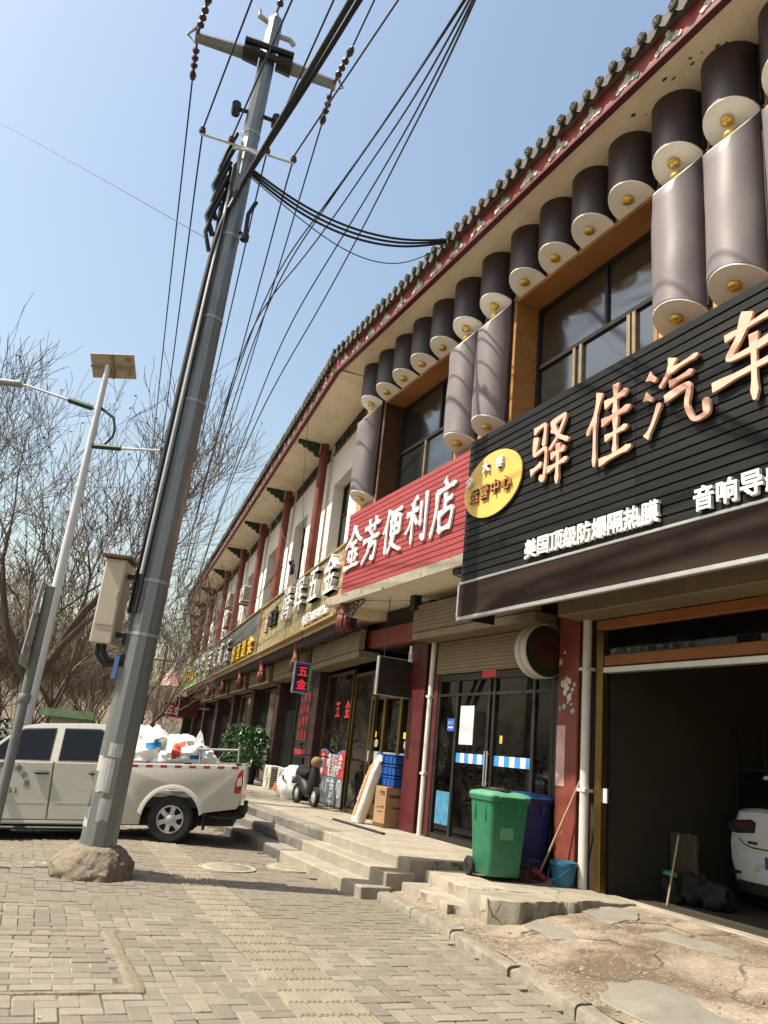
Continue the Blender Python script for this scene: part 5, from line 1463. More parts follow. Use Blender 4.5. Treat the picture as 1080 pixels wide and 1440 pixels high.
bb = wheelie('wheelie_bin', 'dark blue wheelie bin behind the green one', (.80, .27, .298), R(90), 'bin_blue', 'bin_blue_lid')
m = MB(); lump(m, (0, 0, 0), (.17, .14, .035), 5, .35); m.v = [(x, y, max(z, -.012)) for x, y, z in m.v]
solo('bin_bag', m, M['black'], 'black refuse bag lying on the green bin lid', 'bag', N, (.40, .90, 1.20), smooth=60)
# bucket, broom, dustpan, wire crate
bk = thing('bucket', 'blue plastic bucket standing by the foot of the red column', 'bucket', N, (.10, .22, .275))
m = MB(); m.lathe([(.105, 0), (.112, .01), (.135, .235), (.150, .24), (.150, .275), (.138, .278), (.128, .24), (.105, .03), (.02, .02)], (0, 0, 0), 24); part('body', m, M['bucket_blue'], bk, smooth=35)
m = MB(); m.tube([(-.145, 0, .255)] + [(-.145 * math.cos(q * math.pi / 12), .165 * math.sin(q * math.pi / 12) + .01, .255 - .16 * math.sin(q * math.pi / 12)) for q in range(1, 12)] + [(.145, 0, .255)], .005, 6); part('handle', m, M['bucket_blue'], bk, smooth=50)
br_ = thing('broom', 'broom with wooden handle leaning on the red column behind the bucket', 'broom', N, (.42, .34, .29), 0, None, Matrix.Rotation(R(-20), 4, 'Y') @ Matrix.Rotation(R(12), 4, 'X'))
m = MB(); m.cyl((0, 0, .1), (0, 0, 1.22), .013, n=8); part('handle', m, M['stick'], br_, smooth=50)
m = MB(); m.box(-.11, .11, -.018, .018, .07, .12, b=.008); part('head', m, M['red_plastic'], br_)
m = MB(); rs = random.Random(2)
for k in range(70): x = rs.uniform(-.11, .11); m.cyl((x, rs.uniform(-.014, .014), .075), (x * 1.3 + rs.uniform(-.01, .01), rs.uniform(-.03, .03), 0), .003, n=3)
part('bristles', m, M['bristle'], br_)
dp = thing('dustpan', 'long-handled dustpan with red pan beside the blue bin', 'dustpan', N, (.62, .42, .29))
m = MB(); m.box(-.12, .12, -.10, .10, .0, .012, b=.004); m.box(-.12, .12, -.105, -.09, .012, .10); m.box(-.122, -.11, -.09, .10, .012, .06); m.box(.11, .122, -.09, .10, .012, .06); part('pan', m, M['red_plastic'], dp)
m = MB(); m.cyl((0, -.095, .06), (-.04, -.20, .92), .011, n=8); part('handle', m, M['dark_metal'], dp, smooth=50)
wc = thing('wire_crate', 'low dark wire crate on the slab between the bins and the dustpan', 'crate', N, (.36, .55, .302), R(12))
m = MB()
for k in range(8):
    x = -.14 + .04 * k; m.cyl((x, -.1, 0), (x, -.1, .22), .004, n=4); m.cyl((x, .1, 0), (x, .1, .22), .004, n=4); m.cyl((x, -.1, .004), (x, .1, .004), .004, n=4)
for z in (.004, .08, .15, .22):
    for y in (-.1, .1): m.cyl((-.14, y, z), (.14, y, z), .005, n=4)
    for x in (-.14, .14): m.cyl((x, -.1, z), (x, .1, z), .005, n=4)
part('wires', m, M['dark_metal'], wc)

# ================================================================== INSIDE THE GARAGE
car = thing('parked_car', 'white hatchback parked nose-in inside the dark garage', 'car', N, (-1.27, -1.55, .262))
W2 = .74
def section(y, zs, k=1.0, zb=.2, n=5):
    """half outline mirrored: (x, z) pairs from sill to roof"""
    L_ = [(x * k, z) for x, z in zs]
    pts = [(-x, y, z) for x, z in L_] + [(x, y, z) for x, z in L_[::-1]]
    return pts
m = MB()
m.loft([
 section(.0, [(.48, .33), (.60, .36), (.655, .50), (.67, .66), (.64, .80), (.52, .98), (.36, 1.00)]),
 section(-.05, [(.52, .22), (.66, .27), (.715, .48), (.725, .66), (.70, .80), (.60, 1.00), (.40, 1.03)]),
 section(-.16, [(.55, .20), (.70, .24), (.745, .46), (.75, .68), (.72, .86), (.63, 1.03), (.42, 1.06)]),
 section(-.55, [(.58, .20), (.73, .24), (.76, .46), (.765, .68), (.74, .86), (.66, 1.04), (.45, 1.07)]),
 section(-1.8, [(.58, .20), (.73, .24), (.76, .46), (.765, .68), (.74, .84), (.68, .94), (.45, .96)]),
 section(-3.3, [(.56, .22), (.70, .26), (.74, .46), (.74, .62), (.70, .72), (.6, .78), (.4, .80)]),
 section(-3.6, [(.45, .30), (.55, .32), (.6, .42), (.6, .52), (.55, .60), (.45, .64), (.3, .65)])])
part('body', m, M['car_white_clean'], car, smooth=50)
m = MB()
m.loft([section(-.12, [(.60, 1.04), (.56, 1.10), (.35, 1.12)]), section(-.42, [(.62, 1.05), (.54, 1.36), (.35, 1.40)]), section(-1.5, [(.63, 1.0), (.55, 1.38), (.35, 1.42)]), section(-2.2, [(.64, .94), (.58, 1.05), (.38, 1.08)])]); part('greenhouse', m, M['car_glass'], car, smooth=40)
m = MB(); m.loft([section(-.40, [(.55, 1.365), (.53, 1.40), (.35, 1.425)]), section(-1.5, [(.56, 1.385), (.54, 1.42), (.35, 1.445)]), section(-1.55, [(.5, 1.38), (.48, 1.40), (.33, 1.42)])]); part('roof', m, M['car_white_clean'], car, smooth=40)
for sx in (-1, 1):
    m = MB(); m.prism([(.34, .90), (.40, .925), (.62, .90), (.695, .86), (.70, .79), (.60, .765), (.36, .79)], (0, .012 - .05, 0), (sx, 0, 0), UP, (0, .045, 0)); tl2 = part('tail_lamp', m, M['black'], car)
    m = MB(); m.prism([(.45, .875), (.62, .86), (.62, .845), (.45, .855)], (0, .0085, 0), (sx, 0, 0), UP, (0, .004, 0)); part('lamp_strip', m, M['lamp_red'], tl2)
    m = MB(); m.box(sx * .55, sx * .69, -.02, .012, .355, .385, b=.004); part('reflector', m, M['black'], car)
    m = MB(); m.prism([(.20, .49), (.33, .50), (.40, .40), (.36, .395), (.30, .455), (.20, .46)], (0, -.01, 0), (sx, 0, 0), UP, (0, .02, 0)); part('bumper_crease', m, M['car_white'], car)
    for y in (-.75, -2.9):
        m = MB(); m.lathe([(.15, -.09), (.28, -.09), (.295, -.05), (.295, .05), (.28, .09), (.15, .09)], (sx * .665, y, .295), 22, axis='x', caps=False); w = part('wheel', m, M['rubber'], car, smooth=40)
        m = MB(); m.lathe([(.02, .095 * sx), (.17, .085 * sx), (.185, .05 * sx), (.02, .05 * sx)], (sx * .665, y, .295), 16, axis='x'); part('rim', m, M['alloy'], w)
m = MB(); m.box(-.24, .24, .0, .018, .445, .565, b=.004); part('licence_plate', m, M['plate_blue'], car)
m = MB(); m.box(-.62, .62, -.30, -.01, .16, .30, b=.02); part('lower_bumper', m, M['black'], car)
m = MB(); m.tube([(.56, .006, .72), (.50, .008, .665), (.40, .010, .64), (0, .013, .63), (-.4, .010, .64), (-.5, .008, .665), (-.56, .006, .72)], .006, 5); part('hatch_seam', m, M['black'], car)
m = MB()
for k in range(5): m.box(.33 + k * .025, .35 + k * .025, .0, .014, .675, .70, b=.003)
part('badge', m, M['black'], car)
# bench with tools and clutter along the garage wall
t = thing('tool_rack', 'rack of hoses and tools along the side wall of the dark garage', 'rack', N, (-.52, -2.9, .262))
m = MB()
for z in (.45, .95, 1.45): m.box(-.22, .22, -.9, .9, z, z + .03)
for x in (-.2, .2):
    for y in (-.88, .88): m.box(x - .015, x + .015, y - .015, y + .015, 0, 1.9)
part('frame', m, M['garage_dark'], t)
rs = random.Random(6)
for k, mk in enumerate(('garage_blue', 'dark_metal', 'leaf_dark', 'garage_tan', 'garage_tan', 'inner_wall', 'dark_metal', 'dark_red')):
    m = MB(); y = -.8 + k * .21; z = .48 + .5 * (k % 3)
    if k % 2: m.lathe([(.06, 0), (.06, .16), (.03, .20), (.03, .24)], (rs.uniform(-.1, .1), y, z), 10)
    else: m.box(-.12, .1, y - .08, y + .08, z, z + rs.uniform(.12, .26), b=.01)
    part('goods', m, M[mk], t)
m = MB()
for k in range(9):
    y = -.75 + k * .17; m.tube([(-.22, y, 1.42), (-.26, y + .02, 1.2), (-.24, y - .02, .9 + .1 * (k % 3))], .016, 6)
part('hoses', m, M['garage_dark'], t, smooth=60)
bs_ = thing('board_screen', 'low tan boarded screen inside the garage left of the white car', 'screen', N, (-.30, -.95, .262))
for k in range(5):
    m = MB(); m.box(-.075 * (k + 1) + .004, -.075 * k, -.012, .012, 0, .70 + .01 * (k % 2)); part('board', m, M['garage_tan'], bs_)
m = MB(); m.box(-.375, 0, -.03, -.013, .1, .15); m.box(-.375, 0, -.03, -.013, .55, .60); part('batten', m, M['garage_tan'], bs_)
m = MB()
for k in range(3): lump(m, (-.45 - .19 * k, -.85 - .10 * k, .38 + .03 * (k % 2)), (.15, .15, .15), k + 8, .55)
solo('rubbish_heap', m, M['garage_dark'], 'dark heap of bags just inside the garage opening', 'bags', N, smooth=60)
m = MB(); lump(m, (-.45, -.78, .55), (.09, .06, .03), 4, .4); solo('cleaning_cloth', m, M['bin_lid'], 'pale green cloth on the heap inside the garage', 'cloth', N, smooth=60)
m = MB()
m.cyl((-.62, -.55, .262), (-.60, -.75, .95), .014, n=8)
solo('leaning_pole', m, M['frame_tan'], 'thin grey pole leaning inside the garage beside the white car', 'pole', N, smooth=50)
m = MB(); m.box(-.31, -.235, -.02, .0, 1.2, 1.35); solo('wall_notice', m, M['paper_white'], 'small white notice just inside the garage edge', 'notice', N)

# ================================================================== PICKUP
pk = thing('pickup_truck', 'white double-cab pickup with red and white tape along its bed, parked across the pavement', 'pickup', WF, (-2.56, 12.46, .0), R(5), None, Matrix.Rotation(R(-4.5), 4, 'Y'))
HW = .755
def arc(cx, cz, r, a0, a1, n=12): return [(cx + r * math.cos(R(a0 + (a1 - a0) * k / n)), cz + r * math.sin(R(a0 + (a1 - a0) * k / n))) for k in range(n + 1)]
def inset(poly, e):
    n = len(poly); out = []
    ar = sum(poly[i][0] * poly[(i + 1) % n][1] - poly[(i + 1) % n][0] * poly[i][1] for i in range(n))
    sg_ = 1 if ar > 0 else -1
    for i in range(n):
        p0, p1, p2 = Vector(poly[i - 1]), Vector(poly[i]), Vector(poly[(i + 1) % n])
        d1 = (p1 - p0).normalized(); d2 = (p2 - p1).normalized()
        nrm = Vector((-d1.y - d2.y, d1.x + d2.x)); nrm = nrm.normalized() if nrm.length > 1e-6 else Vector((-d1.y, d1.x))
        out.append(p1 + nrm * e * sg_)
    return out
def slab_loft(m, poly, slices):
    m.loft([[(p[0], y, p[1]) for p in inset(poly, e)] for y, e in slices])
cab = [(-.865, .22), (-.865, 1.05), (-2.72, 1.06), (-3.45, .97), (-3.62, .86), (-3.67, .60), (-3.66, .36), (-3.50, .28)] + [(-3.06, .28)] + arc(-2.67, .31, .385, 175, 5)[1:-1] + [(-2.28, .22)]
m = MB(); slab_loft(m, cab, [(-HW, .035), (-HW + .012, .012), (-HW + .05, 0), (HW - .05, 0), (HW - .012, .012), (HW, .035)])
body = part('body', m, M['car_white'], pk, smooth=35)
def gh(z): return .735 - .30 * max(0, z - 1.04) - .12 * max(0, z - 1.04) ** 2
green = [(-2.74, 1.05), (-2.30, 1.44), (-2.18, 1.515), (-1.95, 1.55), (-1.3, 1.565), (-1.02, 1.55), (-.90, 1.50), (-.868, 1.05)]
m = MB(); m.loft([[(x, -gh(z), z) for x, z in green], [(x * 1.0, -gh(z) + .05, z + (.012 if z > 1.5 else 0)) for x, z in green], [(x, gh(z) - .05, z + (.012 if z > 1.5 else 0)) for x, z in green], [(x, gh(z), z) for x, z in green]])
part('cab_roof', m, M['car_white'], pk, smooth=40)
for sy in (-1, 1):
    for poly in ([(-2.62, 1.075), (-2.24, 1.425), (-2.16, 1.465), (-1.74, 1.485), (-1.74, 1.075)], [(-1.60, 1.075), (-1.60, 1.485), (-1.12, 1.480), (-1.03, 1.44), (-1.00, 1.075)]):
        m = MB(); m.loft([[(x, sy * (gh(z) + .001), z) for x, z in inset(poly, -.022)], [(x, sy * (gh(z) + .008), z) for x, z in inset(poly, -.018)]]); fr_ = part('window_seal', m, M['black'], pk)
        m = MB(); m.loft([[(x, sy * (gh(z) + .006), z) for x, z in poly], [(x, sy * (gh(z) + .011), z) for x, z in poly]]); part('window', m, M['car_glass'], fr_)
    for i, poly in enumerate(([(-2.52, .29), (-2.62, .5), (-2.64, 1.035), (-1.665, 1.035), (-1.665, .29)], [(-1.645, .29), (-1.645, 1.035), (-.93, 1.035), (-.93, .60), (-1.02, .42), (-1.06, .29)])):
        m = MB(); slab_loft(m, poly, [(sy * (HW - .01), 0), (sy * (HW + .004), 0), (sy * (HW + .010), .008)]); dr = part('door', m, M['car_white'], pk, smooth=25)
        m = MB(); slab_loft(m, inset(poly, -.011), [(sy * (HW - .02), 0), (sy * (HW + .0015), 0)]); part('door_gap', m, M['rubber'], dr)
        hx = -1.80 if i == 0 else -1.06
        m = MB(); m.box(hx - .085, hx + .085, sy * (HW + .008), sy * (HW + .018), .875, .925, b=.006); m.box(hx - .11, hx + .11, sy * (HW + .016), sy * (HW + .042), .888, .912, b=.01); part('handle', m, M['black'], dr)
        m = MB(); m.box(poly[0][0] + .06, -1.70 if i == 0 else -1.08, sy * (HW + .008), sy * (HW + .013), .50, .508); part('door_crease', m, M['car_white'], dr)
m = MB(); m.box(-2.2, -.88, -.72, .72, .15, .225, b=.02); m.box(-2.25, -.9, -HW - .03, -HW + .12, .16, .20, b=.012); part('side_step', m, M['black'], pk)
m = MB(); m.box(-3.5, .85, -.42, .42, .20, .42); m.cyl((.0, -.6, .31), (0, .6, .31), .05, n=10); m.box(-.8, .85, -.70, .70, .46, .60); part('chassis', m, M['black'], pk)
bed = [(-.845, .24), (-.845, 1.05), (.93, 1.05), (.962, 1.03), (.968, .80), (.93, .50), (.90, .455), (.46, .40)] + arc(0, .31, .405, 8, 170, 14) + [(-.42, .24)]
for sy in (-1, 1):
    m = MB(); slab_loft(m, bed, [(sy * (HW - .06), 0), (sy * (HW - .015), 0), (sy * (HW + .004), .004), (sy * (HW + .012), .022)]); bs = part('bed_side', m, M['car_white'], pk, smooth=35)
    m = MB(); fl_o = arc(0, .31, .475, 12, 168, 20); fl_i = arc(0, .31, .40, 8, 172, 20)
    m.loft([[(fl_i[k][0], sy * (HW - .02), fl_i[k][1]), (fl_i[k][0], sy * (HW + .026), fl_i[k][1]), ((fl_i[k][0] + fl_o[k][0]) / 2, sy * (HW + .026), (fl_i[k][1] + fl_o[k][1]) / 2), (fl_o[k][0], sy * (HW + .006), fl_o[k][1])] for k in range(21)]); part('arch_flare', m, M['car_white'], bs, smooth=60)
    m = MB(); m.lathe([(.10, -.25), (.405, -.25), (.405, -.0), (.10, -.0)], (0, sy * (HW - .01) + (.25 if sy > 0 else 0) - (0 if sy > 0 else -.25), .31), 28, axis='y')
    m2 = MB()
    m2.loft([[(x, sy * (HW - .012), z), (x, sy * .45, z)] for x, z in arc(0, .31, .41, 0, 180, 20)], caps=False, closed=False); part('wheel_well', m2, M['black'], bs)
    for k in range(9):
        m = MB(); x = -.80 + k * .20; m.box(x, x + .095, sy * (HW + .011), sy * (HW + .0145), .992, 1.03); part('tape', m, M['tape_red'], bs)
        m = MB(); m.box(x + .097, x + .193, sy * (HW + .011), sy * (HW + .0142), .992, 1.03); part('tape', m, M['paper_white'], bs)
    m = MB(); m.prism([(.965, 1.0), (.90, .93), (.862, .80), (.855, .67), (.94, .665), (.972, .80)], (0, sy * (HW - .05), 0), (1, 0, 0), UP, (0, sy * .068, 0)); tlp = part('tail_lamp', m, M['lamp_red'], pk)
    m = MB(); m.prism([(.95, .90), (.895, .86), (.885, .76), (.955, .77)], (0, sy * (HW + .0185), 0), (1, 0, 0), UP, (0, sy * .003, 0)); part('lamp_lens', m, M['lamp_clear'], tlp)
    m = MB(); m.box(.44, .465, sy * (HW - .22), sy * (HW - .0), .17, .60, b=.006); m.box(.43, .50, sy * (HW - .05), sy * (HW + .004), .36, .60, b=.01); part('mud_flap', m, M['rubber'], pk)
m = MB(); m.box(.90, .955, -HW + .06, HW - .06, .50, 1.045, b=.015); part('tailgate', m, M['car_white'], pk)
m = MB(); m.box(-.80, .90, -HW + .06, HW - .06, .60, .64); m.box(-.845, -.81, -HW + .06, HW - .06, .60, 1.05); part('bed_floor', m, M['car_white'], pk)
m = MB(); m.tube([(.50, -.66, .36), (.75, -.70, .33), (.96, -.68, .35), (1.0, -.60, .36)], .028, 8); m.box(.62, 1.02, -.62, .62, .34, .42, b=.02); m.tube([(.98, -.66, .40), (1.02, -.66, .47), (1.03, -.62, .56)], .03, 8); part('rear_bumper', m, M['black'], pk, smooth=50)
m = MB(); m.tube([(.88, -.68, 1.03), (.88, -.68, 1.30)], .014, 8); m.tube([(.33, -.66, 1.03), (.33, -.66, 1.27)], .014, 8); m.tube([(.30, -.67, 1.255), (.90, -.67, 1.255)], .013, 8); part('bed_rail', m, M['galv'], pk, smooth=50)
m = MB(); m.box(.12, .22, -.76, -.66, 1.05, 1.075, b=.008); m.box(.85, .93, -.77, -.66, 1.05, 1.075, b=.008); part('rail_foot', m, M['black'], pk)
m = MB(); n_ = Vector((-.66, 0, .75)).normalized() * .012
q = [Vector((-2.70, -.66, 1.09)), Vector((-2.70, .66, 1.09)), Vector((-2.33, .56, 1.425)), Vector((-2.33, -.56, 1.425))]
m.loft([[tuple(v) for v in q], [tuple(v + n_) for v in q]]); part('windscreen', m, M['car_glass'], pk)
for sy in (-1, 1):
    m = MB(); m.prism([(-3.64, .66), (-3.40, .66), (-3.36, .86), (-3.52, .88), (-3.63, .80)], (0, sy * (HW - .12), 0), (1, 0, 0), UP, (0, sy * .13, 0)); part('headlight', m, M['lamp_clear'], pk)
    m = MB(); m.box(-2.56, -2.46, sy * (HW + .02), sy * (HW + .17), 1.06, 1.20, b=.02); m.box(-2.54, -2.50, sy * (HW - .03), sy * (HW + .03), 1.07, 1.10); part('side_mirror', m, M['black'], pk)
m = MB(); m.box(-3.69, -3.655, -.42, .42, .58, .80, b=.01); part('grille', m, M['black'], pk)
def truck_wheel(x, y, sy):
    m = MB(); m.lathe([(.185, -.10), (.275, -.105), (.302, -.085), (.31, -.05), (.31, .05), (.302, .085), (.275, .105), (.185, .10)], (x, y, .31), 32, axis='y', caps=False)
    for k in range(40):
        a = 2 * math.pi * k / 40; c, s = math.cos(a), math.sin(a)
        m.box(x + c * .309 - .008, x + c * .309 + .008, y - .09, y + .09, .31 + s * .309 - .008, .31 + s * .309 + .008)
    w = part('wheel', m, M['rubber'], pk, smooth=35)
    o = y + sy * .075
    m = MB(); m.lathe([(.19, sy * -.06), (.19, sy * .022), (.172, sy * .028), (.165, sy * .012), (.160, sy * -.03)], (x, o, .31), 32, axis='y', caps=False)
    for k in range(6):
        a = k * math.pi / 3 + .3
        c, s = math.cos(a), math.sin(a); pr = [(.045, -.045), (.10, -.028), (.165, -.036), (.165, .036), (.10, .028), (.045, .045)]
        m.prism([(px * c - py * s, px * s + py * c) for px, py in pr], (x, o - sy * .01 + sy * .0005 * k, .31), (1, 0, 0), UP, (0, sy * .03, 0))
    m.lathe([(.058, sy * -.02), (.058, sy * .028), (.04, sy * .04), (.005, sy * .041)], (x, o, .31), 18, axis='y'); part('rim', m, M['alloy'], w, smooth=35)
    m = MB(); m.lathe([(.178, sy * -.05), (.178, sy * -.045), (.01, sy * -.045)], (x, o, .31), 24, axis='y'); part('brake_disc', m, M['black'], w)
for x in (0, -2.67):
    for sy in (-1, 1): truck_wheel(x, sy * (HW - .105), sy)
m = MB()
for i, ch in enumerate('建材物流有限公司'):
    a = R(168 - i * 22.5); cx, cz, r = -2.28, .70, .30
    put_text(m, ch, .085, .002, (cx + math.cos(a) * r, -HW - .012, cz + math.sin(a) * r), (math.sin(a), 0, -math.cos(a)), (math.cos(a), 0, math.sin(a)), bold=.002)
put_text(m, '8 8 0 7 5 2', .085, .002, (-2.28, -HW - .012, .66), (1, 0, 0), UP, bold=.001)
part('door_lettering', m, M['print_grey'], pk)
PM = pk.matrix_world
def load_sack(label, c, r, seed, patches):
    m = MB(); lump(m, (0, 0, 0), r, seed, .26, 44, 32); m.v = [(x, y, max(z, -r[2] * .9)) for x, y, z in m.v]
    mi = []
    for f in m.f:
        x = sum(m.v[i][0] for i in f) / len(f); y = sum(m.v[i][1] for i in f) / len(f); z = sum(m.v[i][2] for i in f) / len(f); k = 0
        for mk, (px, pz, w, h) in patches:
            e = .25 * noise.noise(Vector((x * 9, z * 9, seed)))
            if y < .05 and abs(x - px) < w * (.5 + e) and abs(z - pz - (x - px) * .25) < h * (.5 + e): k = 1 if mk == 'sack_red' else 2
        mi.append(k)
    m.m = mi
    o = link('sack', m.mesh('sack', [M['sack'], M['sack_red'], M['sack_blue']], 60)); o.matrix_world = PM @ Matrix.Translation(c); tag(o, label, 'sack', 'white sacks loaded on the pickup')
    return o
load_sack('large white printed sack at the front of the pickup bed, highest of the load', (-.58, -.30, 1.20), (.46, .34, .36), 3, [('sack_red', (-.14, .20, .20, .12)), ('sack_blue', (.22, .10, .18, .10))])
load_sack('white printed sack lying in the middle of the pickup bed', (-.02, -.28, 1.14), (.46, .34, .28), 5, [('sack_red', (.02, .10, .14, .20)), ('sack_blue', (.30, .0, .16, .07))])
load_sack('low white sack slumped towards the tailgate of the pickup bed', (.20, -.20, 1.06), (.36, .30, .22), 9, [])
m = MB(); m.prism([(-.07, 0), (.07, 0), (.09, .12), (.06, .26), (.02, .34), (-.02, .26), (-.07, .12)], (0, 0, 0), (1, 0, 0), UP, (0, .04, 0))
o = link('sack', m.mesh('sack', M['sack'], 60)); o.matrix_world = PM @ Matrix.Translation((.20, .12, 1.20)); tag(o, 'tied white sack end sticking up behind the load on the pickup', 'sack', 'white sacks loaded on the pickup')

# ================================================================== STEEL POLE
up = thing('utility_pole', 'tall grey many-sided steel utility pole with two crossarms in a rough concrete foot', 'utility pole', WF, (-2.56, 8.70, .05), 0, None, Matrix.Rotation(R(1.2), 4, 'Y') @ Matrix.Scale(.965, 4))
def pr_(z): return .197 - (.197 - .112) * z / 11.8
m = MB(); m.tube([(0, 0, z) for z in (0, 2.9, 5.3, 7.9, 10, 11.8)], [pr_(z) for z in (0, 2.9, 5.3, 7.9, 10, 11.8)], 12); part('shaft', m, M['pole_steel'], up)
m = MB(); rs = random.Random(4)
for z, hgt, a0, a1 in ((.78, .34, 235, 285), (1.14, .14, 255, 300), (.42, .2, 200, 235), (.50, .22, 262, 300), (.98, .16, 215, 240)):
    r0 = pr_(z) + .003
    m.grid(5, 4, lambda u, v: (r0 * math.cos(R(a0 + (a1 - a0) * u)) * .985, r0 * math.sin(R(a0 + (a1 - a0) * u)) * .985, z + hgt * v + .03 * noise.noise(Vector((u * 4, v * 4, z)))))
part('paint_patch', m, M['pole_paint'], up)
m = MB()
MPR = ((.435, -.06), (.425, .03), (.39, .10), (.34, .16), (.285, .215), (.24, .24), (.18, .25))
def md(u, v):
    a = 2 * math.pi * u; i = min(5, int(v * 6)); f = v * 6 - i
    pr0 = MPR[i][0] * (1 - f) + MPR[i + 1][0] * f; pr1 = MPR[i][1] * (1 - f) + MPR[i + 1][1] * f
    q = Vector((math.cos(a) * 1.6, math.sin(a) * 1.6, v * 2))
    k = 1 + .11 * noise.fractal(q, .6, 2, 4) + .022 * noise.fractal(q * 5, .6, 2, 4)
    return (math.cos(a) * pr0 * k, math.sin(a) * pr0 * k, pr1 + .012 * noise.noise(q * 3) + .007 * noise.noise(q * 9))
m.grid(91, 22, md); part('concrete_foot', m, M['mortar'], up, smooth=40)
AD = Vector((.965, .264, 0))                 # crossarm direction
AN = Vector((-.264, .965, 0))
def ar(t, off=0, z=0): 
    q = AD * t + AN * off; return (q.x, q.y, z)
m = MB()
for t0, t1, r0, r1 in ((.16, 1.04, .105, .075), (-.16, -1.04, .105, .075)): m.tube([ar(t0, 0, 11.05), ar(t1, 0, 11.02)], [r0, r1], 6)
arm = part('crossarm', m, M['pole_steel'], up)
m = MB()
for t0, t1 in ((-.36, -.13), (.13, .36)): m.tube([ar(t0, -.02, 11.05), ar(t1, -.02, 11.05)], [.125, .15], 8)
m.tube([ar(-.36, -.16, 11.12), ar(.36, -.16, 11.12)], .05, 6); m.tube([ar(-.36, -.16, 10.95), ar(.36, -.16, 10.95)], .05, 6); part('clamp_plate', m, M['dark_metal'], arm)
for t in (-1.04, 1.04):
    s_ = 1 if t > 0 else -1; m = MB()
    m.tube([ar(t, -.10, 11.10), ar(t + .12 * s_, 0, 11.02), ar(t, .10, 11.0), ar(t, -.10, 11.10)], .025, 6)
    part('end_lug', m, M['galv'], arm)
m = MB(); m.box(-.05, .05, -.06, .06, 0, .03)
def istr(m, p, d, L_=.55):
    p, d = Vector(p), Vector(d).normalized()
    m.cyl(tuple(p), tuple(p + d * L_ * .25), .018, n=6)
    for k in range(3):
        c = p + d * (L_ * (.30 + .22 * k))
        m.tube([tuple(c - d * .035), tuple(c - d * .02), tuple(c + d * .015), tuple(c + d * .04)], [.025, .055, .05, .025], 10)
    m.cyl(tuple(p + d * L_ * .25), tuple(p + d * L_ * .92), .02, n=6)
    m.tube([tuple(p + d * L_ * .9), tuple(p + d * L_), tuple(p + d * L_ * 1.12), tuple(p + d * L_ * 1.2)], [.03, .055, .045, .018], 8)
NEARD = Vector((.40, -.86, .10)); FARD = Vector((-.27, .93, -.16))
for (t, z) in ((-1.02, 11.02), (1.02, 11.0)):
    for d in (NEARD, FARD):
        m = MB(); istr(m, ar(t, .06 if d.y > 0 else -.06, z), d); part('insulator', m, M['insulator'], arm, smooth=40)
m = MB(); m.tube([(0, 0, 11.78), (0, 0, 11.95)], .03, 6); m.tube([ar(-.05, 0, 11.72), ar(-.24, 0, 11.80), ar(-.27, 0, 11.9)], .04, 6); m.tube([ar(.05, 0, 11.55), ar(.26, 0, 11.55), ar(.33, 0, 11.48)], .04, 6); m.lathe([(.10, 11.74), (.10, 11.82), (.02, 11.84)], (0, 0, 0), 10); part('top_fitting', m, M['galv'], up)
m = MB(); istr(m, (0, -.05, 11.92), NEARD); part('insulator', m, M['insulator'], up, smooth=40)
m = MB(); a_, b_ = ar(-.66, -.16, 9.28), ar(.66, -.16, 9.28); m.tube([a_, b_], .022, 4)
m.tube([ar(-.2, -.18, 9.20), ar(0, -.20, 9.22), ar(.2, -.18, 9.20)], .02, 5); la = part('lower_arm', m, M['lamp_white'], up)
for t in (-.64, -.24, .26, .64):
    m = MB(); m.lathe([(.02, .0), (.045, .01), (.05, .04), (.03, .06), (.04, .08), (.012, .10)], ar(t, -.16, 9.30), 8); part('insulator', m, M['insulator'], la)
m = MB()
for t in (-.28, .30): m.tube([ar(t, -.1, 10.02), ar(t, .1, 10.02)], .065, 8); m.tube([ar(0, -.05, 10.0), ar(t, 0, 10.02)], .03, 6)
part('pin_bracket', m, M['dark_metal'], up)
for z in (9.62, 7.88, 5.4, 3.08, 2.46, 6.6):
    m = MB(); r = pr_(z) + .006; m.lathe([(r - .01, 0), (r, 0), (r, .035), (r - .01, .035)], (0, 0, z), 12); part('band', m, M['galv'], up)
m = MB(); m.tube([(-.115, -.17, 3.15), (-.105, -.16, 5), (-.09, -.14, 7.5), (-.085, -.13, 8.6)], .030, 8); part('conduit', m, M['galv'], up, smooth=50)
rs = random.Random(8)
for k in range(6):
    m = MB(); a = R(195 + k * 11); P = []
    for i in range(14):
        z = 2.7 + 6.3 * i / 13; r = pr_(z) + .025 + .012 * (k % 3) + .02 * noise.noise(Vector((k * 5, z * .6, 0)))
        aa = a + .10 * noise.noise(Vector((z * .5, k * 3, 2))) ; P.append((math.cos(aa) * r, math.sin(aa) * r, z))
    m.tube(P, rs.uniform(.012, .024), 6); part('riser_cable', m, M['cable'], up, smooth=60)
m = MB()
for k in range(5):
    z = 7.6 + k * .25; m.tube([(-.20, -.10, z), (-.28 - .03 * (k % 2), -.16, z + .25), (-.24, -.14, z + .6), (-.16, -.12, z + .95)], .03 + .008 * (k % 2), 7)
part('cable_knot', m, M['cable'], up, smooth=60)
m = MB(); m.tube([(.16, -.1, 7.95), (.24, -.12, 7.9), (.22, -.1, 8.25), (.30, -.12, 8.45)], .03, 7); m.lathe([(.03, 0), (.06, .02), (.06, .10), (.03, .14)], (.24, -.12, 7.80), 8); part('clamp', m, M['dark_metal'], up, smooth=50)
m = MB(); m.box(-.20, -.15, -.19, -.16, 1.95, 2.2); part('blue_plate', m, M['poster_blue'], up)

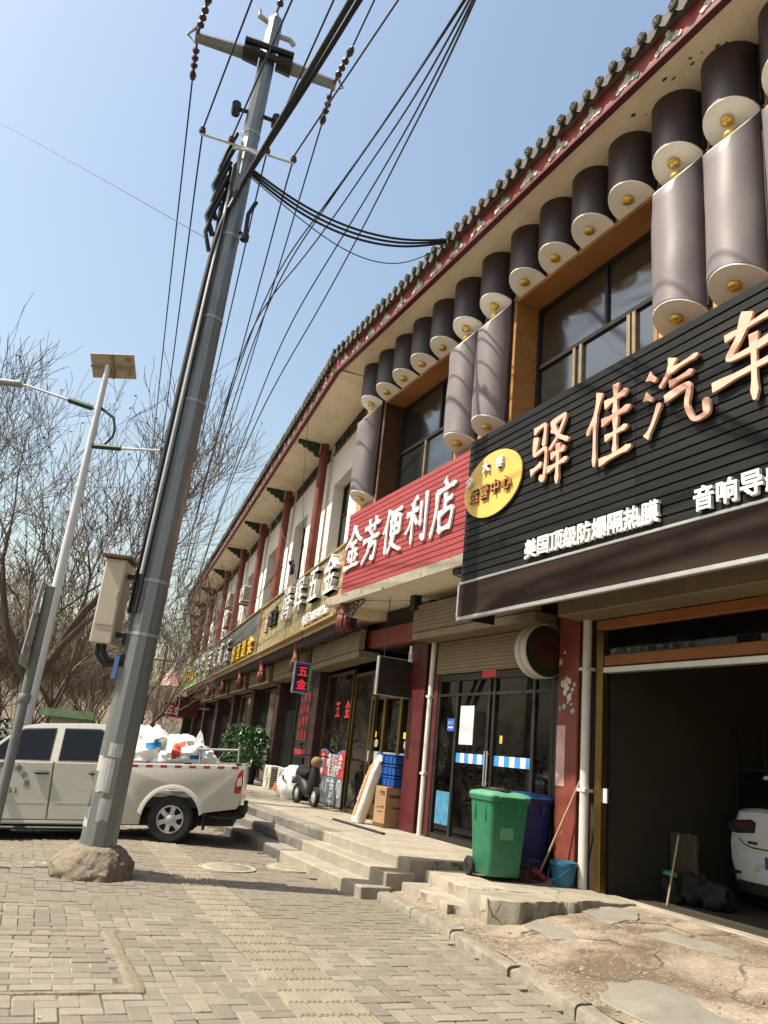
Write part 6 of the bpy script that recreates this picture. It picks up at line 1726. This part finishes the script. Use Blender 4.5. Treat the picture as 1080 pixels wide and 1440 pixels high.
jb = thing('junction_box', 'tall beige steel cabinet strapped to the left of the steel pole', 'junction box', WF, (-2.915, 8.70, 2.29), R(4))
m = MB(); m.box(-.115, .115, -.20, .16, .0, .94, b=.012); part('case', m, M['box_beige'], jb)
m = MB(); m.box(-.15, .15, -.25, .20, .945, .985, b=.008); part('roof', m, M['rust'], jb)
m = MB(); m.box(-.10, .10, -.208, -.202, .20, .90, b=.004); m.box(.07, .09, -.22, -.208, .5, .58); part('door', m, M['box_beige'], jb)
m = MB()
for z in (.10, .76): m.box(.116, .28, -.06, .06, z, z + .05, b=.005); m.box(.2, .26, -.1, -.05, z - .09, z + .02)
part('bracket', m, M['dark_metal'], jb)
m = MB(); m.tube([(.02, -.1, .02), (.03, -.1, -.08), (.10, -.1, -.17), (.22, -.12, -.16), (.29, -.1, -.05), (.30, -.1, .3)], .032, 8); m.tube([(-.04, -.1, .02), (-.02, -.12, -.12), (.08, -.13, -.22), (.24, -.14, -.2), (.31, -.12, -.05), (.32, -.1, .4)], .024, 8); part('cable_elbow', m, M['black'], jb, smooth=60)

# ------------------------------------------------------------------ overhead lines
def ray(px, py):
    return (_f * 1092 + _r * (px - 540) - _u * (py - 720)).normalized()
def at(px, py, Y):
    d = ray(px, py); return EYE + d * (Y / d.y)
def near_on(A, px, py, az):
    """point on the sight line that lies in the vertical plane through A with the given bearing"""
    nrm = Vector((math.cos(R(az)), -math.sin(R(az)), 0)); d = ray(px, py)
    return EYE + d * ((A - EYE).dot(nrm) / d.dot(nrm))
def spline(P, k=8):
    out = []
    for i in range(len(P) - 1):
        p0 = P[max(i - 1, 0)]; p1 = P[i]; p2 = P[i + 1]; p3 = P[min(i + 2, len(P) - 1)]
        for j in range(k):
            t = j / k
            out.append(.5 * ((2 * p1) + (p2 - p0) * t + (2 * p0 - 5 * p1 + 4 * p2 - p3) * t * t + (3 * p1 - p0 - 3 * p2 + p3) * t ** 3))
    out.append(P[-1]); return out
def cable(P, r, label, group=None, nm='overhead_cable', n=5, pin=None, sm=14):
    Q = spline(P, 4) if len(P) > 14 else spline(P)
    for _ in range(sm): Q = [Q[0]] + [(Q[i - 1] + Q[i] * 2 + Q[i + 1]) / 4 if not (pin and i % 4 == 0 and (Q[i] - pin).length < .03) else Q[i] for i in range(1, len(Q) - 1)] + [Q[-1]]
    m = MB(); m.tube([tuple(p) for p in Q], r, n)
    return solo(nm, m, M['cable'], label, 'cable', WF, group=group, smooth=60)
PT = Vector((-17.4, 62.0, 0))
def far_span(A, zT, off, sag):
    B = PT + Vector((.96, .26, 0)) * off + Vector((0, 0, zT)); return [A.lerp(B, t) - Vector((0, 0, sag * 4 * t * (1 - t))) for t in (.02, .05, .09, .14, .2, .28, .37, .48, .6, .73, .87, 1.0)]
def proj(p):
    v = p - EYE; z = v.dot(_f)
    return (540 + 1092 * v.dot(_r) / z, 720 - 1092 * v.dot(_u) / z) if z > .2 else None
def near_span(A, ex, rise=.02, run=36):
    """level span from A towards the pole behind the viewer, its bearing chosen to leave the frame where the photograph shows it"""
    best = None
    for k in range(-80, 60):
        az = k * .5 - 30; d = Vector((-math.sin(R(az)), -math.cos(R(az)), rise)); t = .3
        while t < 12:
            q = proj(A + d * t)
            if q is None: break
            if q[1] < 0:
                e = abs(q[0] - ex)
                if best is None or e < best[0]: best = (e, d)
                break
            t += .05
    d = best[1]
    return [A + d * (run * t) - Vector((0, 0, .9 * 4 * t * (1 - t) * .35)) for t in (1, .8, .6, .45, .3, .2, .12, .06)]
G1 = 'overhead lines on the steel pole'
LL = iter(('black line running towards the viewer from the left tip of the upper crossarm', 'black line running down the road from the left tip of the upper crossarm', 'black line running towards the viewer from the right tip of the upper crossarm', 'black line running down the road from the right tip of the upper crossarm', 'black line leaving the very top of the steel pole', 'black line passing over the left end of the thin lower arm', 'black line passing the lower arm just left of the steel pole', 'black line passing the lower arm just right of the steel pole', 'black line passing over the right end of the thin lower arm', 'black line ending on the steel pole below its lower arm'))
PB = Vector((-2.56, 8.70, .05)); PS = .965; TLT = math.tan(R(1.2))
def pbv(x, y, z): return PB + Vector((x + TLT * z, y, z)) * PS
def pa(t, off, z): return pbv(0, 0, z) + (AD * t + AN * off) * PS
An, Af = pa(-1.02, -.06, 11.02) + NEARD.normalized() * .64, pa(-1.02, .06, 11.02) + FARD.normalized() * .64
cable(near_span(An, 300) + [An], .013, next(LL), G1); cable([Af] + far_span(Af, 8.2, -1.0, .9), .013, next(LL), G1)
An, Af = pa(1.02, -.06, 11.0) + NEARD.normalized() * .64, pa(1.02, .06, 11.0) + FARD.normalized() * .64
cable(near_span(An, 526) + [An], .013, next(LL), G1); cable([Af] + far_span(Af, 8.2, 1.0, .9), .013, next(LL), G1)
At_ = pbv(0, -.05, 11.92) + NEARD.normalized() * .64
cable(near_span(At_, 408) + [At_], .013, next(LL), G1)
for (t, z, ex, zt, off, az) in ((-.64, 9.40, 353, 7.3, -.7, -25), (-.24, 9.40, 412, 7.3, -.3, -25), (.26, 9.40, 470, 7.3, .3, -25), (.64, 9.40, 556, 7.3, .7, -25)):
    A = pa(t, -.16, z); cable(near_span(A, ex) + [A] + far_span(A, zt, off, .8), .012, next(LL), G1, pin=A)
A = pa(.14, -.2, 9.0); cable(near_span(A, 505) + [A], .011, next(LL), G1)
A = pa(.06, -.22, 8.75); th_ = near_span(A, 490)
LB = 'thick black cable bundle sweeping down to the steel pole and along its left side'
cable(th_ + [A, pbv(-.08, -.18, 8.1), pbv(-.155, -.12, 7.3), pbv(-.17, -.12, 6.0), pbv(-.18, -.12, 4.2)], .034, LB, n=7)
cable([p + Vector((.06, .06, .05)) for p in th_] + [A + Vector((.04, -.04, .05)), pbv(-.02, -.23, 8.2)], .03, 'second thick black bundle lying against the thickest one and ending high on the steel pole', n=7)
G2 = 'loose cables crossing the sky right of the pole'
L2 = iter(('slack black cable of the loose bundle right of the pole, the one nearest the pole', 'slack black cable hugging the one nearest the pole in the loose bundle', 'middle slack black cable of the loose bundle right of the pole', 'slack black cable next to the outermost of the loose bundle', 'outermost slack black cable of the loose bundle, nearest the eave'))
for (pts, ex, zt, off) in (
    ([(546, 162), (473, 268), (452, 294), (399, 370), (343, 444)], (668, 0), 5.2, 1.2), ([(540, 170), (466, 280), (448, 304), (405, 372), (350, 455)], (670, 0), 5.0, 1.3),
    ([(584, 139), (524, 222), (478, 296), (422, 370), (372, 432), (330, 470)], (674, 0), 4.8, 1.5),
    ([(594, 139), (552, 218), (501, 301), (459, 370), (411, 449), (366, 530)], (676, 0), 4.6, 1.7), ([(631, 83), (561, 218), (519, 306), (478, 380), (441, 449), (400, 518), (330, 632)], (678, 0), 4.4, 2.0)):
    n_ = len(pts); P = []
    for i, (px, py) in enumerate(pts): P.append(at(px, py, 7.0 + 6.5 * ((py - 80) / 370.0)))
    v = P[0] - P[1]; E0 = at(ex[0], ex[1], 5.2)
    v2 = E0 - P[0]; h = math.hypot(v2.x, v2.y)
    st_ = [E0 + Vector((v2.x, v2.y, v2.z * .7)) * (12 / h), E0]
    B = PT + Vector((off, 0, zt))
    P2 = [P[-1].lerp(B, t) - Vector((0, 0, .5 * 4 * t * (1 - t))) for t in (.25, .6, 1)]
    cable(st_ + P + P2, .013, next(L2), G2, sm=70)
E1 = N.W(1.75, 1.47, 9.08)
for k, sg_ in enumerate((.38, .42, .46, .75)):
    A = pbv(.12, -.18 + .02 * k, 8.95 - .03 * k); B = E1 + Vector((0, 0, -.03 * k))
    cable([A] + [A.lerp(B, t) - Vector((0, 0, sg_ * 4 * t * (1 - t) * (1 if k < 3 else (.5 + .8 * t)))) for t in (.2, .4, .6, .8)] + [B], .018 if k < 3 else .008, 'black service cable drooping from the steel pole to the tiled eave' if k < 3 else 'thin wire hanging in the lowest loop under the service cables', 'service cables from the pole to the eave')
cable([at(-60, 140, 14), at(0, 172, 13), at(150, 255, 11), at(290, 335, 9.1)], .007, 'fine wire from the left edge of the sky to the steel pole', nm='wire')
cable([at(608, 387, 11.9), at(633, 510, 12.0), at(653, 617, 12.1)], .006, 'fine wire hanging down over the plum tubes to the black sign', nm='wire')
cable([F.W(2.6, 1.30, 8.76), F.W(2.62, 1.2, 7.0), F.W(2.7, .9, 5.3)], .006, 'fine wire hanging from the eave in front of the white wall', nm='wire')
cable([F.W(9.0, 1.38, 9.0), F.W(6.5, 1.2, 7.5), F.W(4.4, .9, 5.9), F.W(2.7, .85, 4.3)], .008, 'fine wire slanting across the white wall to the gold sign', nm='wire')
cable([F.W(11.6, .80, 6.3), F.W(10.5, .85, 5.75), F.W(9.2, .85, 5.6), F.W(8.2, .8, 5.85), F.W(7.2, .55, 6.25)], .012, 'dark cable looping along the wall above the gold sign', nm='wire')
fp = thing('utility_pole', 'distant grey pole far down the road seen past the steel pole', 'utility pole', WF, (PT.x, PT.y, 0))
m = MB(); m.cyl((0, 0, 0), (0, 0, 8.6), .2, .14, 10); part('shaft', m, M['pole_steel'], fp, smooth=60)
m = MB(); m.box(-1.1, 1.1, -.06, .06, 8.2, 8.32); m.box(-.8, .8, -.06, .06, 7.2, 7.3); part('crossarm', m, M['galv'], fp)
fp2 = thing('utility_pole', 'small far pole with one crossarm between the trees and the far eave', 'utility pole', WF, (-15.6, 61, -.2))
m = MB(); m.cyl((0, 0, 0), (0, 0, 8.2), .16, .11, 8); part('shaft', m, M['rust'], fp2, smooth=60)
m = MB(); m.box(-.85, .85, -.06, .06, 7.0, 7.12); part('crossarm', m, M['rust'], fp2)

# ------------------------------------------------------------------ solar street lamp
sl = thing('street_lamp', 'white solar street lamp with tilted panel and two green-tipped arms behind the pickup', 'street lamp', WF, (-5.95, 14.5, -.5))
m = MB(); m.tube([(0, 0, 0), (0, 0, 4), (.0, 0, 9.0)], [.115, .095, .055], 12); m.lathe([(.16, 0), (.16, .5), (.115, .55)], (0, 0, 0), 12); part('shaft', m, M['lamp_white'], sl, smooth=40)
m = MB(); m.M = Matrix.Translation((.10, .0, 9.0)) @ Matrix.Rotation(R(-8), 4, 'Z') @ Matrix.Rotation(R(-52), 4, 'X')
m.box(-.47, .47, -.25, .25, -.01, .03, b=.006); pnl = part('solar_panel', m, M['panel_back'], sl)
m2 = MB(); m2.M = m.M; m2.box(-.47, .47, -.02, .02, -.05, -.011); m2.box(-.03, .03, -.25, .25, -.06, -.012)
for y in (-.15, .14): m2.box(.30, .40, y - .04, y + .04, -.03, -.011)
part('rear_frame', m2, M['frame_tan'], pnl)
m = MB(); m.tube([(0, 0, 8.02), (-.5, 0, 8.12), (-1.5, 0, 8.36), (-1.78, 0, 8.40)], [.03, .03, .025, .02], 8); arm1 = part('arm', m, M['lamp_white'], sl, smooth=50)
m = MB(); m.tube([(-.12, 0, 8.03), (-.62, 0, 8.15)], .06, 8); part('sleeve', m, M['lamp_green'], arm1)
m = MB(); m.box(-2.12, -1.62, -.1, .1, 8.34, 8.43, b=.03); part('lamp_head', m, M['galv'], arm1)
m = MB(); m.tube([(0, 0, 7.22), (.5, 0, 7.22), (1.5, 0, 7.28)], [.03, .03, .022], 8); arm2 = part('arm', m, M['lamp_white'], sl, smooth=50)
m = MB(); m.tube([(.05, 0, 7.22), (.62, 0, 7.23)], .055, 8); part('sleeve', m, M['lamp_green'], arm2)
m = MB(); m.box(1.40, 1.78, -.1, .1, 7.24, 7.34, b=.03); part('lamp_head', m, M['lamp_green'], arm2)
m = MB(); m.tube([(.05, 0, 8.05), (.35, 0, 7.86), (.42, 0, 7.6), (.40, 0, 7.45), (.28, 0, 7.28), (.05, 0, 7.22)], .028, 8); part('curved_brace', m, M['lamp_green'], sl, smooth=50)

# ------------------------------------------------------------------ road-sign post seen edge-on
rp = thing('sign_post', 'grey steel post with a sign plate seen edge-on, leaning in front of the pickup', 'sign post', WF, (-3.66, 8.75, -.12))
m = MB(); m.cyl((0, 0, 0), (0, 0, 3.0), .052, n=14); m.lathe([(.06, 1.72), (.066, 1.73), (.066, 1.80), (.06, 1.81)], (0, 0, 0), 14); part('shaft', m, M['post_grey'], rp, smooth=50)
m = MB(); m.M = Matrix.Rotation(R(107), 4, 'Z')
m.prism([(-.40, 2.10), (.30, 2.10), (.34, 2.2), (.06, 3.12), (-.06, 3.12), (-.40, 2.2)], (0, .085, 0), (1, 0, 0), UP, (0, .012, 0)); pl_ = part('plate', m, M['galv'], rp)
m2 = MB(); m2.M = m.M
for z in (2.3, 2.65): m2.box(-.30, .26, .055, .083, z, z + .04)
part('plate_rail', m2, M['galv'], pl_)

# ================================================================== TREES
def tree_meshes(seed, h, r0, fork, spread, levels=5, kids=(5, 4, 4, 4, 4), leanv=(0, 0), pods=.25, minr=.007, keep=None):
    rs = random.Random(seed); trunk = MB(); crown = MB(); pod = MB()
    def branch(p, d, L_, r, lv):
        n = 5 if lv <= 1 else (4 if lv <= 3 else 3); pts = [p.copy()]; rad = [r]; q = p.copy(); dd = d.copy()
        segs = n
        for i in range(segs):
            dd = (dd + Vector((rs.gauss(0, .17), rs.gauss(0, .17), rs.gauss(.07, .11))) * (1 if lv else .35)).normalized()
            q = q + dd * (L_ / segs); pts.append(q.copy()); rad.append(max(minr, r * (1 - .62 * (i + 1) / segs)))
        tgt = trunk if lv <= 1 else crown
        tgt.tube([tuple(a) for a in pts], rad, 8 if lv == 0 else (6 if lv == 1 else (4 if lv == 2 else 3)), caps=lv < 2)
        if lv >= levels:
            if rs.random() < pods:
                c = pts[-1]; s_ = rs.uniform(.02, .05)
                for _ in range(2):
                    a = Vector((rs.gauss(0, 1), rs.gauss(0, 1), rs.gauss(-.5, .6))).normalized(); b = a.orthogonal().normalized()
                    pod.quad(tuple(c), tuple(c + a * s_ + b * s_ * .5), tuple(c + a * s_ * 1.8), tuple(c + a * s_ - b * s_ * .5))
            return
        nk = kids[lv]
        for k in range(nk):
            if keep and lv >= 1 and not keep(pts[-1]): break
            t = 1.0 if k == 0 else rs.uniform(.35, .98)
            if lv == 0: t = rs.uniform(.82, 1.0)
            i = min(segs - 1, int(t * segs)); f = t * segs - i
            b = pts[i].lerp(pts[i + 1], f); br = (rad[i] * (1 - f) + rad[i + 1] * f) * (.80 if k == 0 else rs.uniform(.5, .72))
            dirn = (pts[i + 1] - pts[i]).normalized(); a = rs.uniform(0, 6.28) if lv else k * 6.28 / nk + rs.uniform(-.4, .4)
            o = dirn.orthogonal().normalized(); o2 = dirn.cross(o)
            side = o * math.cos(a) + o2 * math.sin(a)
            ang = rs.uniform(.10, .35) if (k == 0 and lv) else rs.uniform(.42, .85) * spread
            nd = (dirn * math.cos(ang) + side * math.sin(ang)).normalized(); nd.z = nd.z * .85 + .16; nd = nd.normalized()
            branch(b, nd, L_ * (.78 if k == 0 else rs.uniform(.5, .8)) if lv else (h - fork) * rs.uniform(.36, .5), max(minr, br), lv + 1)
    branch(Vector((0, 0, -.3)), Vector((leanv[0], leanv[1], 1)).normalized(), fork + .3, r0, 0)
    return trunk.mesh('trunk', M['bark'], 60), crown.mesh('crown', M['twig'], fix=False), pod.mesh('seed_pods', M['pod'], fix=False)
TA = tree_meshes(12, 10.6, .36, 2.85, .92, levels=6, kids=(5, 4, 4, 4, 4, 3), pods=.12, minr=.0055, keep=lambda q: q.x < 2.7 + max(0, q.z - 5.5) * .35 and q.z < 9.4)
TB = tree_meshes(33, 9.0, .24, 2.2, .9, levels=6, kids=(4, 4, 4, 4, 3, 3), pods=.08, minr=.007, keep=lambda q: q.z < 8.4)
TC = tree_meshes(51, 8.0, .20, 2.0, .8, kids=(4, 4, 4, 3, 3), pods=.1, minr=.012)
def tree(T, x, y, z, label, sc=1.0, rz=0.0, group='bare trees along the road'):
    t = thing('bare_tree', label, 'tree', WF, (x, y, z), rz, group, Matrix.Scale(sc, 4))
    for nm, me in zip(('trunk', 'crown', 'seed_pods'), T):
        o = link(nm, me, t)
        if nm == 'seed_pods': o['kind'] = 'stuff'
    return t
tree(TA, -6.95, 17.2, -.3, 'big bare tree with thick forked trunk right behind the pickup cab', 1.0, 0)
tree(TB, -10.6, 15.6, -.35, 'bare tree at the left edge of the picture beside the big forked one', .84, .4)
fl = ['bare tree close behind the big forked tree', 'bare tree seen between the lamp and the steel pole', 'thin bare tree just left of the far eave', 'bare brown tree standing behind the junction box', 'far bare tree at the end of the road', 'far bare tree left of the road bend', 'far bare tree behind the green kiosk', 'far bare tree at the left beyond the hedge', 'bare tree farthest down the road beside the far shops']
for i, (T, x, y, sc, rz) in enumerate(((TC, -9.4, 24, 1.1, .3), (TB, -8.2, 29, .85, 2.0), (TC, -11.6, 48, .62, .9), (TC, -12.2, 36, 1.05, 1.7), (TB, -16.5, 58, .8, 2.8), (TC, -22, 50, 1.1, 4.0), (TB, -13.8, 30, 1.0, 5.0), (TC, -19.5, 33, 1.15, 3.3), (TC, -17.2, 70, .8, .2))):
    tree(T, x, y, -.35, fl[i], sc, rz)
tree(TB, -14, -6, -.4, 'bare street tree standing behind the viewer across the road', 1.0, 1.0); tree(TA, -15, 4, -.4, 'bare street tree across the road opposite the shops', .95, 3.0)
# hedge, low wall, kiosk, parasol, far buildings
hd = MB(); rs = random.Random(9)
for k in range(5200):
    x = rs.uniform(-13, 3.0); y = rs.gauss(0, .55); z = 2.1 * rs.random() ** .8 * (1 + .2 * math.sin(x * 1.7))
    s_ = rs.uniform(.05, .12); a = Vector((rs.gauss(0, 1), rs.gauss(0, 1), rs.gauss(0, 1))).normalized(); b = a.orthogonal().normalized(); c = Vector((x, y, z))
    hd.add([c - a * s_, c + b * s_ * .6, c + a * s_, c - b * s_ * .6], [(0, 1, 2, 3)])
hob = solo('hedge', hd, M['leaf_dark'], 'dark evergreen hedge low behind the pickup at the left', 'hedge', WF, (-12.5, 22.5, -.3), R(8))
hob['kind'] = 'stuff'
kk = thing('kiosk', 'small green-topped roadside kiosk half hidden behind the pickup', 'kiosk', WF, (-7.82, 22.0, -.3), R(6))
m = MB(); m.box(-.42, .42, -.5, .6, 0, 1.85); part('cabin', m, M['far_building'], kk)
m = MB(); m.box(-.46, .46, -.62, .7, 1.86, 2.10, b=.02); part('fascia', m, M['kiosk_green'], kk)
m = MB(); m.box(-.70, .70, -.625, -.620, 1.90, 2.10); part('panel', m, M['green_sign'], kk)
m = MB(); m.box(-.35, .35, -.515, -.50, .9, 1.6); part('window', m, M['win'], kk)
ps = thing('parasol', 'pale pinkish half-closed parasol far down the road', 'parasol', WF, (-9.65, 40, -.3))
m = MB(); m.cyl((0, 0, 0), (0, 0, 5.2), .035, n=6); part('pole', m, M['galv'], ps)
m = MB(); m.lathe([(.62, 4.05), (.60, 4.1), (.42, 4.5), (.20, 4.95), (.03, 5.2)], (0, 0, 0), 8); part('canopy', m, M['pale_red'], ps)
def far_block(label, x, y, w, d, h, rz, storeys, mk='far_building'):
    t = thing('far_building', label, 'building', WF, (x, y, -.4), rz)
    m = MB(); m.box(-w / 2, w / 2, -d / 2, d / 2, 0, h); part('wall', m, M[mk], t)
    m = MB(); m.box(-w / 2 - .3, w / 2 + .3, -d / 2 - .3, d / 2 + .3, h + .002, h + .3); part('roof', m, M['tile_grey'], t)
    fh = h / storeys; n = int(w / 3)
    for s_ in range(storeys):
        for k in range(n):
            x0 = -w / 2 + w / n * (k + .5); z = fh * s_ + fh * .3
            m = MB(); m.box(x0 - .65, x0 + .65, -d / 2 - .02, -d / 2 + .05, z, z + fh * .5); f = part('window', m, M['white_wall'], t)
            m = MB(); m.box(x0 - .58, x0 + .58, -d / 2 - .03, -d / 2 - .021, z + .07, z + fh * .5 - .07); part('pane', m, M['win'], f)
    return t
far_block('far tan building closing the end of the road', -22, 110, 22, 10, 4.5, R(-6), 1)
rs = random.Random(77)
for k in range(16):
    y = rs.uniform(26, 56); x = -y * math.tan(R(rs.uniform(17, 28))); tree((TC, TB)[k % 2], x, y, -.4, 'one of the bare trees massed beyond the hedge at the left', rs.uniform(.6, .85), rs.uniform(0, 6), 'bare trees massed beyond the hedge')
